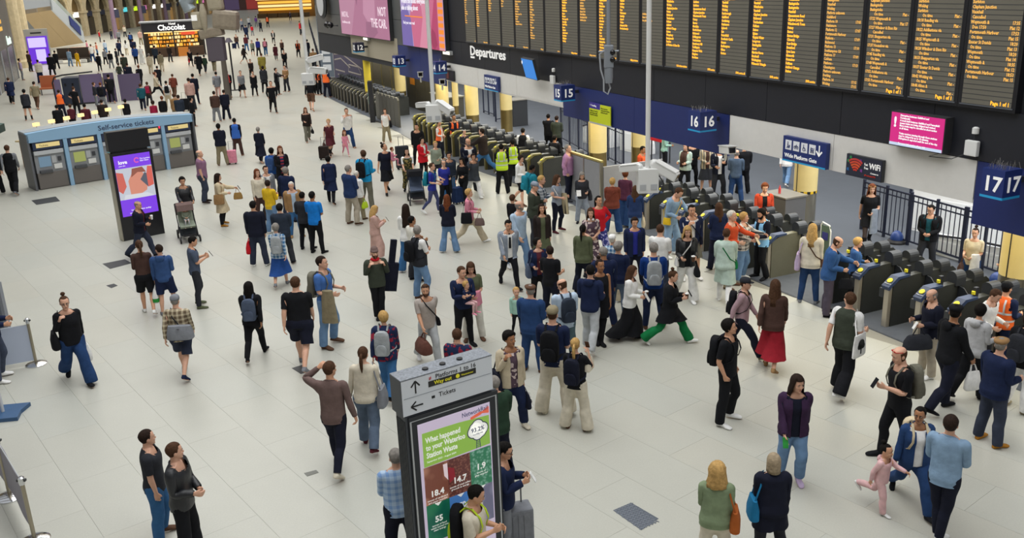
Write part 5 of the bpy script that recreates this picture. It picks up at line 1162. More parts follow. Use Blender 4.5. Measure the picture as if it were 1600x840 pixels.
# grey booth behind the wide gate, water bottle on it
q = at(1222, 372); t = thing('staff_booth', 'grey boxy staff desk in front of the taped column', 'desk', q, WROT); B(-.45, .45, -.35, .35, 0, 1.22).build('cabinet', M('booth_grey', '6c6d70', .45, .2), t, bevel=.02); B(-.48, .48, -.38, .38, 1.22, 1.26).build('top', M('booth_top', '7d7a72', .4), t)
q = at(1218, 302, 1.26); t = thing('drink_bottle', 'red and clear drink bottle standing on the grey staff desk', 'bottle', (q[0], q[1], 1.26)); MB().lathe([(.035, 0), (.037, .12), (.03, .16), (.014, .19), (.014, .22)], n=14).build('bottle', M('bottle_red', 'c8484c', .2), t, True)
q = at(807, 195); t = thing('staff_booth', 'dark grey staff desk beyond the yellow-lit gates', 'desk', q, WROT); B(-.5, .5, -.4, .4, 0, 1.25).build('cabinet', DGREY, t, bevel=.02); B(-.53, .53, -.43, .43, 1.25, 1.29).build('top', M('booth_top', '7d7a72', .4), t)
# railings on the platform side
def railing(name, label, a, b, h, n_post, pick=.15, mat=None, z0=.0):
    a, b = np.array(a[:2]), np.array(b[:2]); L = np.linalg.norm(b-a); t = thing(name, label, 'railing', (a[0], a[1], z0), math.atan2(*(b-a)[::-1])); mat = mat or RAIL
    for i in range(n_post): x = L*i/(n_post-1); B(x-.03, x+.03, -.03, .03, 0, h).build('post', mat, t)
    B(0, L, -.02, .02, h-.10, h-.06).build('top_rail', mat, t); B(0, L, -.02, .02, .10, .14).build('bottom_rail', mat, t); B(0, L, -.015, .015, h-.24, h-.21).build('middle_rail', mat, t)
    p = None; k = int(L/pick)
    for i in range(1, k):
        x = L*i/k
        if p is None: p = B(-.009, .009, -.009, .009, .12, h-.08).build('picket', mat, t); p.location = (x, 0, 0)
        else: c = p.copy(); SC.collection.objects.link(c); c.parent = t; c.location = (x, 0, 0)
    return t
f1, f2 = at(1345, 358), at(1500, 411); d_ = (f2-f1)/np.linalg.norm(f2-f1)
railing('railing', 'navy picket railing behind the person in the short black dress', f1, f2, 1.42, 5); railing('railing', 'navy picket railing continuing to the column at the right edge', f2+d_*.05, at(1600, 447), 1.42, 4)
off_ = np.array([1.9, .95, 0]); railing('railing', 'second navy picket railing behind the first, beyond the white parapet', f1+off_*1.4-d_*1.0, f2+off_*1.4, 1.35, 5)
railing('railing', 'navy picket railing between sign 15 and the cream column', at(877, 219), at(919, 242), 1.55, 4, .2); railing('railing', 'navy picket railing between the two cream columns', at(950, 250), at(974, 262), 1.5, 3, .17); railing('railing', 'tall navy gate frame under the second gate sign, left bay', at(756, 176), at(772, 182), 1.7, 3, .9); railing('railing', 'tall navy gate frame under the second gate sign, right bay', at(775, 190), at(800, 186), 1.7, 3, .9)
# white escalator parapets seen through the railings
WM = M('parapet_white', 'f3f5f5', .4, noise=.03)
def parapet(label, a, b, h, w, curl=True):
    a, b = np.array(a[:2]), np.array(b[:2]); L = np.linalg.norm(b-a); t = thing('escalator_parapet', label, 'escalator', (a[0], a[1], 0), math.atan2(*(b-a)[::-1]))
    pr = [(0, 0), (0, h*.75)]+([(L-h*.9+h*.9*math.sin(q), h*.15+h*.85*math.cos(q)) for q in np.linspace(0, PI/2, 8)] if curl else [(L, h)])+[(L, 0)]
    MB().prism(pr, -w/2, w/2).build('side_wall', WM, t, fix=True); n = max(2, int(L/1.1))
    for i in range(n): B(L*i/n+.02, L*(i+1)/n-.02, -w/2-.012, -w/2, .08, h*.62).build('panel', M('panel_white', 'eceff0', .4), t)
    MB().tube([(.0, -w/2, h*.77), (L*.4, -w/2, h*.95), (L*.75, -w/2, h*1.02)], .03, 6).build('handrail', M('rubber_black', '1a1a1c', .6), t)
    return t
parapet('long white escalator wall with a curved end behind the railing at the right', at(1384, 366)+(1.0, .5, 0), at(1548, 404)+(1.25, .6, 0), 1.55, .5); parapet('low white parapet nearer the railing at the right', at(1440, 396)+(.35, .15, 0), at(1590, 440)+(.4, .2, 0), .62, .3, False); parapet('white parapet behind the railing left of the cream column', at(898, 226)+(.6, .6, 0), at(930, 236)+(.9, .7, 0), .95, .5, False); parapet('white parapet behind the railing between the cream columns', at(952, 238)+(.7, .6, 0), at(985, 248)+(.9, .7, 0), 1.2, .5)
for i, (p, lab) in enumerate([((1402, 374), 'blue domed floor bollard base at the left of the right hand railing'), ((1556, 440), 'blue domed base beside the beige blouse wearer at the right hand railing')]):
    q = at(*p)+np.array([-.15, -.3, 0]); t = thing('domed_base', lab, 'base', q); MB().lathe([(.24, 0), (.24, .05), (.20, .10)], n=18).build('foot', M('rubber_black', '1a1a1c', .6), t); MB().ball((0, 0, .12), (.17, .17, .22)).build('dome', M('dome_blue', '24407c', .4), t, True)
q = at(1032, 254); t = thing('post_box', 'red box on legs beyond the gates under sign 16', 'box', q, WROT)
B(-.36, .36, -.25, .25, .85, 1.75).build('cabinet', M('box_red', 'd42228', .4), t, bevel=.02); [B(x-.02, x+.02, y-.02, y+.02, 0, .85).build('leg', DGREY, t) for x in (-.32, .32) for y in (-.2, .2)]; B(-.06, .06, -.262, -.25, 1.5, 1.66).build('label_plate', LETT, t); B(-.34, .34, -.256, -.25, 1.3, 1.32).build('slot', DGREY, t)
# dark rooms, screens and the mural beyond the far gates
t = thing('beige_screen_wall', 'beige translucent screens behind the far gate row', 'screen', wpt(47.5, -2.4, 0), WROT); BG = M('screen_beige', 'a39c80', .5, noise=.08)
for i in range(4): B(1.9*i+.03, 1.9*i+1.87, -.03, .03, .9, 3.4).build('pane', BG, t); B(1.9*i-.04, 1.9*i+.04, -.06, .06, 0, 3.4).build('mullion', M('mullion_yellowish', 'b8aa70', .4, .3), t)  # mullions in a pale yellow metal
t = thing('dark_screen_wall', 'dark olive flat-panelled hoarding with an orange notice beyond the gates', 'hoarding', wpt(40.0, -2.7, 0), WROT)
for i in range(3): B(1.6*i+.01, 1.6*i+1.59, -.04, .04, 0, 2.1).build('panel', M('hoarding_olive', '4a4840', .6, noise=.08), t)
B(.75, 1.5, -.06, -.04, 1.35, 1.75).build('notice', M('notice_orange', 'e09020', .6), t); B(.95, 1.3, -.062, -.04, 1.75, 1.95).build('notice_top', M('notice_red', 'd8502c', .6), t)
t = thing('dark_desk', 'dark olive staff counter behind the second hanging camera', 'desk', wpt(34.2, -2.0, 0), WROT); B(0, 2.6, 0, .8, 0, 1.35).build('counter', M('hoarding_olive', '4a4840', .6, noise=.08), t); B(-.05, 2.65, -.05, .85, 1.35, 1.41).build('top', M('counter_top', '77745f', .5), t)
t = thing('slatted_partition', 'row of rounded dark grey partition panels between the far and the yellow-lit gates', 'partition', wpt(36.3, .3, 0), WROT)
for i in range(6): MB().prism([(.62*i+.02, 0), (.62*i+.02, 1.35), (.62*i+.12, 1.46), (.62*i+.5, 1.46), (.62*i+.6, 1.35), (.62*i+.6, 0)], -.05, .05).build('panel', M('partition_dark', '55544e', .5, .2), t, fix=True)
q = at(583, 190); t = thing('lit_totem', 'slim totem with a pale green lit screen at the end of the far gates', 'screen', q, WROT-R(20)); B(-.32, .32, -.12, .12, 0, 2.1).build('body', M('totem_dark', '23242a', .4), t); B(-.24, .24, -.13, -.12, .95, 2.0).build('face', E('screen_mint', 'a6dcc8', .9), t); B(-.08, .08, -.135, -.13, 1.2, 1.4).build('printed_mark', DGREY, t); B(-.06, .06, -.135, -.13, 1.5, 1.7).build('printed_mark', DGREY, t)
t = thing('mural_wall', 'dark violet mural wall with pale line drawings beside the number 12 sign', 'mural', wpt(57, -2.9, 0), WROT); B(0, 9.0, -.06, .06, 0, 4.5).build('panel', M('mural_violet', '4a4660', .6, noise=.05), t)
LN = M('mural_line', 'a9a098', .6); ln = MB()
def pl(pts, w=.05): ln.tube([(a, -.075, b) for a, b in pts], [(.01, w)]*len(pts), 4)
pl([(1.5, 2.3), (1.6, 3.6), (2.2, 4.2), (2.9, 4.1), (3.2, 3.3), (3.2, 2.3)]); [pl([(1.7+.28*i, 2.4), (1.8+.26*i, 3.6)], .03) for i in range(5)]; [pl([(1.6, 2.6+.35*i), (3.2, 2.6+.35*i)], .03) for i in range(4)]
pl([(.4, 2.0), (2.5, 2.15), (5.5, 1.7), (7.5, 1.4)]); pl([(.4, 1.6), (2.2, 1.8), (4.5, 1.3)]); pl([(.5, .9), (3.0, .9)]); pl([(1.0, .6), (4.0, .55)]); pl([(4.0, 1.0), (4.2, 1.5), (6.5, 1.5), (7.2, 1.0), (4.0, 1.0)]); pl([(.5, 3.3), (.8, 3.9), (1.1, 3.5), (.6, 2.9), (1.1, 2.7)]); pl([(3.4, 2.4), (8, 2.2)], .03)
ln.build('line_drawing', LN, t)
text('lettering', '12', .5, LETT, t, (6.2, -.08, 3.2))
q = at(505, 150); t = thing('striped_banner', 'pale upright banner with a column of white squares at the mural end', 'banner', at(513, 120), WROT+R(60)); B(-.5, .5, -.04, .04, 0, 4.6).build('panel', M('banner_slate', '6d7884', .5), t); [B(-.32, .32, -.05, -.04, .5+.62*i, .95+.62*i).build('white_square', E('square_white', 'eef0ee', .5), t) for i in range(6)]
# ------------------------------------------------------------------ white masts let down from the roof, with cameras
def mast(label, p, z, r, ztop=13, cams=(), boxw=.3, boxh=.45):
    q = at(p[0], p[1], z); t = thing('camera_mast', label, 'camera mast', (q[0], q[1], z))
    MB().lathe([(r, 0), (r, ztop-z)], n=14).build('pole', WPAINT, t, True)
    B(-boxw/2, boxw/2, -boxw*.35, boxw*.35, -boxh, 0).build('junction_box', WPAINT, t, bevel=.015, label='white junction box'); B(-boxw*.42, -boxw*.12, -boxw*.38, -boxw*.35, -boxh*.85, -boxh*.62).build('box_lid', LGREY, t); B(boxw*.1, boxw*.42, -boxw*.38, -boxw*.35, -boxh*.85, -boxh*.62).build('box_lid', LGREY, t)
    for (rz, tilt, k, dx, dz) in cams:
        e = bpy.data.objects.new('camera_head', None); SC.collection.objects.link(e); e.parent = t; Rr = Matrix.Rotation(rz, 3, 'Z')@Matrix.Rotation(tilt, 3, 'X'); c = (dx, 0, dz)
        bpy.data.objects.remove(e)
        m = MB(); m.box(-.095*k, .095*k, -.50*k, .02*k, -.085*k, .085*k, rot=Rr, c=c); hd = m.build('camera_housing', WPAINT, t, bevel=.025*k); B(-.105*k, .105*k, -.46*k, -.02*k, .085*k, .10*k, rot=Rr, c=c).build('sun_shield', WPAINT, hd); B(-.06*k, .06*k, -.505*k, -.50*k, -.05*k, .05*k, rot=Rr, c=c).build('lens_window', M('lens_black', '0e0e12', .1), hd)
        MB().ball(c, .10*k).build('pan_head', WPAINT, t, True); MB().tube([(dx*.2, 0, -.08), (dx*.8, 0, dz-.16*k), c], .03*k, 8).build('arm', WPAINT, t)
    return t
t = mast('tall white camera mast in front of the board, box over the crowd', (1012, 262), 3.6, .045, cams=((R(62), R(26), 1.0, .12, .06), (R(-115), R(8), .75, -.16, .02)), boxw=.38, boxh=.46)
MB().tube([(.2, -.05, -.5), (.3, -.05, -.3), (.18, -.05, -.1)], .012, 6).build('cable', DGREY, t)
t = mast('white camera mast in front of the bright pink advert screen', (677, 163), 4.6, .042, cams=((R(52), R(26), .82, .10, .02), (R(-120), R(5), .6, -.10, .0)), boxw=.32, boxh=.36)
t = mast('leftmost white camera mast, above the far gates', (481, 114), 4.6, .05, cams=((R(75), R(5), 1.0, .1, .08), (R(100), R(-12), .9, .05, .35)), boxw=.36, boxh=.34)
q = at(951, 80, 5.6); t = thing('camera_mast', 'grey hanging rod with a dark twin camera and looped cable', 'camera mast', (q[0], q[1], 5.6)); GP_ = M('rod_grey', '8d939b', .45, .2)
MB().lathe([(.038, .05), (.038, 7)], n=12).build('pole', GP_, t, True); B(-.09, .09, -.07, .07, -.32, .12).build('camera_body', GP_, t, bevel=.02); [MB().ball((.07, -.06, z), .055).build('lens', M('lens_black', '0e0e12', .1), t, True) for z in (-.02, -.16)]; MB().lathe([(.07, -.62), (.085, -.5), (.085, -.32)], n=12).build('lower_body', GP_, t, True); MB().tube([(-.08, 0, .02), (-.18, 0, -.05), (-.16, 0, -.35), (-.1, 0, -.55), (-.10, 0, -.78), (-.02, 0, -.84), (.03, 0, -.72), (.0, 0, -.60)], .018, 6).build('cable', M('cable_grey', 'a3a7ad', .5), t); MB().tube([(-.2, 0, 0), (.2, 0, .0)], .02, 6).build('bracket', GP_, t)
# blurred cluster of speakers hanging before the chocolate kiosk, and the slim post
q = at(340, 95, 3.2); t = thing('hanging_cluster', 'brownish grey cluster of hanging housings with a curved pipe, right of the chocolate kiosk', 'fixture', (q[0], q[1], 3.2)); CG = M('cluster_beige', '8c8272', .6, noise=.15); CD = M('cluster_dark', '57505a', .6)
B(-.42, .48, -.3, .3, 0, 1.25).build('lower_box', CD, t, bevel=.06); B(-.5, .75, -.35, .35, 1.25, 1.75, rot=Matrix.Rotation(R(-9), 3, 'Y')).build('housing', CG, t, bevel=.1); B(-.2, 1.15, -.4, .4, 1.7, 2.7, rot=Matrix.Rotation(R(7), 3, 'Y')).build('housing', CG, t, bevel=.2); B(.1, .9, -.3, .3, 2.6, 3.7, rot=Matrix.Rotation(R(-4), 3, 'Y')).build('housing', M('cluster_pale', 'a09884', .6, noise=.1), t, bevel=.15); MB().lathe([(.05, 1.5), (.16, 1.9), (.2, 2.6), (.1, 3.0)], c=(-.35, -.3), n=10).build('horn', M('cluster_pale', 'a09884', .6, noise=.1), t, True); B(-1.05, -.35, -.3, .3, 1.7, 2.6).build('side_housing', M('cluster_pale', 'a09884', .6, noise=.1), t, bevel=.12); MB().tube([(-1.1, 0, 2.7), (-1.3, 0, 3.1), (-.8, 0, 3.8), (-.35, 0, 4.8), (-.15, 0, 7)], [.35, .36, .30, .32, .34], 12).build('curved_pipe', M('pipe_grey', '9aa6ae', .4, .3), t, True); B(-1.0, -.7, -.34, -.3, 2.15, 2.45).build('white_tag', LETT, t); MB().lathe([(.08, 3.6), (.08, 9)], c=(.2, 0), n=10).build('rod', CG, t)
q = at(367, 141); t = thing('slim_post', 'dark slim upright post beside the person with the scarlet rucksack', 'post', q); MB().lathe([(.32, 0), (.32, .03), (.06, .06), (.06, 3.6)], n=12).build('post', M('post_black', '1b1a1e', .5), t, True); MB().lathe([(.30, 3.3), (.12, 3.6)], n=10).build('collar', CD, t)
q = at(357, 156); t = thing('slim_post', 'brown tapering post next to the dark slim post', 'post', q); MB().lathe([(.22, 0), (.17, 2.2), (.14, 3.8)], n=12).build('post', M('post_brown', '5d564e', .6), t, True)
# ------------------------------------------------------------------ self-service ticket machines
a_, b_ = at(60, 298), at(310, 257); L = np.linalg.norm(b_-a_); rz = math.atan2(*(b_-a_)[:2][::-1]); TB = M('ticket_blue', '8fb6d6', .5); TG = M('ticket_grey', '74767a', .45, noise=.05)
t = thing('ticket_machine_bank', 'long pale blue Self-service tickets housing at the left', 'ticket bank', a_, rz, None)
B(0, L, .32, 1.0, 0, 2.02).build('carcass', TG, t); bw = L/5
def arc(x): return 2.10+.16*math.sin(PI*min(1, max(0, x/L*.9+.1)))
xs = np.linspace(-.06, L+.06, 17); MB().prism([(x, 1.80 if True else 0) for x in (-.06, L+.06)]+[(x, arc(x)) for x in xs[::-1]], -.02, .22).build('header', TB, t, fix=True); MB().prism([(x, arc(x)-.10) for x in xs]+[(x, arc(x)+.02) for x in xs[::-1]], .22, 1.05).build('roof', M('bank_roof', '9aa0a4', .5), t, fix=True)
for i in range(1, 5): B(i*bw-.07, i*bw+.07, -.02, .34, 0, 1.82).build('divider', TB, t)
B(-.07, .0, -.02, 1.05, 0, 2.1).build('end_panel', M('end_grey', '63656a', .5), t); B(L, L+.07, -.02, 1.05, 0, 2.1).build('end_panel', M('end_grey', '63656a', .5), t)
text('lettering', 'Self-service tickets', .27, M('letter_navy', '3a4a6a', .5), t, (L*.40, -.025, 1.93), sx=1.08, bold=.003)
for i in range(5):
    m = thing('ticket_machine', 'grey self-service ticket machine, the %s from the left in the pale blue housing' % ORD[i], 'ticket machine', a_+(b_-a_)*((i+.5)/5)+np.array([0, 0, .0]), rz, 'self-service ticket machines'); w = bw/2-.10
    B(-w, w, .06, .32, .02, .62).build('lower_door', M('machine_door', '6f6a66', .5), m, bevel=.01); B(-w, w, .10, .32, .62, 1.30).build('front', M('machine_front', '8d9094', .45), m); B(-w, w, .04, .32, 1.30, 1.46).build('light_bar', M('machine_light', 'c2c6ca', .4), m, bevel=.02); B(-w, w, .02, .32, 1.50, 1.80).build('sign_case', M('machine_navy', '2c3854', .4), m)
    B(-w+.12, w-.10, .012, .02, 1.58, 1.74).build('lit_sign', E('sign_cream', 'e6cf8a', .8), m); text('lettering', 'Tickets', .11, M('ink_dark', '2a2a2a', .6), m, (-w+.22, .008, 1.615)); B(-w+.14, w-.5, .075, .10, .84, 1.22).build('screen', E('ticket_screen_%d' % (i % 3), ['7fa0b8', 'b9c26a', '4f8c8c'][i % 3], .55), m); B(w-.46, w-.30, .07, .10, .95, 1.22).build('card_reader', LGREY, m); B(w-.24, w-.12, .065, .10, 1.0, 1.16).build('keypad', M('keypad', '3c3e44', .5), m); B(w-.42, w-.14, .05, .10, .72, .90).build('coin_tray', WPAINT, m); B(-w+.1, w-.5, .0, .12, .60, .72).build('ticket_tray', M('tray_dark', '4a4c50', .4), m, bevel=.02)
    if i == 3: B(w-.06, w, .0, .02, 1.7, 1.8).build('red_light', E('red_lamp', 'ff3050', 1.0), m)
# purple screen kiosk
a_, b_ = at(194, 377), at(258, 364); L = np.linalg.norm(b_-a_); rz = math.atan2(*(b_-a_)[:2][::-1]); t = thing('screen_kiosk', 'tall black kiosk with a bright purple screen in front of the ticket machines', 'kiosk', a_, rz)
KB = M('kiosk_black', '1c1c20', .35); B(0, L, 0, .30, 0, 2.60).build('body', KB, t, bevel=.01); B(.02, L-.02, .02, .28, 2.66, 3.22).build('header', KB, t, bevel=.01); B(.1, L-.1, .08, .22, 2.60, 2.66).build('neck', DGREY, t); B(-.025, .0, -.01, .31, 0, 2.6).build('side_trim', STEEL, t)
V1 = E('screen_violet', '7a3be0', .95); B(.09, L-.09, -.012, 0, .72, 2.52).build('screen', V1, t); x0, x1 = .09, L-.09
B(x0, x1, -.015, -.012, 1.22, 2.14).build('picture', E('pic_pale', 'c7ccd6', .85), t)
for k, (pp, c) in enumerate([([(.09, 1.5), (.09, 2.05), (.28, 2.0), (.33, 1.6), (.2, 1.4)], 'd86a5c'), ([(.42, 1.35), (.40, 1.75), (.55, 2.0), (.8, 2.02), (.98, 1.75), (.9, 1.42), (.65, 1.3)], 'e0947c'), ([(.5, 1.85), (.55, 2.1), (.85, 2.12), (.95, 1.95), (.7, 1.98)], '9a5a48'), ([(.75, 1.75), (.9, 1.95), (1.1, 1.8), (1.12, 1.55), (.95, 1.5)], '5c5f6c'), ([(.95, 1.5), (1.12, 1.55), (1.13, 2.1), (1.0, 2.12), (.95, 1.9)], 'e0685a'), ([(.2, 1.22), (.25, 1.36), (.9, 1.34), (1.1, 1.22)], 'dfe3ea')]): blob(t, pp, -.016-.001*k, E('pic_%d' % k, c, .8))
text('lettering', 'love', .15, E('screen_white', 'ffffff', .9), t, (.2, -.018, 2.27), bold=.004); text('lettering', 'your skin', .05, E('screen_white', 'ffffff', .9), t, (.2, -.018, 2.2)); text('lettering', 'The London\nSkin Clinic', .06, E('screen_white', 'ffffff', .9), t, (.82, -.018, 2.34)); ring = MB().tube([(.73+.065*math.cos(q), -.018, 2.33+.065*math.sin(q)) for q in np.linspace(.5, 5.5, 11)], .018, 5); ring.build('printed_ring', E('pic_ring', 'e05ab0', .9), t); text('lettering', 'Visit our clinic today', .07, E('screen_white', 'ffffff', .9), t, (.35, -.018, .86)); text('lettering', 'Waterloo', .07, E('screen_white', 'ffffff', .9), t, (.3, -.018, .77))
# pushchairs
def pushchair(label, p, phi, hood, seat):
    q = at(*p); v = -q[:2]/np.linalg.norm(q[:2]); rg = np.array([-v[1], v[0]]); Dv = math.cos(R(phi))*v+math.sin(R(phi))*rg; t = thing('pushchair', label, 'pushchair', q, math.atan2(Dv[0], -Dv[1])); FR = M('pram_frame', '26272b', .4, .4)
    for x in (-.24, .24): MB().tube([(x, .42, 1.02), (x, .22, .62), (x, -.34, .14)], .016, 6).build('frame_bar', FR, t); MB().tube([(x, .36, .14), (x, .05, .5)], .016, 6).build('frame_bar', FR, t)
    MB().tube([(-.24, .42, 1.02), (.24, .42, 1.02)], .02, 8).build('handle', M('foam_black', '1a1a1a', .8), t)
    for x in (-.27, .27):
        for y, r in ((.36, .13), (-.36, .10)):
            w = MB().lathe([(r, -.02), (r, .02)], n=16); w.v = [(x+c_2, y+a, r+b) for a, b, c_2 in w.v]; w.build('wheel', M('rubber_black', '1a1a1c', .6), t, fix=True)
    MB().prismx([(.18, .45), (-.22, .40), (-.26, .46), (.10, .54), (.26, .92), (.33, .90)], -.21, .21).build('seat', fabric(seat), t, fix=True); MB().prismx([(.34, .70), (.36, .98), (.18, 1.10), (-.06, 1.06), (-.14, .90), (.12, .98)], -.23, .23).build('hood', fabric(hood), t, fix=True); B(-.22, .22, -.05, .34, .16, .34).build('basket', fabric('charcoalgrey'), t); B(-.18, .18, -.42, -.22, .20, .24).build('footrest', FR, t); return t, q
pushchair('grey pushchair with a baby in it, pushed by the person in black leather', (296, 374), 5, 'taupe', 'greygreen'); pushchair('black pushchair with a pale blue lining, pushed by the dungaree wearer', (652, 316), 5, 'black', 'slate')
def floor_case(label, p, col, h=.62, w=.42, phi=0):
    q = at(*p); t = thing('suitcase', label, 'suitcase', q, R(phi)); B(-w/2, w/2, -.13, .13, .06, h+.06).build('shell', fabric(col), t, bevel=.03)
    for i in range(4): B(-w/2+.06+i*(w-.12)/4, -w/2+.09+i*(w-.12)/4, -.137, -.13, .12, h).build('rib', fabric(col), t)
    MB().tube([(-.1, .08, h), (-.1, .08, h+.42), (.1, .08, h+.42), (.1, .08, h)], .011, 6).build('handle', M('handle_grey', '6a6c70', .4), t); [MB().ball((x, y, .032), .032, 8, 6).build('wheel', M('rubber_black', '1a1a1c', .6), t) for x in (-w/2+.06, w/2-.06) for y in (-.09, .09)]
floor_case('large black suitcase pulled by the person in the black jacket near the gates', (630, 264), 'charcoal', .85, .5, 20); floor_case('pink cabin suitcase beside the person in the blue staff vest', (364, 256), 'pink', .52, .36, 10); floor_case('small dark blue suitcase behind the pink blouse wearer', (716, 318), 'navyblue', .5, .36, 40); floor_case('silver ribbed suitcase right of the direction sign', (808, 862), 'grey', .62, .42, 15); floor_case('dark brown cabin bag beside the maroon dress wearer', (507, 249), 'brownblack', .5, .4, 0)
# ------------------------------------------------------------------ direction sign and recycling poster, nearest the camera
PL, PR = at(626, 597, 3.0), at(768, 555, 3.0); W0_ = np.linalg.norm((PR-PL)[:2]); rz = math.atan2(*(PR-PL)[:2][::-1]); t = thing('direction_totem', 'tall dark direction sign with arrows over a backlit recycling poster', 'sign', (PL[0], PL[1], 0), rz)
TD = M('totem_grey', '4a4e54', .4, .5, noise=.08); TF = M('totem_frame', '2c2f34', .35, .3); SG = M('sign_pale_grey', 'd9dee4', .5)
B(.0, W0_, .0, .26, 2.58, 3.0).build('sign_box', SG, t, bevel=.004); B(-.003, W0_+.003, -.0, .263, 2.995, 3.012).build('sign_roof', M('roof_speckle', '80858c', .7, noise=.35, nscale=40), t); B(-.005, 0, .002, .258, 2.58, 3.0).build('sign_side', TD, t)
for x in (.36, .58, .80): MB().lathe([(.035, 3.012), (.035, 3.03)], c=(x, .11), n=14).build('roof_bolt', M('bolt_black', '1c1d20', .5), t)
B(.03, W0_+.05, .02, .25, 0, 2.56).build('cabinet', TD, t, bevel=.008); B(.06, W0_+.06, .0, .03, .30, 2.55).build('door_frame', TF, t); B(.07, W0_+.04, -.002, .0, .30, 2.50).build('door_edge', M('edge_silver', 'b9bcc0', .3, .6), t); B(.09, W0_+.02, -.004, .0, .31, 2.49).build('door_panel', TF, t)
for i in range(6): B(.024, .03, .04+i*.036, .055+i*.036, .0, 2.5).build('side_groove', TF, t)
B(.1, W0_-.05, .04, .22, 2.55, 2.585).build('neck', TF, t)
B(.02, W0_-.02, -.003, .0, 2.785, 2.790).build('divider_line', M('rule_grey', '8d949c', .5), t); INK = M('ink_black', '15161a', .6)
def arrow(x, z, d):
    m = MB(); s = .105
    if d == 'up': m.box(x-.008, x+.008, -.004, 0, z, z+s*1.35); L_2 = [((x, z+s*1.38), (x-s*.5, z+s*.78)), ((x, z+s*1.38), (x+s*.5, z+s*.78))]
    else: m.box(x-s*.6, x+s*.75, -.004, 0, z+s*.5-.008, z+s*.5+.008); L_2 = [((x-s*.65, z+s*.5), (x-s*.05, z+s*1.0)), ((x-s*.65, z+s*.5), (x-s*.05, z))]
    for (a, b), (c, d2) in L_2: m.tube([(a, -.002, b), (c, -.002, d2)], [(.002, .009)]*2, 4)
    m.build('arrow', INK, t)
arrow(.17, 2.82, 'up'); arrow(.17, 2.62, 'left')
text('lettering', 'Platforms 1 to 16', .074, INK, t, (.42, -.003, 2.925), depth=.001); text('rail_symbol', '\u2260', .075, M('ink_red', 'c83038', .6), t, (.33, -.003, 2.925), depth=.001); text('lettering', 'Tickets', .074, INK, t, (.45, -.003, 2.70), depth=.001); B(.36, .40, -.003, 0, 2.70, 2.73).build('ticket_symbol', INK, t)
B(.33, .94, -.004, 0, 2.845, 2.912).build('way_out_band', M('band_black', '201f1c', .5), t); YL = M('letter_yellow', 'e8e02c', .5, emit=.1); text('lettering', 'Way out', .062, YL, t, (.40, -.006, 2.86), depth=.001, bold=.001); o = MB().lathe([(.025, -.001), (.025, .001)], n=14); o.v = [(.70+a, -.006+c_2, 2.878+b) for a, b, c_2 in o.v]; o.build('yellow_disc', YL, t, fix=True); text('lettering', 'Westminster', .03, YL, t, (.745, -.006, 2.866), depth=.001)
# the poster: 1.02 m wide
px0, px1, pz0, pz1 = .155, W0_-.06, .42, 2.44; pw = px1-px0; yy = -.006
def P2(u, v): return (px0+u*pw, pz1-v*pw)
def rect(u0, v0, u1, v1, mat, k=0, name='printed_panel'): a, b = P2(u0, v1), P2(u1, v0); return B(a[0], b[0], yy-.001*(k+1), yy-.001*k, a[1], b[1]).build(name, mat, t)
PE = lambda n_, c: M(n_, c, .4, emit=.35)
B(px0, px1, yy, -.003, pz0, pz1).build('poster', PE('poster_lilac', 'cdbfd6'), t)
g = MB().prism([P2(.05, .13), P2(.05, .58), P2(.98, .56), P2(.98, .17), P2(.55, .14)], yy-.001, yy); g.build('green_panel', PE('poster_green', '8fba4c'), t, fix=True)
for q in range(4): MB().tube([(P2(.72, .125)[0], yy-.002, P2(0, .15-.004*q)[1]), (P2(.86, .10)[0], yy-.002, P2(0, .118-.006*q)[1]), (P2(.98, .05)[0], yy-.002, P2(0, .06+.022*q)[1])], [(.001, .012)]*3, 4).build('rail_swoosh', PE('poster_orange', 'e8694c'), t)
text('lettering', 'NetworkRail', .082, PE('ink_blue', '3a4266'), t, (P2(.60, 0)[0], yy-.002, P2(0, .095)[1]), depth=.001, tilt=R(1), sx=.82)
PWH = PE('poster_white', 'f2f2ee'); text('lettering', 'What happened\nto your Waterloo\nStation Waste', .094, PWH, t, (P2(.09, 0)[0], yy-.003, P2(0, .27)[1]), depth=.001, bold=.002, sx=.74); text('lettering', 'September 2023 - August 2024', .030, PWH, t, (P2(.09, 0)[0], yy-.003, P2(0, .53)[1]), depth=.001)
cl = MB(); cy_, cx_ = P2(0, .33)[1], P2(.81, 0)[0]
for r_add, mat, k in ((.012, M('ink_outline', '3a4266', .6), 2), (0, PWH, 3)):
    m = MB()
    for dx, dz, r in ((0, .06, .075), (-.06, .0, .07), (.06, .01, .075), (0, -.04, .07), (-.03, .03, .08), (.04, -.02, .07)):
        n0 = len(m.v); m.lathe([(r+r_add, -.0005), (r+r_add, .0005)], n=18); m.v[n0:] = [(cx_+dx*1.0+a, yy-.001*k+c_2, cy_+dz+b) for a, b, c_2 in m.v[n0:]]
    m.build('cloud', mat, t, fix=True)
text('lettering', '93.2%', .075, PE('ink_blue', '3a4266'), t, (cx_, yy-.005, cy_-.005), 'CENTER', depth=.001, bold=.001); text('lettering', 'recycling rate', .026, PE('ink_blue', '3a4266'), t, (cx_, yy-.005, cy_-.045), 'CENTER', depth=.001)
ld = MB(); [ld.tube([(cx_+dx, yy-.003, cy_-.11), (cx_+dx*1.4, yy-.003, cy_-.22)], .004, 4) for dx in (-.02, .02)]; [ld.tube([(cx_-.024, yy-.003, cy_-.12-.022*q), (cx_+.024, yy-.003, cy_-.12-.022*q)], .003, 4) for q in range(5)]; ld.build('ladder', PE('ink_blue', '3a4266'), t)
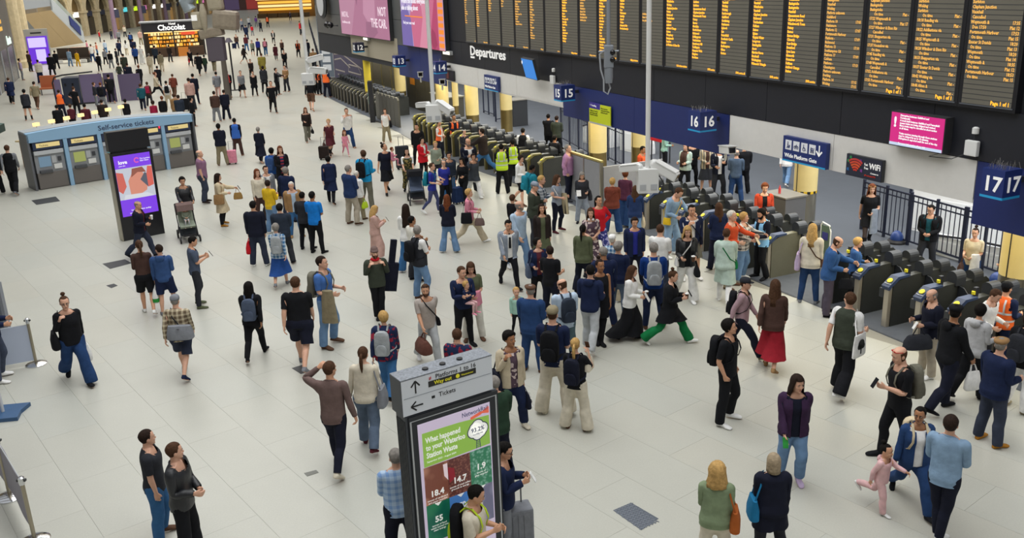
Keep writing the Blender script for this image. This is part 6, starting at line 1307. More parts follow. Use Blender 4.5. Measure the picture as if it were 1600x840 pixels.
def speck(name, c1, c2, sc):
    m = M(name, c1, .4, emit=.3)
    if 'done' in m: return m
    nt = m.node_tree; b = nt.nodes['Principled BSDF']; tc = nt.nodes.new('ShaderNodeTexCoord'); v = nt.nodes.new('ShaderNodeTexVoronoi'); v.inputs['Scale'].default_value = sc; nt.links.new(tc.outputs['Object'], v.inputs['Vector']); mp = nt.nodes.new('ShaderNodeMapRange'); mp.inputs[1].default_value = .1; mp.inputs[2].default_value = .6; nt.links.new(v.outputs['Distance'], mp.inputs[0]); c = nodes_mix(nt, mp.outputs[0], rgb(c1), rgb(c2)); nt.links.new(c, b.inputs['Base Color']); nt.links.new(c, b.inputs['Emission Color']); m['done'] = 1; return m
rect(.04, .585, .36, 1.10, speck('poster_hands', 'c08a70', '7a4638', 6), 0); rect(.36, .585, .68, 1.10, speck('poster_coffee', '8c5a4c', '5c2f2c', 34), 0); rect(.68, .585, .985, 1.10, speck('poster_leaves', '7fb09c', '2f7a58', 26), 0); rect(.04, 1.10, .36, 1.62, speck('poster_recycle', '2f8a58', '14604e', 4), 0); rect(.36, 1.10, .68, 1.62, PE('poster_blue', '4a7fc4'), 0); rect(.68, 1.10, .985, 1.62, speck('poster_pale', '9a9ab4', '6c6c86', 5), 0)
MB().prism([P2(.30, .62), P2(.36, .62), P2(.36, .85), P2(.31, .78)], yy-.003, yy-.002).build('printed_shape', PE('poster_pinkwhite', 'e6d2d8'), t, fix=True); MB().prism([P2(.36, .68), P2(.45, .72), P2(.46, .86), P2(.38, .90)], yy-.003, yy-.002).build('printed_shape', PE('poster_berry', '8c2430'), t, fix=True)
for u, v, a, b, z in ((.20, 1.0, '18.4', 'tonnes of cardboard\nand paper recycled', 0), (.52, .93, '14.7', 'tonnes of used coffee\ngrounds to energy', 0), (.83, .86, '1.9', 'tonnes of\nglass recycled', 0), (.20, 1.36, '55', 'tonnes of food\nwaste turned into\nclean energy', 0), (.52, 1.30, '4,704', 'trees saved by\nrecycling at the\nstation', 0)):
    x, z_ = P2(u, v); text('lettering', a, .105, PWH, t, (x, yy-.004, z_), 'CENTER', depth=.001, bold=.003); text('lettering', b, .032, PWH, t, (x, yy-.004, z_-.05), 'CENTER', depth=.001)
for u, v in ((.2, 1.10), (.52, 1.10), (.83, 1.10)): MB().prism([P2(u-.05, v-.0), P2(u+.05, v), P2(u, v+.045)], yy-.005, yy-.004).build('printed_arrow', PWH, t, fix=True)
# ------------------------------------------------------------------ barriers at the left
def stanchion(label, q):
    t = thing('barrier_post', label, 'barrier post', q); MB().lathe([(.20, 0), (.20, .018), (.16, .04), (.05, .055)], n=26).build('base', CHROME, t, True); MB().lathe([(.028, .05), (.028, .93)], n=14).build('pole', M('post_brushed', 'a49c8a', .3, .85), t, True); MB().lathe([(.036, .88), (.042, .92), (.042, .98), (.02, 1.0)], n=14).build('head', CHROME, t, True); MB().box(-.06, .06, -.02, .02, .93, .96).build('belt_clip', DGREY, t); return q
S1 = stanchion('chrome barrier post holding the white banner at the left edge', at(57, 569)); S2 = stanchion('chrome barrier post at the very left edge near the bottom', at(16, 776)); S3 = stanchion('chrome barrier post at the bottom left corner', at(55, 845)); S4 = at(-35, 690); stanchion('barrier post outside the left edge joined to the grey band', S4)
def banner(label, a, b, z0, z1, mat):
    a, b = np.array(a[:2]), np.array(b[:2]); L = np.linalg.norm(b-a); t = thing('barrier_banner', label, 'barrier', (a[0], a[1], 0), math.atan2(*(b-a)[::-1])); n = 10; m = MB()
    for i in range(n+1):
        x = .03+(L-.06)*i/n; sg = .012*math.sin(PI*i/n*2); m.v += [(x, sg, z0), (x, sg+.006, z0), (x, sg+.006, z1), (x, sg, z1)]
    for i in range(n):
        for k in range(4): q = (k+1) % 4; m.f.append((i*4+k, i*4+q, i*4+4+q, i*4+4+k))
    m.f += [(0, 3, 2, 1), (n*4, n*4+1, n*4+2, n*4+3)]
    m.build('fabric', mat, t, True, fix=True); MB().tube([(0, 0, z1), (L, 0, z1)], .008, 6).build('top_bar', LGREY, t); return t
banner('pale blue-white barrier banner behind the navy hoodie at the left edge', at(-60, 590), S1, .10, .86, M('banner_pale', 'b9c3d6', .6)); BN = M('banner_mauve_grey', '8f8c98', .6); banner('mauve-grey barrier band between the two chrome posts at bottom left', S2, S3, .18, .92, BN); banner('mauve-grey barrier band running out of the left edge', S4, S2, .18, .92, BN)
q = at(-30, 640); t = thing('information_sign', 'blue floor base of a post sign at the left edge', 'sign', at(6, 648), R(8)); MB().prismz([(-.6, -.30), (.34, -.30), (.30, .0), (.36, .30), (-.6, .30)], 0, .07).build('base', M('base_blue', '34567c', .5, noise=.08), t, fix=True); MB().lathe([(.028, .07), (.024, 1.0)], n=12).build('pole', M('post_white', 'c9ccce', .4), t, True)
q = at(10, 570); t = thing('information_board', 'grey-framed board with a yellow and blue poster behind the navy hoodie', 'sign', at(2, 556), R(-12)); B(-.7, .35, -.04, .04, .35, 1.62).build('frame', M('frame_grey', '8b8f96', .5), t); B(-.66, .27, -.05, -.04, .42, 1.54).build('poster', M('poster_slate', '6a7078', .5), t); B(-.5, .12, -.055, -.05, 1.12, 1.50).build('printed_panel', M('print_blue', '2c64b4', .5), t); [B(-.45+.13*i+(j % 2)*.05, -.36+.13*i+(j % 2)*.05, -.058, -.055, .62+.13*j, .71+.13*j).build('printed_square', M('print_yellow', 'd8c43c', .5), t) for i in range(4) for j in range(4)]; [B(x-.03, x+.03, -.25, .25, 0, .05).build('foot', DGREY, t) for x in (-.6, .25)]; [B(x-.02, x+.02, -.02, .02, .05, .4).build('leg', DGREY, t) for x in (-.6, .25)]
# ------------------------------------------------------------------ the far hall
def local(t, mb):       # world-space shape into a thing's frame
    Mi = (Matrix.Translation(t.location)@Matrix.Rotation(t.rotation_euler[2], 4, 'Z')).inverted(); mb.v = [tuple(Mi@Vector(tuple(map(float, p)))) for p in mb.v]; return mb
# stone arcade along the left side
a_, b_ = at(88, 64), at(340, 20); L = np.linalg.norm((b_-a_)[:2]); rz = math.atan2(*(b_-a_)[:2][::-1])
wl = thing('wall_left', '', '', (a_[0], a_[1], 0), rz); del wl['label']; del wl['category']; wl['kind'] = 'structure'
nb = int(L/6.2); bw = L/nb; arcm = None
SGN = [E('shop_sign_white', 'fff8ee', 1.3), E('shop_sign_white', 'fff8ee', 1.3), M('sign_navy', '202a44', .5), M('sign_navy', '202a44', .5), E('shop_sign_white', 'fff8ee', 1.3), E('shop_sign_cyan', '58d0d8', 1.0), E('shop_sign_lime', 'c0e020', 1.1), E('shop_sign_pink', 'd878b0', .8)]
for i in range(nb+1): B(i*bw-.75, i*bw+.75, -.5, .4, 0, 9).build('pilaster', STONE, wl); B(i*bw-.95, i*bw+.95, -.65, .4, 3.6, 3.95).build('capital', STONE, wl)
for i in range(nb):
    x0, x1 = i*bw+.7, (i+1)*bw-.7; r = (x1-x0)/2; cx = (x0+x1)/2
    m = MB(); pts = [(cx+r*math.cos(q), 3.9+r*math.sin(q)*.95) for q in np.linspace(0, PI, 13)]
    m.prism(pts+[(x0, 10), (x1, 10)][::1], -.3, .3) if False else None
    for (p, q) in zip(pts[:-1], pts[1:]): m.prism([p, q, (q[0], 10), (p[0], 10)], -.3, .3)
    m.build('arch_spandrel', STONE, wl, fix=True)
    m = MB(); m.tube([(a, -.3, b) for a, b in pts], .22, 6); m.build('arch_moulding', STONE, wl)
    B(x0, x1, .3, .45, 0, 8).build('glazing', M('arch_glazing', ['3a3024', '57482e', '2e2a26'][i % 3] if i != 0 else '7a6230', .3) if False else M('arch_glazing_%d' % (i % 3), ['3a3024', '6a5430', '2e2a26'][i % 3], .3), wl)
    for k in range(1, 3): B(x0+(x1-x0)*k/3-.06, x0+(x1-x0)*k/3+.06, .22, .3, 0, 3.4).build('mullion', M('mullion_dark', '2a2622', .5), wl)
    B(cx-1.5, cx+1.5, -.05, .15, 3.0, 3.8).build('shop_sign', SGN[i % 8], wl)
    B(cx-r+.2, cx+r-.2, .1, .28, .1, 2.8).build('shop_window', E('window_glow_%d' % (i % 3), ['6a4a2a', 'c89a58', '4a3a2c'][i % 3], .35) if i > 3 else M('shop_dark', '241f1c', .3), wl)
for i, (px, y) in enumerate([(182, 60), (224, 49), (262, 42), (293, 36)]):
    q = at(px, y); t = thing('banner_mast', 'tall slim lilac-grey banner mast by the stone arcade, the %s from the left' % ORD[i], 'mast', q); MB().lathe([(.35, 0), (.30, 11)], n=10).build('mast', M('mast_lilac', '8a7388', .5), t, True); B(.3, 1.0, -.04, .04, 3.0, 4.2).build('flag', M('mast_flag', '3a3f58', .6), t)
# chocolate kiosk
q = at(276, 88); rz = math.atan2(-q[0], q[1])*1.0; t = thing('chocolate_kiosk', 'dark-roofed kiosk with golden lit shelves and a white script sign', 'kiosk', q, rz); KD = M('kiosk_brown', '2b2523', .5)
B(-3.1, 3.1, 0, 3.0, 2.62, 3.55).build('fascia', M('kiosk_fascia', '26242e', .45), t); B(-3.3, 3.3, -.1, 3.2, 3.55, 3.68).build('roof', M('kiosk_roof', '8d9096', .5), t); B(-3.0, 3.0, 2.6, 2.8, 0, 2.62).build('back_wall', KD, t); [B(x-.08, x+.08, 0, .16, 0, 2.65).build('post', KD, t) for x in (-3.0, 0, 3.0)]
text('lettering', 'Chocolat', .78, E('sign_glow', 'fffdf6', 1.4), t, (-1.5, -.03, 2.78), sx=.95, bold=.02, depth=.02); text('lettering', 'Hotel', .30, E('sign_glow', 'fffdf6', 1.4), t, (-.35, -.03, 3.30), depth=.02, bold=.006)
GOLD = [E('shelf_gold', 'ffc04a', 1.0), E('shelf_amber', 'f59a2c', .9), E('shelf_cream', 'ffdf9a', 1.1)]; rg_ = random.Random(5)
for z in (.95, 1.35, 1.75, 2.15): B(-2.6, 2.4, 1.2, 1.6, z, z+.05).build('shelf', M('shelf_wood', '8a5a2c', .5), t)
m = [MB(), MB(), MB()]
for z in (1.0, 1.4, 1.8, 2.2):
    x = -2.55
    while x < 2.3: w = rg_.uniform(.12, .35); m[rg_.randrange(3)].box(x, x+w, 1.15, 1.5, z, z+rg_.uniform(.18, .30)); x += w+rg_.uniform(.02, .12)
for k in range(3): m[k].build('lit_boxes', GOLD[k], t)['kind'] = 'stuff'
B(-2.0, .2, .0, .8, 0, .95).build('counter', M('counter_brown', '4a3424', .5), t); B(.25, 1.3, -.05, .8, 0, .9).build('orange_counter', E('counter_orange', 'd8801c', .6), t); B(1.35, 2.9, 0, .8, 0, .95).build('counter', M('counter_brown', '4a3424', .5), t); B(.8, 2.2, .9, 1.1, 2.15, 2.5).build('red_display', E('display_red', 'f0502c', .9), t); B(-3.0, 3.0, .2, 2.6, 2.5, 2.6).build('ceiling_light', E('kiosk_light', 'ffd890', 1.2), t)
# lit shop closing the far end
a_, b_ = at(402, 29), at(484, 26); L = np.linalg.norm((b_-a_)[:2]); t = thing('far_shop', 'golden lit shop front closing the far end of the concourse', 'shop', (a_[0], a_[1], 0), math.atan2(*(b_-a_)[:2][::-1]))
B(-.5, L+.5, 3, 3.4, 0, 9).build('back_wall', M('shop_back', '8a6a3a', .6), t); B(-.5, L+.5, -.3, .2, 3.9, 4.8).build('sign_band', E('sign_green', '6aa83c', .7), t); B(L*.62, L*.72, -.35, -.3, 4.0, 4.7).build('sign_mark', E('sign_violet', '7a4ac0', .8), t); B(-.5, L+.5, -.2, 3, 4.8, 9).build('upper_wall', M('shop_upper', 'b09a70', .7), t)
for i, z in enumerate((1.5, 2.2, 2.9)): B(0, L, 1.5, 2.4, z, z+.45).build('lit_shelf', [GOLD[0], GOLD[2], GOLD[0]][i], t)
for k in range(5): B(k*L/5+.1, (k+1)*L/5-.1, -.1, .6, .05, .95).build('counter_panel', M('counter_brown', '6a5238', .5), t); [B(k*L/5+.1, (k+1)*L/5-.1, -.14, -.1, .2+.22*j, .26+.22*j).build('rail', M('rail_wood', '9a7c4c', .5), t) for j in range(4)]
B(0, L, .2, 3, 3.7, 3.85).build('ceiling_light', E('kiosk_light', 'ffd890', 1.2), t)
a_ = at(335, 18); t = thing('far_shop', 'reddish brown shop front left of the golden lit shop', 'shop', (a_[0], a_[1], 0), math.radians(18)); B(-12, 16, 0, .5, 0, 9).build('front_wall', M('shop_front_brown', '6a4a44', .6, noise=.1), t)
[B(-9+6*i, -5+6*i, -.1, 0, .2, 3.4).build('window', E('far_window_%d' % i, ['8a3a34', 'c8a878', '5a4a6a', 'a83c34'][i], .5), t) for i in range(4)]; B(-10, 14, -.2, 0, 3.8, 4.8).build('sign_band', M('sign_dark', '20243a', .5), t)
struct(B(-250, 60, 300, 301, 0, 26).build('wall_back', M('wall_back_stone', '9a8a6c', .8, noise=.1, nscale=.2)))
# escalator at the far left with its underside showing, landing, blue sign
A_, B_, D_ = at(80, 75, .3), at(131, 67, .3), at(80, 16, 4.9)
n_ = np.cross(B_-A_, D_-A_); v_ = (35-800)/F*RV+(420-23)/F*UV+D0; c0_ = np.array([0, 0, CAMH]); C_ = c0_+v_*(((A_-c0_)@n_)/(v_@n_)); t = thing('escalator', 'broad sloping escalator with a plain beige underside at the far left', 'escalator', ((A_[0]+B_[0])/2, (A_[1]+B_[1])/2, 0)); up = np.array([0, 0, 1.])
def slab4(p, h): m = MB(); m.v = [tuple(q) for q in p]+[tuple(q+up*h) for q in p]; m.f = [(0, 3, 2, 1), (4, 5, 6, 7), (0, 1, 5, 4), (1, 2, 6, 5), (2, 3, 7, 6), (3, 0, 4, 7)]; return local(t, m)
UB = M('escalator_beige', '9c8660', .55, noise=.08, nscale=.3); Mx = (A_+B_)/2; My = (C_+D_)/2
slab4([A_, Mx, My, C_], .5).build('underside', UB, t, fix=True); slab4([Mx+(B_-A_)*.01, B_, D_, My+(D_-C_)*.01], .5).build('underside', UB, t, fix=True)
e = (D_-C_)/np.linalg.norm(D_-C_)*.4; slab4([B_, B_+e, D_+e, D_], 1.5).build('side_panel', M('escalator_side', 'a9b0b6', .4), t, fix=True); slab4([B_+up*1.5+e*.3, B_+e*.6+up*1.5, D_+e*.6+up*1.5, D_+e*.3+up*1.5], .75).build('glass_side', M('glass_greenish', 'b4c0bc', .08, alpha=.55), t, fix=True)
slab4([C_+up*.02, D_+e+up*.02, D_+e+(D_-A_)*0+np.array([-40, 12, 0.02]), C_+np.array([-40, 12, .02])], 1.5).build('landing', M('landing_grey', '8d9298', .5), t, fix=True)
s0, s1 = D_+(B_-D_)*.52, D_+(B_-D_)*.86; o_ = e*1.05
w_ = np.cross(up, B_-D_); w_ /= np.linalg.norm(w_); w_ *= np.sign(w_@(c0_-B_)) ; w0, w1 = w_*.06+up*.35, w_*.14+up*.35
if e@w_ > 0: w0, w1 = w0+e, w1+e
slab4([s0+w0, s0+w1, s1+w1, s1+w0], 1.15).build('blue_sign', SIGNB, t, fix=True)
# violet advert stand, stone piers, left hand shop, benches
q = at(65, 101); t = thing('advert_stand', 'grey advert stand with a violet and white lit screen at the far left', 'screen', q, math.atan2(-q[0], q[1])); B(-1.1, 1.1, -.3, .3, 0, 3.55).build('casing', M('stand_grey', 'a3a4a2', .5), t); B(-.95, .95, -.33, -.3, .1, 2.85).build('screen', E('screen_purple', '6a28d8', .9), t); B(-.85, .75, -.34, -.33, 1.75, 2.7).build('panel', E('screen_lilac', 'd8c8ff', .95), t); B(-.3, .6, -.34, -.33, .35, 1.55).build('panel', E('screen_lilac', 'd8c8ff', .95), t); B(-.5, .5, -.31, -.3, 3.1, 3.25).build('logo_bar', DGREY, t)
for i, (px, y, r) in enumerate([(30, 106, .9), (43, 95, .7)]): q = at(px, y); t = thing('stone_pier', ['large pale stone pier left of the violet advert stand', 'narrower stone pier just behind the violet advert stand'][i], 'pier', q); MB().lathe([(r*1.2, 0), (r*1.2, .6), (r, .8), (r, 9)], n=12).build('shaft', STONE, t)
a_, b_ = at(30, 122), at(-60, 205); L = np.linalg.norm((b_-a_)[:2]); t = thing('corner_shop', 'grey glass-fronted shop at the left edge with a white lit sign', 'shop', (b_[0], b_[1], 0), math.atan2(*(a_-b_)[:2][::-1]))
B(0, L, 0, .4, 0, 2.9).build('shop_front', M('front_glass', '4c4a48', .25, noise=.2, nscale=.6), t); B(0, L+.1, -.1, .5, 2.9, 7.0).build('upper_front', M('upper_front', '6f6a66', .5, noise=.15, nscale=.5), t); [B(x-.08, x+.08, -.06, 0, 0, 2.9).build('mullion', LGREY, t) for x in np.linspace(.5, L, 8)]; text('lettering', 'Boots', 1.0, E('sign_mint', 'dff2e4', 1.1), t, (L-5.2, -.15, 3.1), sx=1.3, bold=.02, depth=.02)
for k in range(4): B(L-9, L-6.5, -.14, -.1, 4.3+k*.55, 4.6+k*.55).build('lit_slat', E('slat_gold', 'f0b84a', .9), t)
q = at(90, 166); t = thing('escalator_entrance', 'low glazed entrance with dark machinery and violet side panels, behind the orange vest', 'entrance', q, R(14)); GV = M('glass_violet', '6f6484', .15); B(0, 2.6, .3, 2.2, 0, .25).build('base', DGREY, t); B(.45, 1.5, .1, 1.6, .05, 1.75).build('machine', M('machine_blueblack', '232c3e', .4), t, bevel=.06); [B(.62+.45*i, .72+.45*i, .06, .1, 1.25, 1.4).build('button', M('lens_black', '0e0e12', .1), t) for i in range(2)]; MB().tube([(.0, .0, .0), (-.05, 0, 1.5), (.1, .05, 1.85), (.6, .1, 1.95), (2.4, .3, 2.05)], .05, 8).build('curved_rim', M('rubber_black', '1a1a1c', .6), t); B(.02, .40, .02, .06, .2, 1.7).build('glass_pane', GV, t); B(1.55, 2.9, .25, .29, .1, 1.9).build('glass_pane', GV, t); B(2.95, 3.6, .5, .54, 0, 1.9).build('violet_panel', M('panel_violet', '5f5470', .4), t); B(3.65, 3.78, .5, .6, 0, 2.0).build('white_post', WPAINT, t); B(3.83, 5.2, .55, .59, 0, 1.75).build('violet_panel', M('panel_violet', '5f5470', .4), t)
q = at(66, 148); t = thing('seat_back', 'orange-brown upholstered seat back at the left', 'seat', q, R(10)); B(0, 1.1, 0, .12, .45, 1.35).build('back', M('seat_orange', 'b0623c', .7), t, bevel=.03); B(0, 1.1, -.5, .05, .40, .52).build('cushion', M('seat_orange', 'b0623c', .7), t, bevel=.03); [B(x-.03, x+.03, -.4, -.34, 0, .4).build('leg', DGREY, t) for x in (.1, 1.0)]
q = at(88, 100); t = thing('bench', 'dark brown bench with people beside the violet advert stand', 'bench', q, R(6)); B(0, 3.2, 0, .9, .35, .5).build('seat', M('bench_brown', '3a3028', .6), t); B(0, 3.2, .8, .95, .5, 1.5).build('back', M('bench_brown', '3a3028', .6), t); [B(x, x+.5, -.05, 0, .05, .4).build('white_panel', WPAINT, t) for x in (.2, 1.4, 2.5)]; [B(x-.05, x+.05, .1, .8, 0, .35).build('leg', DGREY, t) for x in (.1, 3.1)]
for i, (x0, y0, x1, y1, cl_, lab) in enumerate([(128, 84, 142, 82, '9a6848', 'low brown table at the foot of the escalator')]):
    q = at(x0, y0); t = thing('table', lab, 'table', q); B(-1.2, 1.4, -.5, .5, .68, .76).build('top', M('table_brown', cl_, .5), t); [B(x-.04, x+.04, y-.04, y+.04, 0, .68).build('leg', DGREY, t) for x in (-1.1, 1.3) for y in (-.4, .4)]
# cafe counter with warm lamps behind the ticket machines
a_, b_ = at(52, 262), at(205, 222); L = np.linalg.norm((b_-a_)[:2]); rz = math.atan2(*(b_-a_)[:2][::-1]); t = thing('cafe_counter', 'wooden cafe counter with glowing lamps behind the ticket machines', 'counter', (a_[0], a_[1], 0), rz)
for i in range(5): B(L*i/5+.01, L*(i+1)/5-.01, 0, .5, 0, 1.1).build('front_panel', M('counter_wood', '8a6434', .5, noise=.1), t)
B(-.1, L+.1, -.1, .6, 1.1, 1.16).build('top', M('counter_light_top', 'c9b48a', .4), t); B(-.05, .9, -.9, 0, 0, 1.1).build('return_panel', M('counter_wood', '8a6434', .5, noise=.1), t)
for i in range(7):
    q = a_+(b_-a_)*((i+.35)/7)+np.array([.0, .45, 0]); l = thing('counter_lamp', 'small glowing lamp on the cafe counter, the %s from the left' % ORD[i], 'lamp', (q[0], q[1], 1.16), rz); MB().lathe([(.07, 0), (.07, .02), (.012, .03), (.012, .55)], n=10).build('stem', BRASS, l, True); B(-.13, .13, -.07, .07, .50, .64).build('shade', E('lamp_warm', 'ffd890', 1.5), l)
q = at(-26, 300); t = thing('green_canopy', 'dark green square canopy over the walkers at the left edge', 'canopy', (q[0]-.2, q[1]-.9, 0), R(12)); CN = M('canopy_green', '3f5850', .7); m = MB(); m.v = [(-1.4, -1.4, 2.45), (1.4, -1.4, 2.45), (1.4, 1.4, 2.45), (-1.4, 1.4, 2.45), (0, 0, 3.0), (0, 0, 2.9), (-1.36, -1.36, 2.42), (1.36, -1.36, 2.42), (1.36, 1.36, 2.42), (-1.36, 1.36, 2.42)]; m.f = [(0, 1, 4), (1, 2, 4), (2, 3, 4), (3, 0, 4), (7, 6, 5), (8, 7, 5), (9, 8, 5), (6, 9, 5), (0, 6, 7, 1), (1, 7, 8, 2), (2, 8, 9, 3), (3, 9, 6, 0)]; m.build('roof', CN, t, fix=True)
[B(-1.4, 1.4, -1.42, -1.40, 2.17, 2.45).build('valance', M('canopy_dark', '2a4038', .7), t), B(1.40, 1.42, -1.4, 1.4, 2.17, 2.45).build('valance', M('canopy_dark', '2a4038', .7), t)]; B(.5, .75, -1.43, -1.42, 2.24, 2.38).build('printed_tag', LETT, t); MB().lathe([(.035, 0), (.035, 2.9)], c=(-1.1, 0), n=10).build('pole', DGREY, t, True)
railing('railing', 'dark stair railing at the far right of the concourse end', at(502, 112), at(483, 40), 1.3, 8, .6)

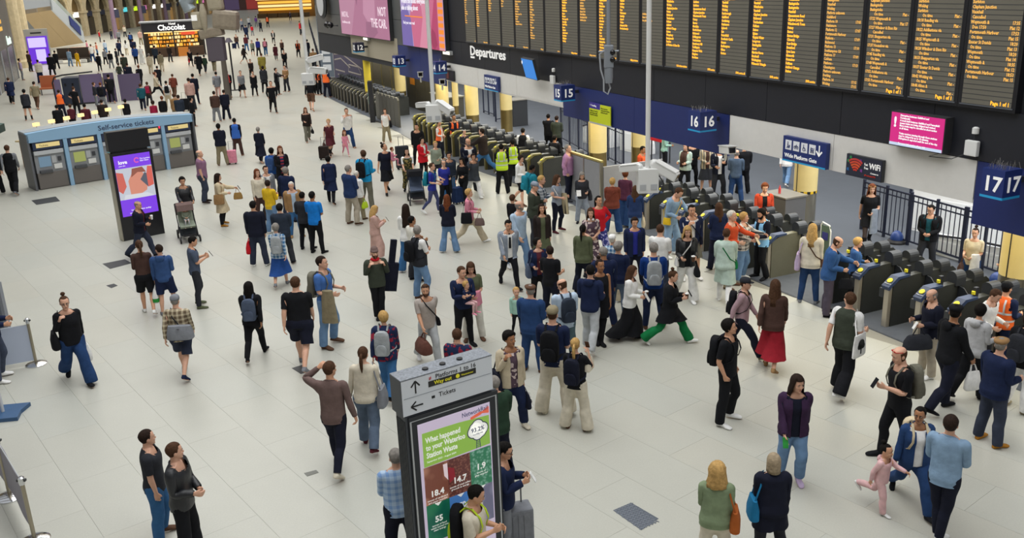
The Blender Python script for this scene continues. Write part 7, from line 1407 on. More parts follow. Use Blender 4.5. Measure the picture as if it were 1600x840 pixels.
# x, foot y, head-top y in the photograph | facing (0 to the camera, 90 to the right, 180 away) | build | hair | top | bottom | shoes | legs | left and right arm | head | carried | label
PEOPLE = '''
257,842,672|80|m.5s1|short dark|tee charcoal|jeans denim|brown|stand|down down|25,0||person in charcoal tee and blue jeans, standing close behind the leather jacket wearer
300,872,692|65|ms1|short brown|jacket leather|wide black|black|stand|clasp carry|35,0||person in black leather jacket and black trousers, hands raised and clasped
3,594,452|80|m.3s2|short dark|hoodie navy|jeans greydenim|white|rest|carry carry|0,5||person in navy hoodie and grey jeans, at the far left edge of the picture
125,597,454|5|f.5s1|bun brown|tee black 1|wide denimdark|black|walk|down strap|0,5|tote:black:R;carrier:white:L;+glasses|person in black top and wide dark blue jeans, carrying a white paper bag
291,586,459|160|m.3s1|crop grey, cap grey|shirt plaid|shorts navygrey|navy|walk|down down|0,0|duffelback:grey|person in brown plaid shirt and dark shorts, walking away
235,489,375|175|fs2|pony brown|jumper umber|shorts black|white|step|carry down|10,0||person in dark brown jumper and black shorts, bare legs
265,490,382|170|ms1|short dark|hoodie blue|shorts navy|grey|stand|down carry|40,0|carriergreen:white:L|person in blue hoodie and navy shorts, seen from behind
313,479,369|95|ms2|short black|tee slate|slim charcoal|olive|rest|phone phone|0,22|phone:black:R|person in slate grey tee and dark jeans, looking down at a phone
402,558,438|168|f.1s3|long black|jacket black|slim black|black|walk2|down down|-25,0|backpack:slate|person in black jacket and black trousers, with a slate rucksack
226,402,314|70|m.5s2|crop grey|jacket navyblack > jumper maroon|trousers navygrey|black|walk|cup carry|0,10|cup:white:L|person in navy jacket over maroon jumper, passing the purple screen
297,366,276|10|fs2|full black|jacket leather|slim black|black|stand|push push|0,10||person in black leather jacket, pushing the grey pushchair
322,316,235|80|m1.1s1|bald|tee mauve|trousers greynavy|dark|stand|down down|0,0||person in mauve tee and dark trousers, facing the ticket machines
350,352,271|85|fs1|verylong dark|coat beige .48|slim black|ochre|stand|reach carry|0,5|tote:tan:R;phone:black:L;handbag:gold:L|person in long beige coat and ochre shoes, holding out a phone
349,258,193|178|f.3s3|full black|puffer navyblack|trousers khaki|grey|stand|clasp clasp|0,0||person in dark navy puffer jacket and khaki trousers
373,243,186|170|ms3|short black|hivisblue blue > jumper navyblack 1|trousers umber|black|stand|down down|0,0||person in blue staff vest, standing beside the pink suitcase
25,303,225|165|ms1|short brown|gilet black > jumper grey|trousers black|grey|walk|down down|0,0||person in black gilet with grey sleeves, walking past the ticket machines
-2,306,221|175|ms1|short dark|jacket black|trousers black|white|walk2|down down|0,0||person all in black, beside the grey-sleeved walker at the left edge
409,254,197|165|fs1|full grey|coat navyblack .42|slim black|black|walk|carry down|0,0||person in long dark navy coat, walking away near the centre aisle
432,305,231|160|ms2|full black|jacket royal|shorts greynavy|grey|stand|carry carry|0,0|backpack:blue|person in royal blue jacket and grey shorts, with a blue rucksack
446,308,227|10|fs1|long auburn|jacket black > jumper stripe|trousers black|brown|stand|clasp clasp|0,0||person in black jacket over a striped red and navy top
411,348,264|25|f.3s1|long auburn|jumper cream|trousers umber|brown|rest|carry down|0,0||person in cream jumper, beside the yellow shirt
424,341,259|20|ms1|short dark|blazer grey > shirt white|trousers charcoal|black|stand|down clasp|0,0||person in grey blazer, behind the yellow shirt
455,346,261|150|m.2s1|full grey|jacket navy|trousers navygrey|black|stand|down down|0,0||person in navy jacket, behind the tan jacket
428,365,282|140|ms2|short dark|shirt yellow|jeans denimlight|white|stand|carry phone|30,-10||person in bright yellow shirt and light jeans, facing away
464,369,285|10|m.4s1|short white|jacket tan > shirt lightblue|jeans denim|tan|stand|down down|-20,10||person in tan jacket over a light blue shirt
497,395,299|150|m.1s3|short black|tee cyanblue|slim black|black|stand|clasp clasp|0,0||person in bright blue tee and black trousers
481,389,300|160|ms2|short black|jacket charcoal|slim black|black|stand|carry carry|0,0|handbag:black:L|person in charcoal jacket, shoulder to shoulder with the bright blue tee
447,412,322|170|m.5s1|full black|jacket charcoalblue|trousers charcoal|black|stand|clasp clasp|0,0||person in wide charcoal jacket, behind the plaid and skirt wearer
441,446,349|170|f.3s1|full grey|shirt plaidblue|skirt royalblue .38|grey|step2|down down|0,0|backpack:silver|person in blue plaid shirt and long blue skirt, with a silver rucksack
407,415,314|165|m.2s2|short black|jacket navyblack|trousers navygrey|white|stand|down down|0,0|carrier:red:L|person in dark navy jacket, holding a red carrier bag
519,318,242|172|f.1s2|full black|coat navy .55|slim black|black|walk|down down|0,0||person in belted navy coat and black leggings, walking away
518,244,184|15|f.4s1|full blond|dress maroon .58|leggings black .5|black .4|walk2|carry down|-20,0|handbag:umber:R|person in maroon dress and black boots
541,244,202|15|ks1|long auburn|tunic pink|leggings pink|white|walk|hold down|0,0||person in pink top and leggings, a child beside the maroon dress
546,230,167|15|m.1s1|short brown|shirt white|jeans denimdark|black|walk|down strap|0,0||person in white shirt and dark jeans, behind the child in pink
605,222,175|5|f.2s1|full brown|tee white|trousers khaki|brown|stand|strap down|0,0|tote:black:L|person in white top and khaki trousers, near the gates under sign 13
482,221,166|10|fs1|long auburn|jacket brownblack|trousers khakigrey|black|walk2|down carry|0,0|handbag:black:L|person in open dark brown jacket, auburn hair and khaki trousers
428,176,125|5|m.1s1|short brown|jumper black|slim black|black|walk|pocket pocket|0,0||person all in black, walking alone towards the camera on the shiny floor
488,173,118|170|m.1s1|short dark|jumper black 1|shorts brown|brown|walk|down down|0,0||person in black top and brown shorts, under the hanging camera box
606,302,217|15|f.2s2|bun dark|tee navyblack|skirt black .52|black|walk2|down hold|50,-15||person in black top and black pencil skirt, carrying a small child in pink
575,325,232|150|ms1|short brown|jacket azure|trousers khakigrey|charcoal|rest|carry carry|50,-10|backpack:black|person in azure jacket and grey trousers, with a black rucksack
563,342,267|140|f.2s1|short white|jacket white|trousers khaki|brown|stand|carry down|0,0|handbag:lime:R|person in white jacket, holding a lime green bag
552,350,258|130|m.4s1|short grey|jacket navyblue|trousers stone|brown|stand|clasp clasp|0,0||person in navy jacket and stone trousers, standing beside the white jacket
590,408,327|100|fs1|long blond|coat rosebeige .2|trousers rosebeige|tan|stand|phone phone|0,20|phone:black:L|person in long pale pink coat, looking at a phone
640,303,230|5|f.3s1|long black|tee white|trousers camo|black|walk|push push|0,-10|+dungareecamo|person in white tee and floral dungarees, pushing the black pushchair
655,258,197|350|ms2|short black|jacket black|slim black|black|stand|hold down|0,0||person in black jacket, pulling the large black suitcase
663,280,215|40|fs1|full black|coat red .75 > shirt white|slim black|black|stand|carry clasp|0,0||person in bright red coat over a white shirt
684,287,221|20|f.4s1|full blond|tee greygreen 1|trousers charcoal|black|stand|clasp down|-10,0||person in grey-green top, beside the red coat
689,250,188|60|fs2|bun black|hivisorange orange > shirt white|trousers navyblack|black|stand|clasp carry|0,0||person in orange vest over white sleeves, by the ticket gates
712,240,183|20|ms3|short black|hivisorange orange > jumper navyblack|slim black|black|rest|clasp clasp|0,0||person in orange vest over navy sleeves, leaning by the ticket gates
735,300,216|20|m.3s2|bald|blazer navyblack > shirt white|trousers charcoal|black|stand|carry phone|0,10|+beard|person in dark suit and open white collar, under the gates
728,262,210|20|fs1|full black, band white|jumper charcoal|slim black|black|stand|clasp clasp|0,0||person in dark top and white headband, near the gates
757,272,197|-120|m.3s1|short dark|jacket brownblack|jeans denim|white|stride|reach down|0,0||person in dark jacket and blue jeans, striding through the gates
786,302,225|178|m.3s1|short black|hivisyellow lime > shirt black|trousers black|black|stand|clasp clasp|0,0||person in lime yellow police vest and black trousers
726,318,245|-30|f.1s2|long black|jumper black|slim black|black|step|carry down|0,10||person in black jumper, pulling a blue suitcase
742,308,239|20|fs2|full dark|coat charcoalgrey .72|wide white|white|walk|down ear|0,0||person in grey quilted coat and white trousers
705,310,238|10|f.2s2|full black|puffer charcoalblue|jeans denim|black|stand|down down|0,0||person in dark puffer jacket, behind the two football shirts
697,322,255|15|f.3s1|crop grey|tee indigo|trousers black|black|stand|carry carry|0,0|coat:black:L;+glasses|person in indigo football shirt, coat over the arm
678,334,254|70|fs1|pony brown|tee indigo|leggings indigogrey .1|white|step|carry carry|10,0|backpack:teal|person in indigo football shirt and leggings, with a teal rucksack
703,394,304|170|fs1|long auburn|jacket navyblack|flare denimlight|white|stand|clasp clasp|0,0||person in navy jacket and flared light jeans, seen from behind
735,380,290|80|f.2s1|full blond|shirt pink|wide sand|white|stride|carry carry|0,0|handbag:taupe:R;tote:black:R|person in pink blouse and sand coloured trousers, striding right
641,424,319|170|fs1|verylong dark|shirt white|flare denim|white|stand|clasp clasp|0,0||person in white shirt and flared jeans, very long hair down the back
650,438,340|120|ms3|short black|tee offwhite|trousers charcoal|black|stand|carry carry|0,0||person in off-white tee, between the white shirt and the grey gilet
660,468,352|120|m.2s1|short grey|gilet charcoal > tee white|jeans denimlight|brown|stand|cross cross|60,-10|backpack:black|person in charcoal gilet with arms crossed, black rucksack on the back
797,448,340|15|ms2|short black|blazer bluegrey > shirt white|slim black|black|walk|down down|0,10|+tie|person in blue-grey blazer and black tie, walking towards the camera
803,372,304|150|ks1|short brown|jacket black|slim black|black|stand|down down|0,0||person in black, a child standing near the gates
516,540,400|60|m.1s1|short dark|tee cobalt|jeans denimlight|brown|rest|carry carry|10,0|backpack:khakigrey;coat:khaki:R|person in cobalt blue tee and light jeans, jacket hung from the arm
476,574,430|165|m.7s1|short brown|tee black|shorts navyblack|grey|walk|down down|0,0||person in black tee and navy shorts, walking away
594,498,388|10|ms1|full brown, beanie taupe|jacket darkolive|trousers black|black|cross|strap strap|0,0|guitar:navyblack;+scarf:red;+beard|person in dark olive jacket and taupe beanie, carrying a long case
609,618,484|165|f.3s1|full blond|jacket navyred|jeans denim|black|walk|down down|30,0|backpack:silver|person in navy and red jacket, with a silver rucksack
672,568,443|20|ms2|short brown, shades black|tee greige|trousers lightgrey|white|step|down down|-20,0|duffel:leatherbrown:R;crossbody:black:L;+beard|person in greige tee and pale trousers, with sunglasses on the head
727,540,416|15|ms1|short brown|jumper navy|slim black|black|stand|hug hug|25,5||person in navy jumper and black trousers, holding a small child
741,530,408|5|fs1|long brown|tee olive|trousers offwhite|brown|stand|clasp clasp|0,20|coat:pink:L|person in olive tee and off-white trousers, beside the navy jumper
722,655,521|160|m.3s1|short brown|shirt navyred|jeans denim|brown|stand|carry carry|20,0||person in dark checked shirt, standing behind the direction sign
530,732,562|160|ms2|short brown|shirt taupe|slim navyblack|cream|walk|brow hold|-20,0||person in taupe shirt raising one hand to the brow
580,698,542|165|f.5s1|pony brown|jumper cream|jeans greyblue|maroon|step|hold carry|0,0|tote:grey:R|person in cream jumper and grey-blue trousers, holding hands
632,880,722|190|m.6s1|short grey|shirt checkblue|trousers navyblack|brown|stand|clasp clasp|0,0||person in light blue checked shirt, half hidden behind the direction sign
748,948,770|70|m.2s2|short black|polo cream|trousers stone|white|stand|carry phone|20,20|backpacklime:black|person in cream polo shirt, in front of the recycling poster
792,868,692|80|ms2|short black|jacket navy|trousers grey|black|stand|phone phone|0,15|phone:white:R;+glasses|person in navy jacket, looking at a white phone beside the direction sign
802,670,519|20|f.3s3|curly black|jacket sand > shirt floral|trousers navy|cream|rest|down strap|20,-5|tote:navyblack:R;unionbag:navyblack:L|person in sand coloured jacket and floral top, with navy trousers
779,745,628|200|m.4s1|short grey|jacket darkgreen|trousers navyblack|brown|stand|clasp clasp|0,0||person in dark green jacket, mostly hidden by the direction sign
809,523,449|10|ks1|short blond|hoodie mint|leggings black|black|stand|down down|0,0||person in mint top, a small child standing still
833,579,445|160|m.4s1|short grey, flatcap brown|jacket denimdark|jeans denimdark|brown|stand|carry carry|40,0||person in dark blue jacket and brown flat cap
884,570,436|200|m.4s1|bald|shirt paleblue|trousers greyteal|brown|stand|carry carry|30,25|backpack:charcoalblue|person in pale blue shirt, with a dark blue rucksack
867,645,478|165|m.3s1|short brown, cap khaki|tee navy|wide cream|cream|stand|carry carry|0,0|backpack:black|person in navy tee and tan cap, with cream trousers
901,670,528|160|fs1|pony blond|tee black|wide cream|brown|stand|carry ear|10,0|backpack:navyblack;phone:brown:R;handbag:cream:R|person in black tee and cream trousers, taking a photo
862,498,400|150|m.2s2|short dark|tee black|jeans navyblack|black|stand|carry carry|40,0||person in black tee, facing the departure boards
923,548,414|160|ms1|short black|hoodie navy|trousers lightgrey|white|step|carry carry|30,0||person in navy hoodie and pale grey joggers
843,478,372|10|fs1|full black|jacket navy > jumper maroon|slim black|black|stand|phone carry|50,-10|tote:slate:R|person in navy jacket over a maroon jumper, with a blue shoulder bag
938,537,405|10|fs3|bun dark|dress black .60 ^0|leggings black .4|black .55|cross|down down|20,0||person in short black dress and tall black boots
944,512,386|190|m.1s3|short grey|blazer navy > shirt lightblue|trousers navy|brown|stand|carry down|20,10||person in navy suit, behind the short black dress
966,492,384|160|m.3s1|curly grey|jacket navy|jeans greyblue|black|stand|carry down|0,0|carrier:green:L|person in navy jacket with a curly grey head, holding a green bag
984,530,414|80|fs1|long brown|jacket white|skirt black .14|black|step|carry carry|0,10|cup:brown:L;paper:white:R|person in short white jacket and long black skirt, holding a coffee cup
1020,512,379|185|m.2s1|short grey|jumper sportblue|slim navy|brown|stand|clasp clasp|0,0|silverpack:silver|person in navy sports top with bright blue shoulder
1045,537,415|85|fs1|bun brown|cape black .66|flare emerald|white|stride|phone cup|0,15|phone:black:L;cup:brown:R|person in black cape and green flared trousers
991,444,352|10|ms2|full dark|blazer navy > shirt indigo|slim navyblack|black|stand|down down|0,5||person in navy blazer over an indigo shirt
1071,469,351|10|fs1|long blond|jacket leather > tee black|wide white|white|step|carry carry|0,10|crossbody:white:R;cup:brown:L;handbag:black:L|person in black leather jacket and white trousers
1078,436,320|15|ms2|short black|jacket navy > tee white|shorts khakigrey|white|stand|down mouth|0,0|crossbody:navyblack:L|person in open navy jacket and grey shorts, hand at the mouth
1030,467,351|160|m.4s1|short brown|tee white|trousers greynavy|brown|stand|clasp clasp|20,10|paper:white:L|person in white tee, behind the sports top
957,470,367|160|f.2s1|short white, cap white|shirt plaidblue|trousers sand|white|stand|carry carry|0,0||person in blue plaid shirt and white cap
912,458,351|165|fs3|pony black|jacket olive|jeans navyblack|black|stand|down down|0,0||person in olive jacket with a long black ponytail
1131,473,357|175|f.3s1|short brown|coat palemint .52|slim white|white|step|carry down|0,0|crossbody:emerald:R|person in pale mint coat with a green bag strap
1157,555,427|80|m.1s1|short brown, cap charcoal|shirt dustypink|jeans navyblack|khaki|stride2|down down|0,0|backpack:black|person in dusty pink shirt and dark cap, striding right
1134,660,499|70|ms2|full black|tee black|trousers black|white|stand|pocket pocket|20,-5|backpack:black|person in black tee and black trousers, with a black rucksack
1204,577,437|170|fs1|long brown|jacket umber|skirt deepred .33|tan|step|down down|20,0||person in brown jacket and long red skirt
1139,448,329|70|m.3s1|short white|jumper orange|trousers khaki|brown|stand|reach carry|0,0||person in orange jumper, facing the staff member in the blue vest
1158,438,332|75|f.2s1|full blond|jacket plaidwhite|jeans denimlight|white|stand|reach carry|10,0|paper:sand:R|person in black and white checked jacket and light jeans
1187,434,325|-50|ms2|full black|hivisblue skyblue > jacket navyblack|trousers black|black|stand|carry carry|0,20|phone:maroon:L;+beard|person in pale blue staff vest, leaning on the wide gate
1120,420,317|200|f.2s1|long brown|jacket navy|trousers navyblack|black|stand|carry carry|0,0||person in navy jacket, behind the orange jumper
1190,390,283|10|fs1|full auburn|cardigan redorange > tee black|wide black|black|stand|clasp clasp|0,15||person in red and orange cardigan over a black top
1047,400,289|60|m.3s1|short brown|shirt denimsky|flare denimsky|white|lean|reach carry|0,30,14|crossbody:yellow:R|person in pale denim shirt, leaning over the gate
924,430,325|10|fs1|long brown|dress floral .3|leggings black .1|black|stand|clasp clasp|-10,0|headset:white|person in floral dress, beside the red cardigan
936,410,306|20|fs2|pony black|jumper red|wide navyfloral|black|stand|hip down|10,0||person in red cardigan, one hand on the hip
849,420,319|10|fs2|long dark|cardigan brownblack > tee olive|skirt olive .45|black|stand|down down|0,-10||person in olive dress under a dark cardigan
813,422,313|40|m.3s1|bald|shirt lightblue|jeans denimlight|white|step|down down|60,0|+beard|person in light blue shirt and pale jeans, with a full beard
836,385,284|80|m.5s1|short grey, cap bluegrey|jacket darkolive|trousers charcoal|brown|stand|phone carry|0,15||person in dark olive jacket and blue-grey cap
847,372,268|90|f.3s1|short blond|shirt checkdark|trousers black|black|stand|phone phone|0,10|paper:white:L|person in dark checked shirt, holding papers
871,362,273|60|fs1|verylong brown|tee bluegrey|slim navyblack|maroon|rest|carry carry|10,10|coat:khakistripe:L|person in blue-grey tee with a striped coat on the arm
889,313,226|70|m.3s1|short grey|jacket mauvepink|slim navyblack|charcoal|stand|mouth pocket|0,-5||person in mauve pink jacket, by the grey partition
910,348,268|5|f.5s1|long grey|jumper charcoal|jeans bluegrey|black|stand|carry carry|0,20|paper:white:R;tote:charcoal:L|person in charcoal jumper and blue-grey jeans, reading
957,364,278|175|f.4s1|full blond|jacket chestnut|wide denimdark|white|stand|clasp clasp|0,0|crossbody:chestnut:L|person in chestnut jacket and wide dark jeans
977,354,266|160|f.2s1|full auburn|jumper plum|skirt denimdark .1|white|stand|carry carry|30,0||person in plum jumper and long denim skirt
992,380,290|170|f.2s1|long brown|jacket navyblue|flare denimlight|black|step|carry down|0,0|carrierpaper:sand:R|person in navy blue jacket and flared jeans, under the white camera box
868,282,220|150|ms3|short black|jumper black|trousers white|black|stand|carry carry|0,0|carrier:white:L|person in black jumper and white trousers, leaving through a gate
858,240,189|170|m.1s2|short black|jacket black|slim black|black|stand|reach down|0,0|paper:white:L|person in black beyond the gates, holding a white ticket
871,244,192|165|ms2|short dark|jacket darkolive|slim black|black|stand|carry carry|0,0||person in dark olive jacket beyond the gates
819,268,200|170|m.2s2|short black|gilet black > jumper white|trousers black|black|stand|carry carry|0,0||person in black hooded gilet with white sleeves, at the gates
803,290,219|190|m.1s3|short black|hivisyellow lime > jumper black|trousers black|black|stand|carry carry|20,0|+beard|person in lime yellow vest, talking beside the police vest
814,320,242|60|fs1|full dark|jacket white|leggings black .5|brown|step2|carry carry|0,10||person in cream fleece and black leggings, by the police vest
832,340,262|120|m.3s4|short black|jacket teal|trousers black|black|stand|carry carry|0,20|backpack:teal|person in dark teal jacket, bending forward behind the blue-grey cap
1003,305,230|60|m.1s3|short black|hivisplain orange > tee orange|trousers charcoal|black|stand|carry carry|0,10||person in plain orange top beyond the gates
1038,267,218|100|fs3|short black|hoodie mint|trousers black|black|stand|reach carry|0,10||person in pale mint top, beyond the gates under sign 16
1070,301,224|-30|f.2s1|full brown|jacket palemint|slim black|white|stand|carry carry|0,0|+scarf:umber|person in pale jacket and long brown scarf, beyond the gates
1080,292,217|20|m.2s2|short black|jacket black|slim black|black|stand|carry carry|0,0||person in black, behind the long brown scarf
1103,299,221|10|f.3s1|full white|jacket sandstripe > jumper umber|skirt charcoal .45|white|stand|clasp clasp|0,10||person in striped sand shawl and dark skirt, beyond the gates
1121,311,226|20|ms2|short black, cap black|jacket navyblack > tee white|trousers charcoal|white|rest|phone carry|30,0|backpack:black|person in dark jacket over white tee, beyond the gates
1148,317,234|175|m.2s1|bald|jumper steel|jeans denimdark|black|stand|carry carry|0,0|handbag:black:L|person in steel blue jumper and dark jeans, beyond the gates
1160,302,240|190|m.2s2|short dark|puffer black|trousers black|black|stand|carry carry|0,0||person in black puffer, behind the steel blue jumper
1228,290,222|165|fs1|full brown|jacket white|jeans denimlight|white|walk|down down|0,0||person in pale jeans and white trainers, walking under the white panel
1354,388,284|10|fs1|long auburn, band tan|dress black .68|leggings sheer .12|black .35|walk2|clasp down|0,5|coat:bluegrey:L|person in short black dress and sheer tights, walking along the railing
1445,424,336|-10|m.2s1|short black|jacket black > jumper deepteal|trousers charcoal|black|stand|clasp clasp|-15,10|backpack:black;+glasses|person in black jacket over a teal jumper, beyond the gates
1512,462,356|-10|f.1s1|bun dark|tee palebeige|jeans denimdark|black|stand|clasp carry|0,5|handbag:umber:R;coat:white:L|person in pale beige blouse and dark jeans, beyond the gates
1262,473,350|175|f.2s1|long blond|jacket cream|slim denimdark|grey|stand|carry down|0,10|crossbody:brown:R;totewhite:lilac:L|person in cream jacket and dark blue jeans, at the wide gate
1290,491,368|95|m.3s1|bald|jacket steelblue|trousers greyplum|black|stand|reach carry|0,25,8|handbag:black:R|person in steel blue jacket, bending over a ticket gate
1330,478,371|100|f.3s1|full blond|jumper steelblue|trousers black|black|stand|carry carry|0,15|handbag:lime:R|person in blue jumper, beside the man-high gate towers
1315,614,456|150|m.3s1|short brown|gilet darkolive > tee white|wide black|white|step|down carry|60,-10|treebag:white:R|person in dark olive gilet and white sleeves, with a printed tote
1572,480,404|-70|m.4s1|curly grey|jacket navyblack|trousers charcoal|black|stand|clasp down|0,20,8||person in dark navy jacket, bending by the yellow column
1598,478,402|-40|f.3s1|full blond|jumper palepink|trousers charcoal|black|stand|clasp clasp|0,10||person in pale pink jumper, at the right edge by the yellow column
1446,586,457|-60|m.3s1|bald|jacket navyblack|trousers stone|white|stand|carry carry|0,20|duffel:blackwhite:L;phone:white:L|person in dark navy coat and stone trousers, with a striped duffel
1472,642,476|130|m.2s3|short black, flatcap black|hoodie black|jeans navyblack|black|step|carry down|40,0|carrierpaper:white:R|person in black hoodie and black flat cap
1528,585,447|60|ms1|short brown|tee white 1|trousers charcoal|white|stand|carry carry|0,25,8||person in white sweatshirt, bending over the gate at the right
1513,622,475|150|f.1s2|full black|hoodie greyhood|wide black|black|step2|carry carry|20,0||person in pale grey hoodie and wide black trousers
1556,575,456|150|m.2s2|short black, cap black|hivisorange2 orange|trousers navy|black|stand|carry carry|0,0||person in orange vest with silver stripes, at the right hand gates
1588,640,490|150|m.2s1|full dark|jacket black|wide white|khaki|rest|carry carry|20,0|backpack:charcoal|person in black jacket and white trousers, at the right edge
1543,692,528|140|m.5s1|short grey, flatcap tan|jacket navy|trousers greynavy|ochre|stand|carry carry|20,0||person in navy jacket, tan flat cap and ochre boots
1396,716,540|-60|m.3s1|bald, shades red|tee black|slim black|black|step2|phone down|0,15|backpackmessenger:khakigrey;phone:black:L|person in black tee and black trousers, red glasses on the head, holding a phone
1421,788,626|20|f.4s3|short black|jacket denimdark > tee white|jeans denimdark|black|stride|down hold|-30,-5|backpack:beige;+glasses|person in dark denim jacket over white tee, leading a child
1373,798,693|70|k.5s2|bun black|hoodie palepink|trousers palepink|white|kick|reach down|0,0||person in pale pink tracksuit, a child being led by the hand
1464,842,647|165|m.1s1|short dark|shirt denimsky|slim navyblack|white|cross|clasp clasp|10,-10||person in pale denim shirt and dark trousers, seen from behind
1234,757,585|12|f.2s1|long dark|jacket aubergine > tee navyblack|jeans denimlight|lilac|pass|down down|20,5|phone:green:R|person in aubergine jacket and light jeans, walking towards the camera
1115,895,733|180|f.4s1|curlylong blond|jacket sage|trousers cream|white|stand|carry down|0,0|tote:rust:R|person in sage green jacket, with a rust coloured shoulder bag
1200,878,715|195|f.4s1|bob ash|coat navyblack .6|trousers charcoal|black|stand|carry down|0,0|tote:peacock:L|person in dark navy coat, with a peacock blue shoulder bag
157,66,48||ms1|short dark|jumper red|trousers black|black|stand|||| person in red top, by the stone arches
188,88,62|180|ms1|short dark|jacket navy|trousers navyblack|black|walk||||person in navy jacket, at the foot of the escalator
157,112,82|180|fs1|full black|jacket black|slim black|black|walk||tote:white:R||person in black with a white bag, crossing the left concourse
175,107,80|180|ms1|short black|jumper black|trousers grey|grey|stand||||person in black jumper and grey trousers, left concourse
166,101,76|180|fs1|full grey|hoodie grey|trousers black|black|stand||||person in grey hoodie, by the escalator queue
146,97,69|180|ms1|short brown|tee white|jeans denimdark|black|stand||||person in white tee and jeans, below the escalator
184,100,81|120|fs1|full dark|jacket charcoal|trousers charcoal|black|stand||||person in charcoal, between the black jumper and the olive coat
197,117,83|175|ms1|short dark|coat darkolive .6|trousers black|black|walk||||person in dark olive coat, walking away on the left concourse
65,130,93|200|m.2s1|short black|jacket cream|trousers navy|black|stand||||person in cream jacket, by the orange seat back
36,125,90|90|fs1|full black|shirt lilac|trousers grey|black|stand||||person in lilac shirt, by the shop front
49,112,78|120|ms1|short dark|jacket umber|trousers charcoal|black|stand||||person in dark brown jacket, beside the violet advert stand
20,162,120|170|m.3s1|short brown|coat navy .6|trousers black|black|walk||||person in long navy coat, beside the shop at the left edge
46,188,139|175|fs1|full black|jacket charcoal|skirt black .7|black .3|stand||||person in charcoal jacket and short black skirt, left
60,170,126|160|m.2s1|short dark|jacket khaki|trousers brown|brown|walk||||person in khaki jacket and brown trousers, left
99,184,144|175|m.2s1|short dark|hivisorange2 orange|trousers navyblack|black|stand||||person in orange vest, behind the ticket machines
122,180,135|150|m.2s1|short brown|tee black|trousers black|black|stand|hip down|||person in black tee, hand on hip, behind the ticket machines
160,152,114|180|ms1|short brown|jacket khaki|trousers sand|brown|stand||||person in khaki jacket, by the purple glass panel
176,161,113|180|m.2s1|short black|jacket black|slim black|black|walk||||tall person in black, by the purple glass panel
163,170,132|175|m.2s1|short auburn|jacket navyblack|trousers grey|black|stand||backpack:black||person with black rucksack, behind the ticket machines
152,166,133|100|fs1|full brown|jacket charcoal|trousers grey|black|stand||||person in charcoal, beside the black rucksack
189,128,100|150|fs1|full dark|jacket darkolive|trousers charcoal|black|walk||||person in olive jacket, walking left of the centre crowd
97,214,171|180|m.2s1|short black|jacket black|trousers black|black|stand||||person in black, leftmost behind the ticket machines
117,208,167|170|fs1|full brown|jumper maroon|trousers black|black|stand||||person in maroon, close behind the ticket machines
140,212,172|170|ms1|short black|jumper maroon|trousers black|black|stand||||person only just visible above the ticket machines
166,204,161|180|m.3s1|short dark|jacket brownblack|trousers black|black|stand||||person in dark brown, close behind the ticket machines
202,199,155|160|f.1s1|full black|jacket black|trousers black|black|stand||||person in black with a black head, close behind the ticket machines
225,172,130|175|m.3s1|full brown|jacket deepteal|trousers navyblack|black|walk||||person in deep teal jacket, behind the ticket machines
235,166,131|170|fs1|full brown|jacket umber|trousers charcoal|black|stand||backpack:raspberry||person with raspberry rucksack, behind the ticket machines
247,152,108|70|fs1|full auburn|jacket sand|slim black|black|stride||||person in sand jacket and black trousers, striding
250,137,105|180|ms1|short black|jacket black|slim black|black|walk||||person in black, ahead of the sand jacket
221,136,101|170|f.2s1|full auburn|jacket black|slim black|black|walk||||person in black with auburn hair, centre crowd
204,136,97|180|m.2s1|short dark|jacket navyblack|slim black|black|walk||tote:charcoal:R||person in dark jacket with a dark bag, centre crowd
274,153,118|165|m.1s1|short brown|jacket chestnut|trousers brown|brown|walk||||person in chestnut jacket, walking away alone
265,168,130|175|ms1|short black|tee white|trousers sand|brown|stand||backpack:black||person in white tee with black rucksack, middle distance
259,196,150|180|fs1|full auburn|jacket black|trousers sand|black|stand||||person in black and sand, close to the right end of the ticket machines
278,194,146|180|f.2s1|full brown|jacket tan|trousers khaki|brown|stand||||person in tan jacket, close to the right end of the ticket machines
285,197,148|170|m.3s1|short dark|jacket charcoalblue|trousers navyblack|black|stand||||person in dark blue jacket, close to the right end of the ticket machines
244,196,157|180|ks1|full dark|jacket raspberry|leggings black|black|stand||||person in raspberry jacket, a child behind the ticket machines
301,172,120|175|m.1s1|short dark|jacket rosebeige|trousers charcoal|black|stand||suitcase:black:L||person in rose beige jacket, with a black suitcase
307,163,114|170|m.2s1|short black|jacket navyblack|slim navyblack|black|stand||||person in navy, beside the rose beige jacket
304,197,164|100|f.3s1|full black|jacket black|trousers black|black|stand||||person in black, bent at the corner of the ticket machines
342,152,111|175|m.1s1|short black|blazer grey|trousers rosebeige|brown|walk||||person in grey blazer, walking away
340,190,142|180|m.2s1|short dark|jacket umber|trousers grey|black|stand||||person in umber jacket and grey trousers, seen from behind
355,187,140|180|m.2s1|short dark|jacket navyblack|trousers navyblack|black|stand||||person in black, beside the umber jacket
359,152,109|178|ms1|short dark|jacket black|slim black|black|walk||backpack:scarlet||person with scarlet rucksack, beside the slim post
380,152,104|5|f.1s1|short brown|jumper grey|skirt black .55|brown|walk||handbag:black:R||person in grey jumper and black skirt, with a black bag
394,122,95|5|fs1|full auburn|jacket brownblack|slim black|black|walk||||person in dark brown, behind the black raincoat
399,150,111|5|f.1s1|full brown|coat black .6|slim black|black|stand||||person in black raincoat, middle distance
412,120,82|178|m.4s1|short brown|coat mustard .62|trousers black|black|walk||||person in mustard coat, walking away
415,145,102|175|f.1s1|full dark|coat charcoal .7|slim black|black|stand||||person in charcoal coat, beside the pair by the hanging box
435,148,106|60|f.1s1|full dark|jacket black > jumper grey|slim black|black|stand|reach reach|||person in black jacket, reaching to the tan top
449,143,102|-40|ms1|short brown|jumper tan|trousers charcoal|black|stand|carry carry|||person in tan top, facing the black jacket
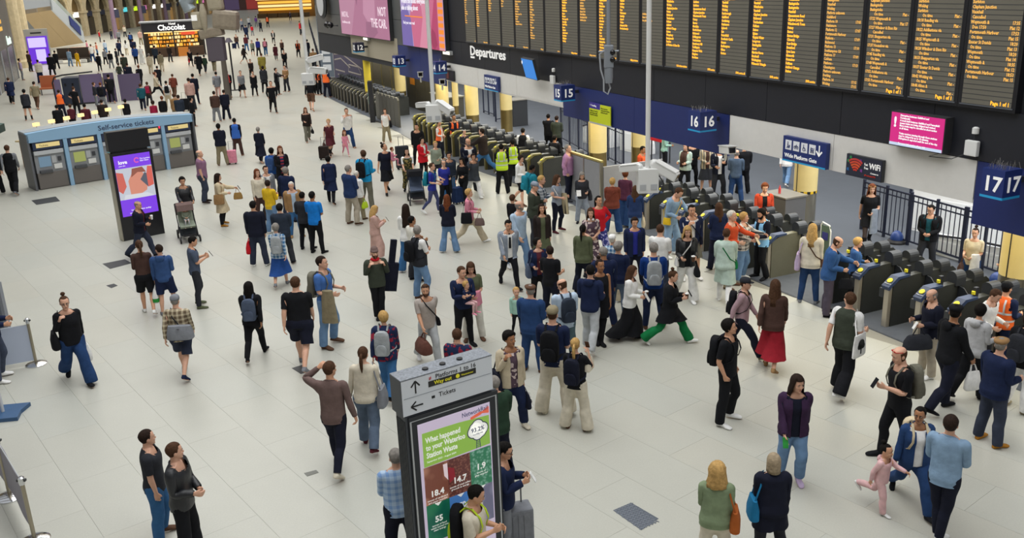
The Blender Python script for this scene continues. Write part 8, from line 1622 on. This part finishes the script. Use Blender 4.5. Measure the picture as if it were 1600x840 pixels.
446,107,79|5|m.1s1|short dark|jacket black|slim black|black|walk||||person in black, walking below the hanging box
467,90,62|5|ms1|short dark|hivisorange orange > jumper black|slim black|black|walk||||person in orange vest, walking on the shiny floor
442,86,62|-20|fs1|full dark|jacket umber|slim black|black|stand||||person in umber, on the shiny floor
432,94,68|175|fs1|full dark|coat maroon .55|slim black|black|walk||||person in maroon coat, far concourse
428,68,47|5|ms1|short black|jacket black > shirt white|slim black|black|walk||||person in black over white, far concourse
405,88,42|178|fs1|full auburn|jumper indigo|trousers charcoal|black|stand||||person in indigo, far concourse
416,87,43|175|fs1|full auburn|jumper maroon|jeans denim|white|walk||backpack:pink||person with pink rucksack, far concourse
396,88,62|5|fs1|full black|jacket greygreen|leggings black .5|white|walk||||person in grey-green, far concourse
383,100,65|100|f.1s1|full black|jacket brownblack|leggings black .4|white|walk||||person in brown black, stepping out
386,80,54|175|fs1|full auburn|jacket maroon|jeans denim|black|stand||||person in maroon jacket, far crowd
371,76,54|10|ms1|short dark|jacket umber|trousers navy|black|stand||suitcase:navy:R||person with navy suitcase, far crowd
371,51,22|175|m.1s1|short dark|jacket charcoal|slim navyblack|black|stand||||person in charcoal, far crowd by the slim post
386,62,38|175|ms1|short dark|jacket navy|trousers navy|black|stand||||person in navy, far crowd
419,43,21|175|ms1|short dark|hivisorange orange > jumper black|slim black|black|stand||||person in orange vest, furthest away
470,55,30|100|ms1|short dark|jacket red|slim charcoal|black|stand||||person in red jacket, by the railings at the far end
473,53,30|170|fs1|full black|jacket charcoal|slim black|black|stand||||person in charcoal, beside the red jacket at the far end
454,32,15|10|fs1|full brown|jacket greyplum|slim charcoal|black|walk||||person in grey plum, in front of the far shop
366,42,20|10|fs1|full brown|jumper yellow|trousers charcoal|black|stand||||person in yellow, far crowd
395,56,40|170|fs1|full black|jumper red|trousers grey|black|stand||||person in red, far crowd
401,42,24|170|fs1|full black|jumper purple|trousers grey|black|stand||||person in purple, far crowd
390,44,24|170|ms1|short grey|jacket lightgrey|trousers navy|black|stand||||person in light grey, far crowd
379,48,26|20|ms1|short dark|jacket bluegrey|trousers navy|black|stand||||person in blue-grey, far crowd
408,50,32|175|fs1|full dark|jacket navyblack|trousers navyblack|black|stand||||person in dark navy, far crowd
299,104,75|10|fs1|full dark|coat black .6|slim black|black|walk||handbag:red:R||person in black with a red bag, by the chocolate kiosk
313,118,77|160|m.1s1|short dark|coat black .55|slim black|black|walk||||person in long black coat, by the chocolate kiosk
322,114,85|160|fs1|full black|jacket darkgreen|trousers charcoal|black|walk||||person in dark green, beside the long black coat
336,112,78|170|ms1|short dark|jacket black|trousers khaki|brown|walk||||person in black jacket and khaki trousers, under the hanging cluster
214,102,69|178|m.1s1|short dark|jacket royalblue|slim black|black|walk||||person in royal blue jacket, centre crowd
223,100,62|170|fs1|full white|dress white .1|slim white|white|stand||||person in long white dress, left of the chocolate kiosk
237,116,80|175|f.2s1|full grey|jacket sand|trousers sand|brown|walk||||person in sand, in front of the chocolate kiosk
254,112,77|175|fs1|full dark|jacket khaki|trousers sand|brown|walk||||person in khaki, in front of the chocolate kiosk
267,97,70|150|m.2s1|full dark|jacket brownblack|trousers charcoal|black|stand||||person in dark brown, at the chocolate kiosk counter
245,101,71|175|m.2s1|full dark|jacket charcoalblue|trousers navyblack|black|stand||||person in charcoal blue, at the chocolate kiosk
206,74,42|178|ms1|short black|jacket navy|trousers navyblack|black|walk||backpack:royalblue||person with royal blue rucksack, far left crowd
221,70,43|150|m.2s1|short grey|jacket rosebeige|trousers khaki|brown|stand||||person in rose beige, left of the kiosk sign
199,86,62|175|fs1|long black|jacket white|trousers sand|white|walk||||person in white jacket, long black hair, far left crowd
187,68,46|178|ms1|short grey|jacket grey|trousers charcoal|black|walk||||person in grey, far left crowd
232,87,65|170|ms1|short white|shirt white|trousers grey|black|stand||||person in white shirt, at the left of the kiosk
226,62,38|150|fs1|full grey|jacket palepink|trousers grey|black|stand||||person in pale pink, behind the kiosk corner
211,88,54|178|m.2s1|short dark|jacket navy|jeans denimdark|black|walk||||person in navy, behind the royal blue jacket
196,58,33|20|fs1|full dark|jacket cream|trousers charcoal|black|stand||||person in cream, before the stone arches
175,62,45|178|fs1|full dark|jacket charcoal|trousers navy|black|walk||||person in charcoal, before the stone arches
166,84,62|178|fs1|full dark|shirt paleblue|jeans denim|black|walk||||person in pale blue, far left crowd
138,84,67|100|fs1|full dark|jumper pink|jeans denim|black|stand||||person in pink, under the escalator end
153,88,67|100|fs1|full auburn|jumper coral|jeans denim|black|stand||||person in coral, under the escalator end
123,104,82|150|fs1|full brown|jacket mustardbright|trousers mustardbright|brown|stand||||person in bright mustard, by the bench
111,104,76|150|fs1|full brown|jacket denimsky|jeans denimlight|black|stand||||person in pale denim, by the bench
83,118,80|180|m.2s1|short black|coat black .5|trousers black|black|stand||||person in black coat, by the violet advert stand
90,108,79|180|fs1|full black|jacket black|trousers black|black|stand||||person in black jacket, by the bench
512,152,103|150|m.2s1|short dark|hivisorange2 orange|trousers navyblack|black|stand|carry carry|||person in orange vest, at the first gate under sign 12
500,148,100|60|ms1|short dark|hivisorange orange > jumper black|slim black|black|stand||||person in orange and black, facing the gates under sign 12
495,148,115|60|fs1|full black|jacket black|slim black|black|stand||||person in black, beside the orange and black vest
492,112,72|170|m.2s1|short brown|jacket tan|trousers charcoal|black|walk||||person in tan jacket, by the railings on the right
482,90,60|170|fs1|full black|jacket navyblack|trousers charcoal|black|walk||||person in navy, by the railings on the right
'''
# ------------------------------------------------------------------ everyone
GRP = {}
made = []
for i, line in enumerate([q for q in PEOPLE.strip().split('\n') if q.strip()]):
    fld = [q.strip() for q in line.split('|')]
    fld += ['']*(12-len(fld))
    if len(fld) > 12: fld = fld[:11]+[fld[-1]]
    x, y, yh = [float(q) for q in fld[0].split(',')]
    phi = float(fld[1]) if fld[1] else random.Random(i).choice([0, 20, 170, 190, 90])
    arms_ = fld[8].split() if len(fld) else []
    aL, aR = (arms_+['', ''])[:2] if arms_ else ('', '')
    if ':' in fld[9]: fld[10], fld[9] = fld[9], ''
    hd = [float(q) for q in fld[9].split(',')] if fld[9] else []
    hd += [0]*(3-len(hd))
    label = fld[11] or fld[10]
    acc = fld[10] if fld[11] else ''
    made.append((person(x, y, yh, phi, fld[2], fld[3], fld[4], fld[5], fld[6], fld[7] or 'stand', aL, aR, hd[0], hd[1], hd[2], acc, label, seed=i), label))
# small children carried on an arm
def carried(who, off, phi, build, hair, top, bottom, shoes, label, h=.82):
    (root, X, k, th, loc, dz), _ = next(q for q in made if who in q[1])
    c, s = math.cos(th), math.sin(th); o = np.array([c*off[0]-s*off[1], s*off[0]+c*off[1], off[2]])
    person(0, 0, 0, phi, build, hair, top, bottom, shoes, 'sit', 'hug', 'hug', 0, 0, 0, '', label, pos=loc+o*k, hgt=h, seed=99)
carried('black pencil skirt', (.20, -.20, 1.18), 100, 'ks1', 'short auburn', 'tunic pink', 'leggings pink', 'pink', 'small child in pink carried on the arm of the pencil skirt wearer')
carried('navy jumper and black trousers', (.02, -.24, 1.06), 60, 'ks1', 'full blond', 'hoodie navy', 'leggings palepink', 'pink', 'small fair-haired child in navy held by the navy jumper wearer')
carried_baby = at(296, 374)
person(0, 0, 0, 5, 'ks1', 'crop brown', 'jumper greygreen', 'leggings lightgrey', 'white', 'sit', 'clasp', 'clasp', 0, 0, 0, '', 'baby in pale grey-green sitting in the grey pushchair', pos=(carried_baby[0], carried_baby[1], .62), hgt=.8, seed=98)
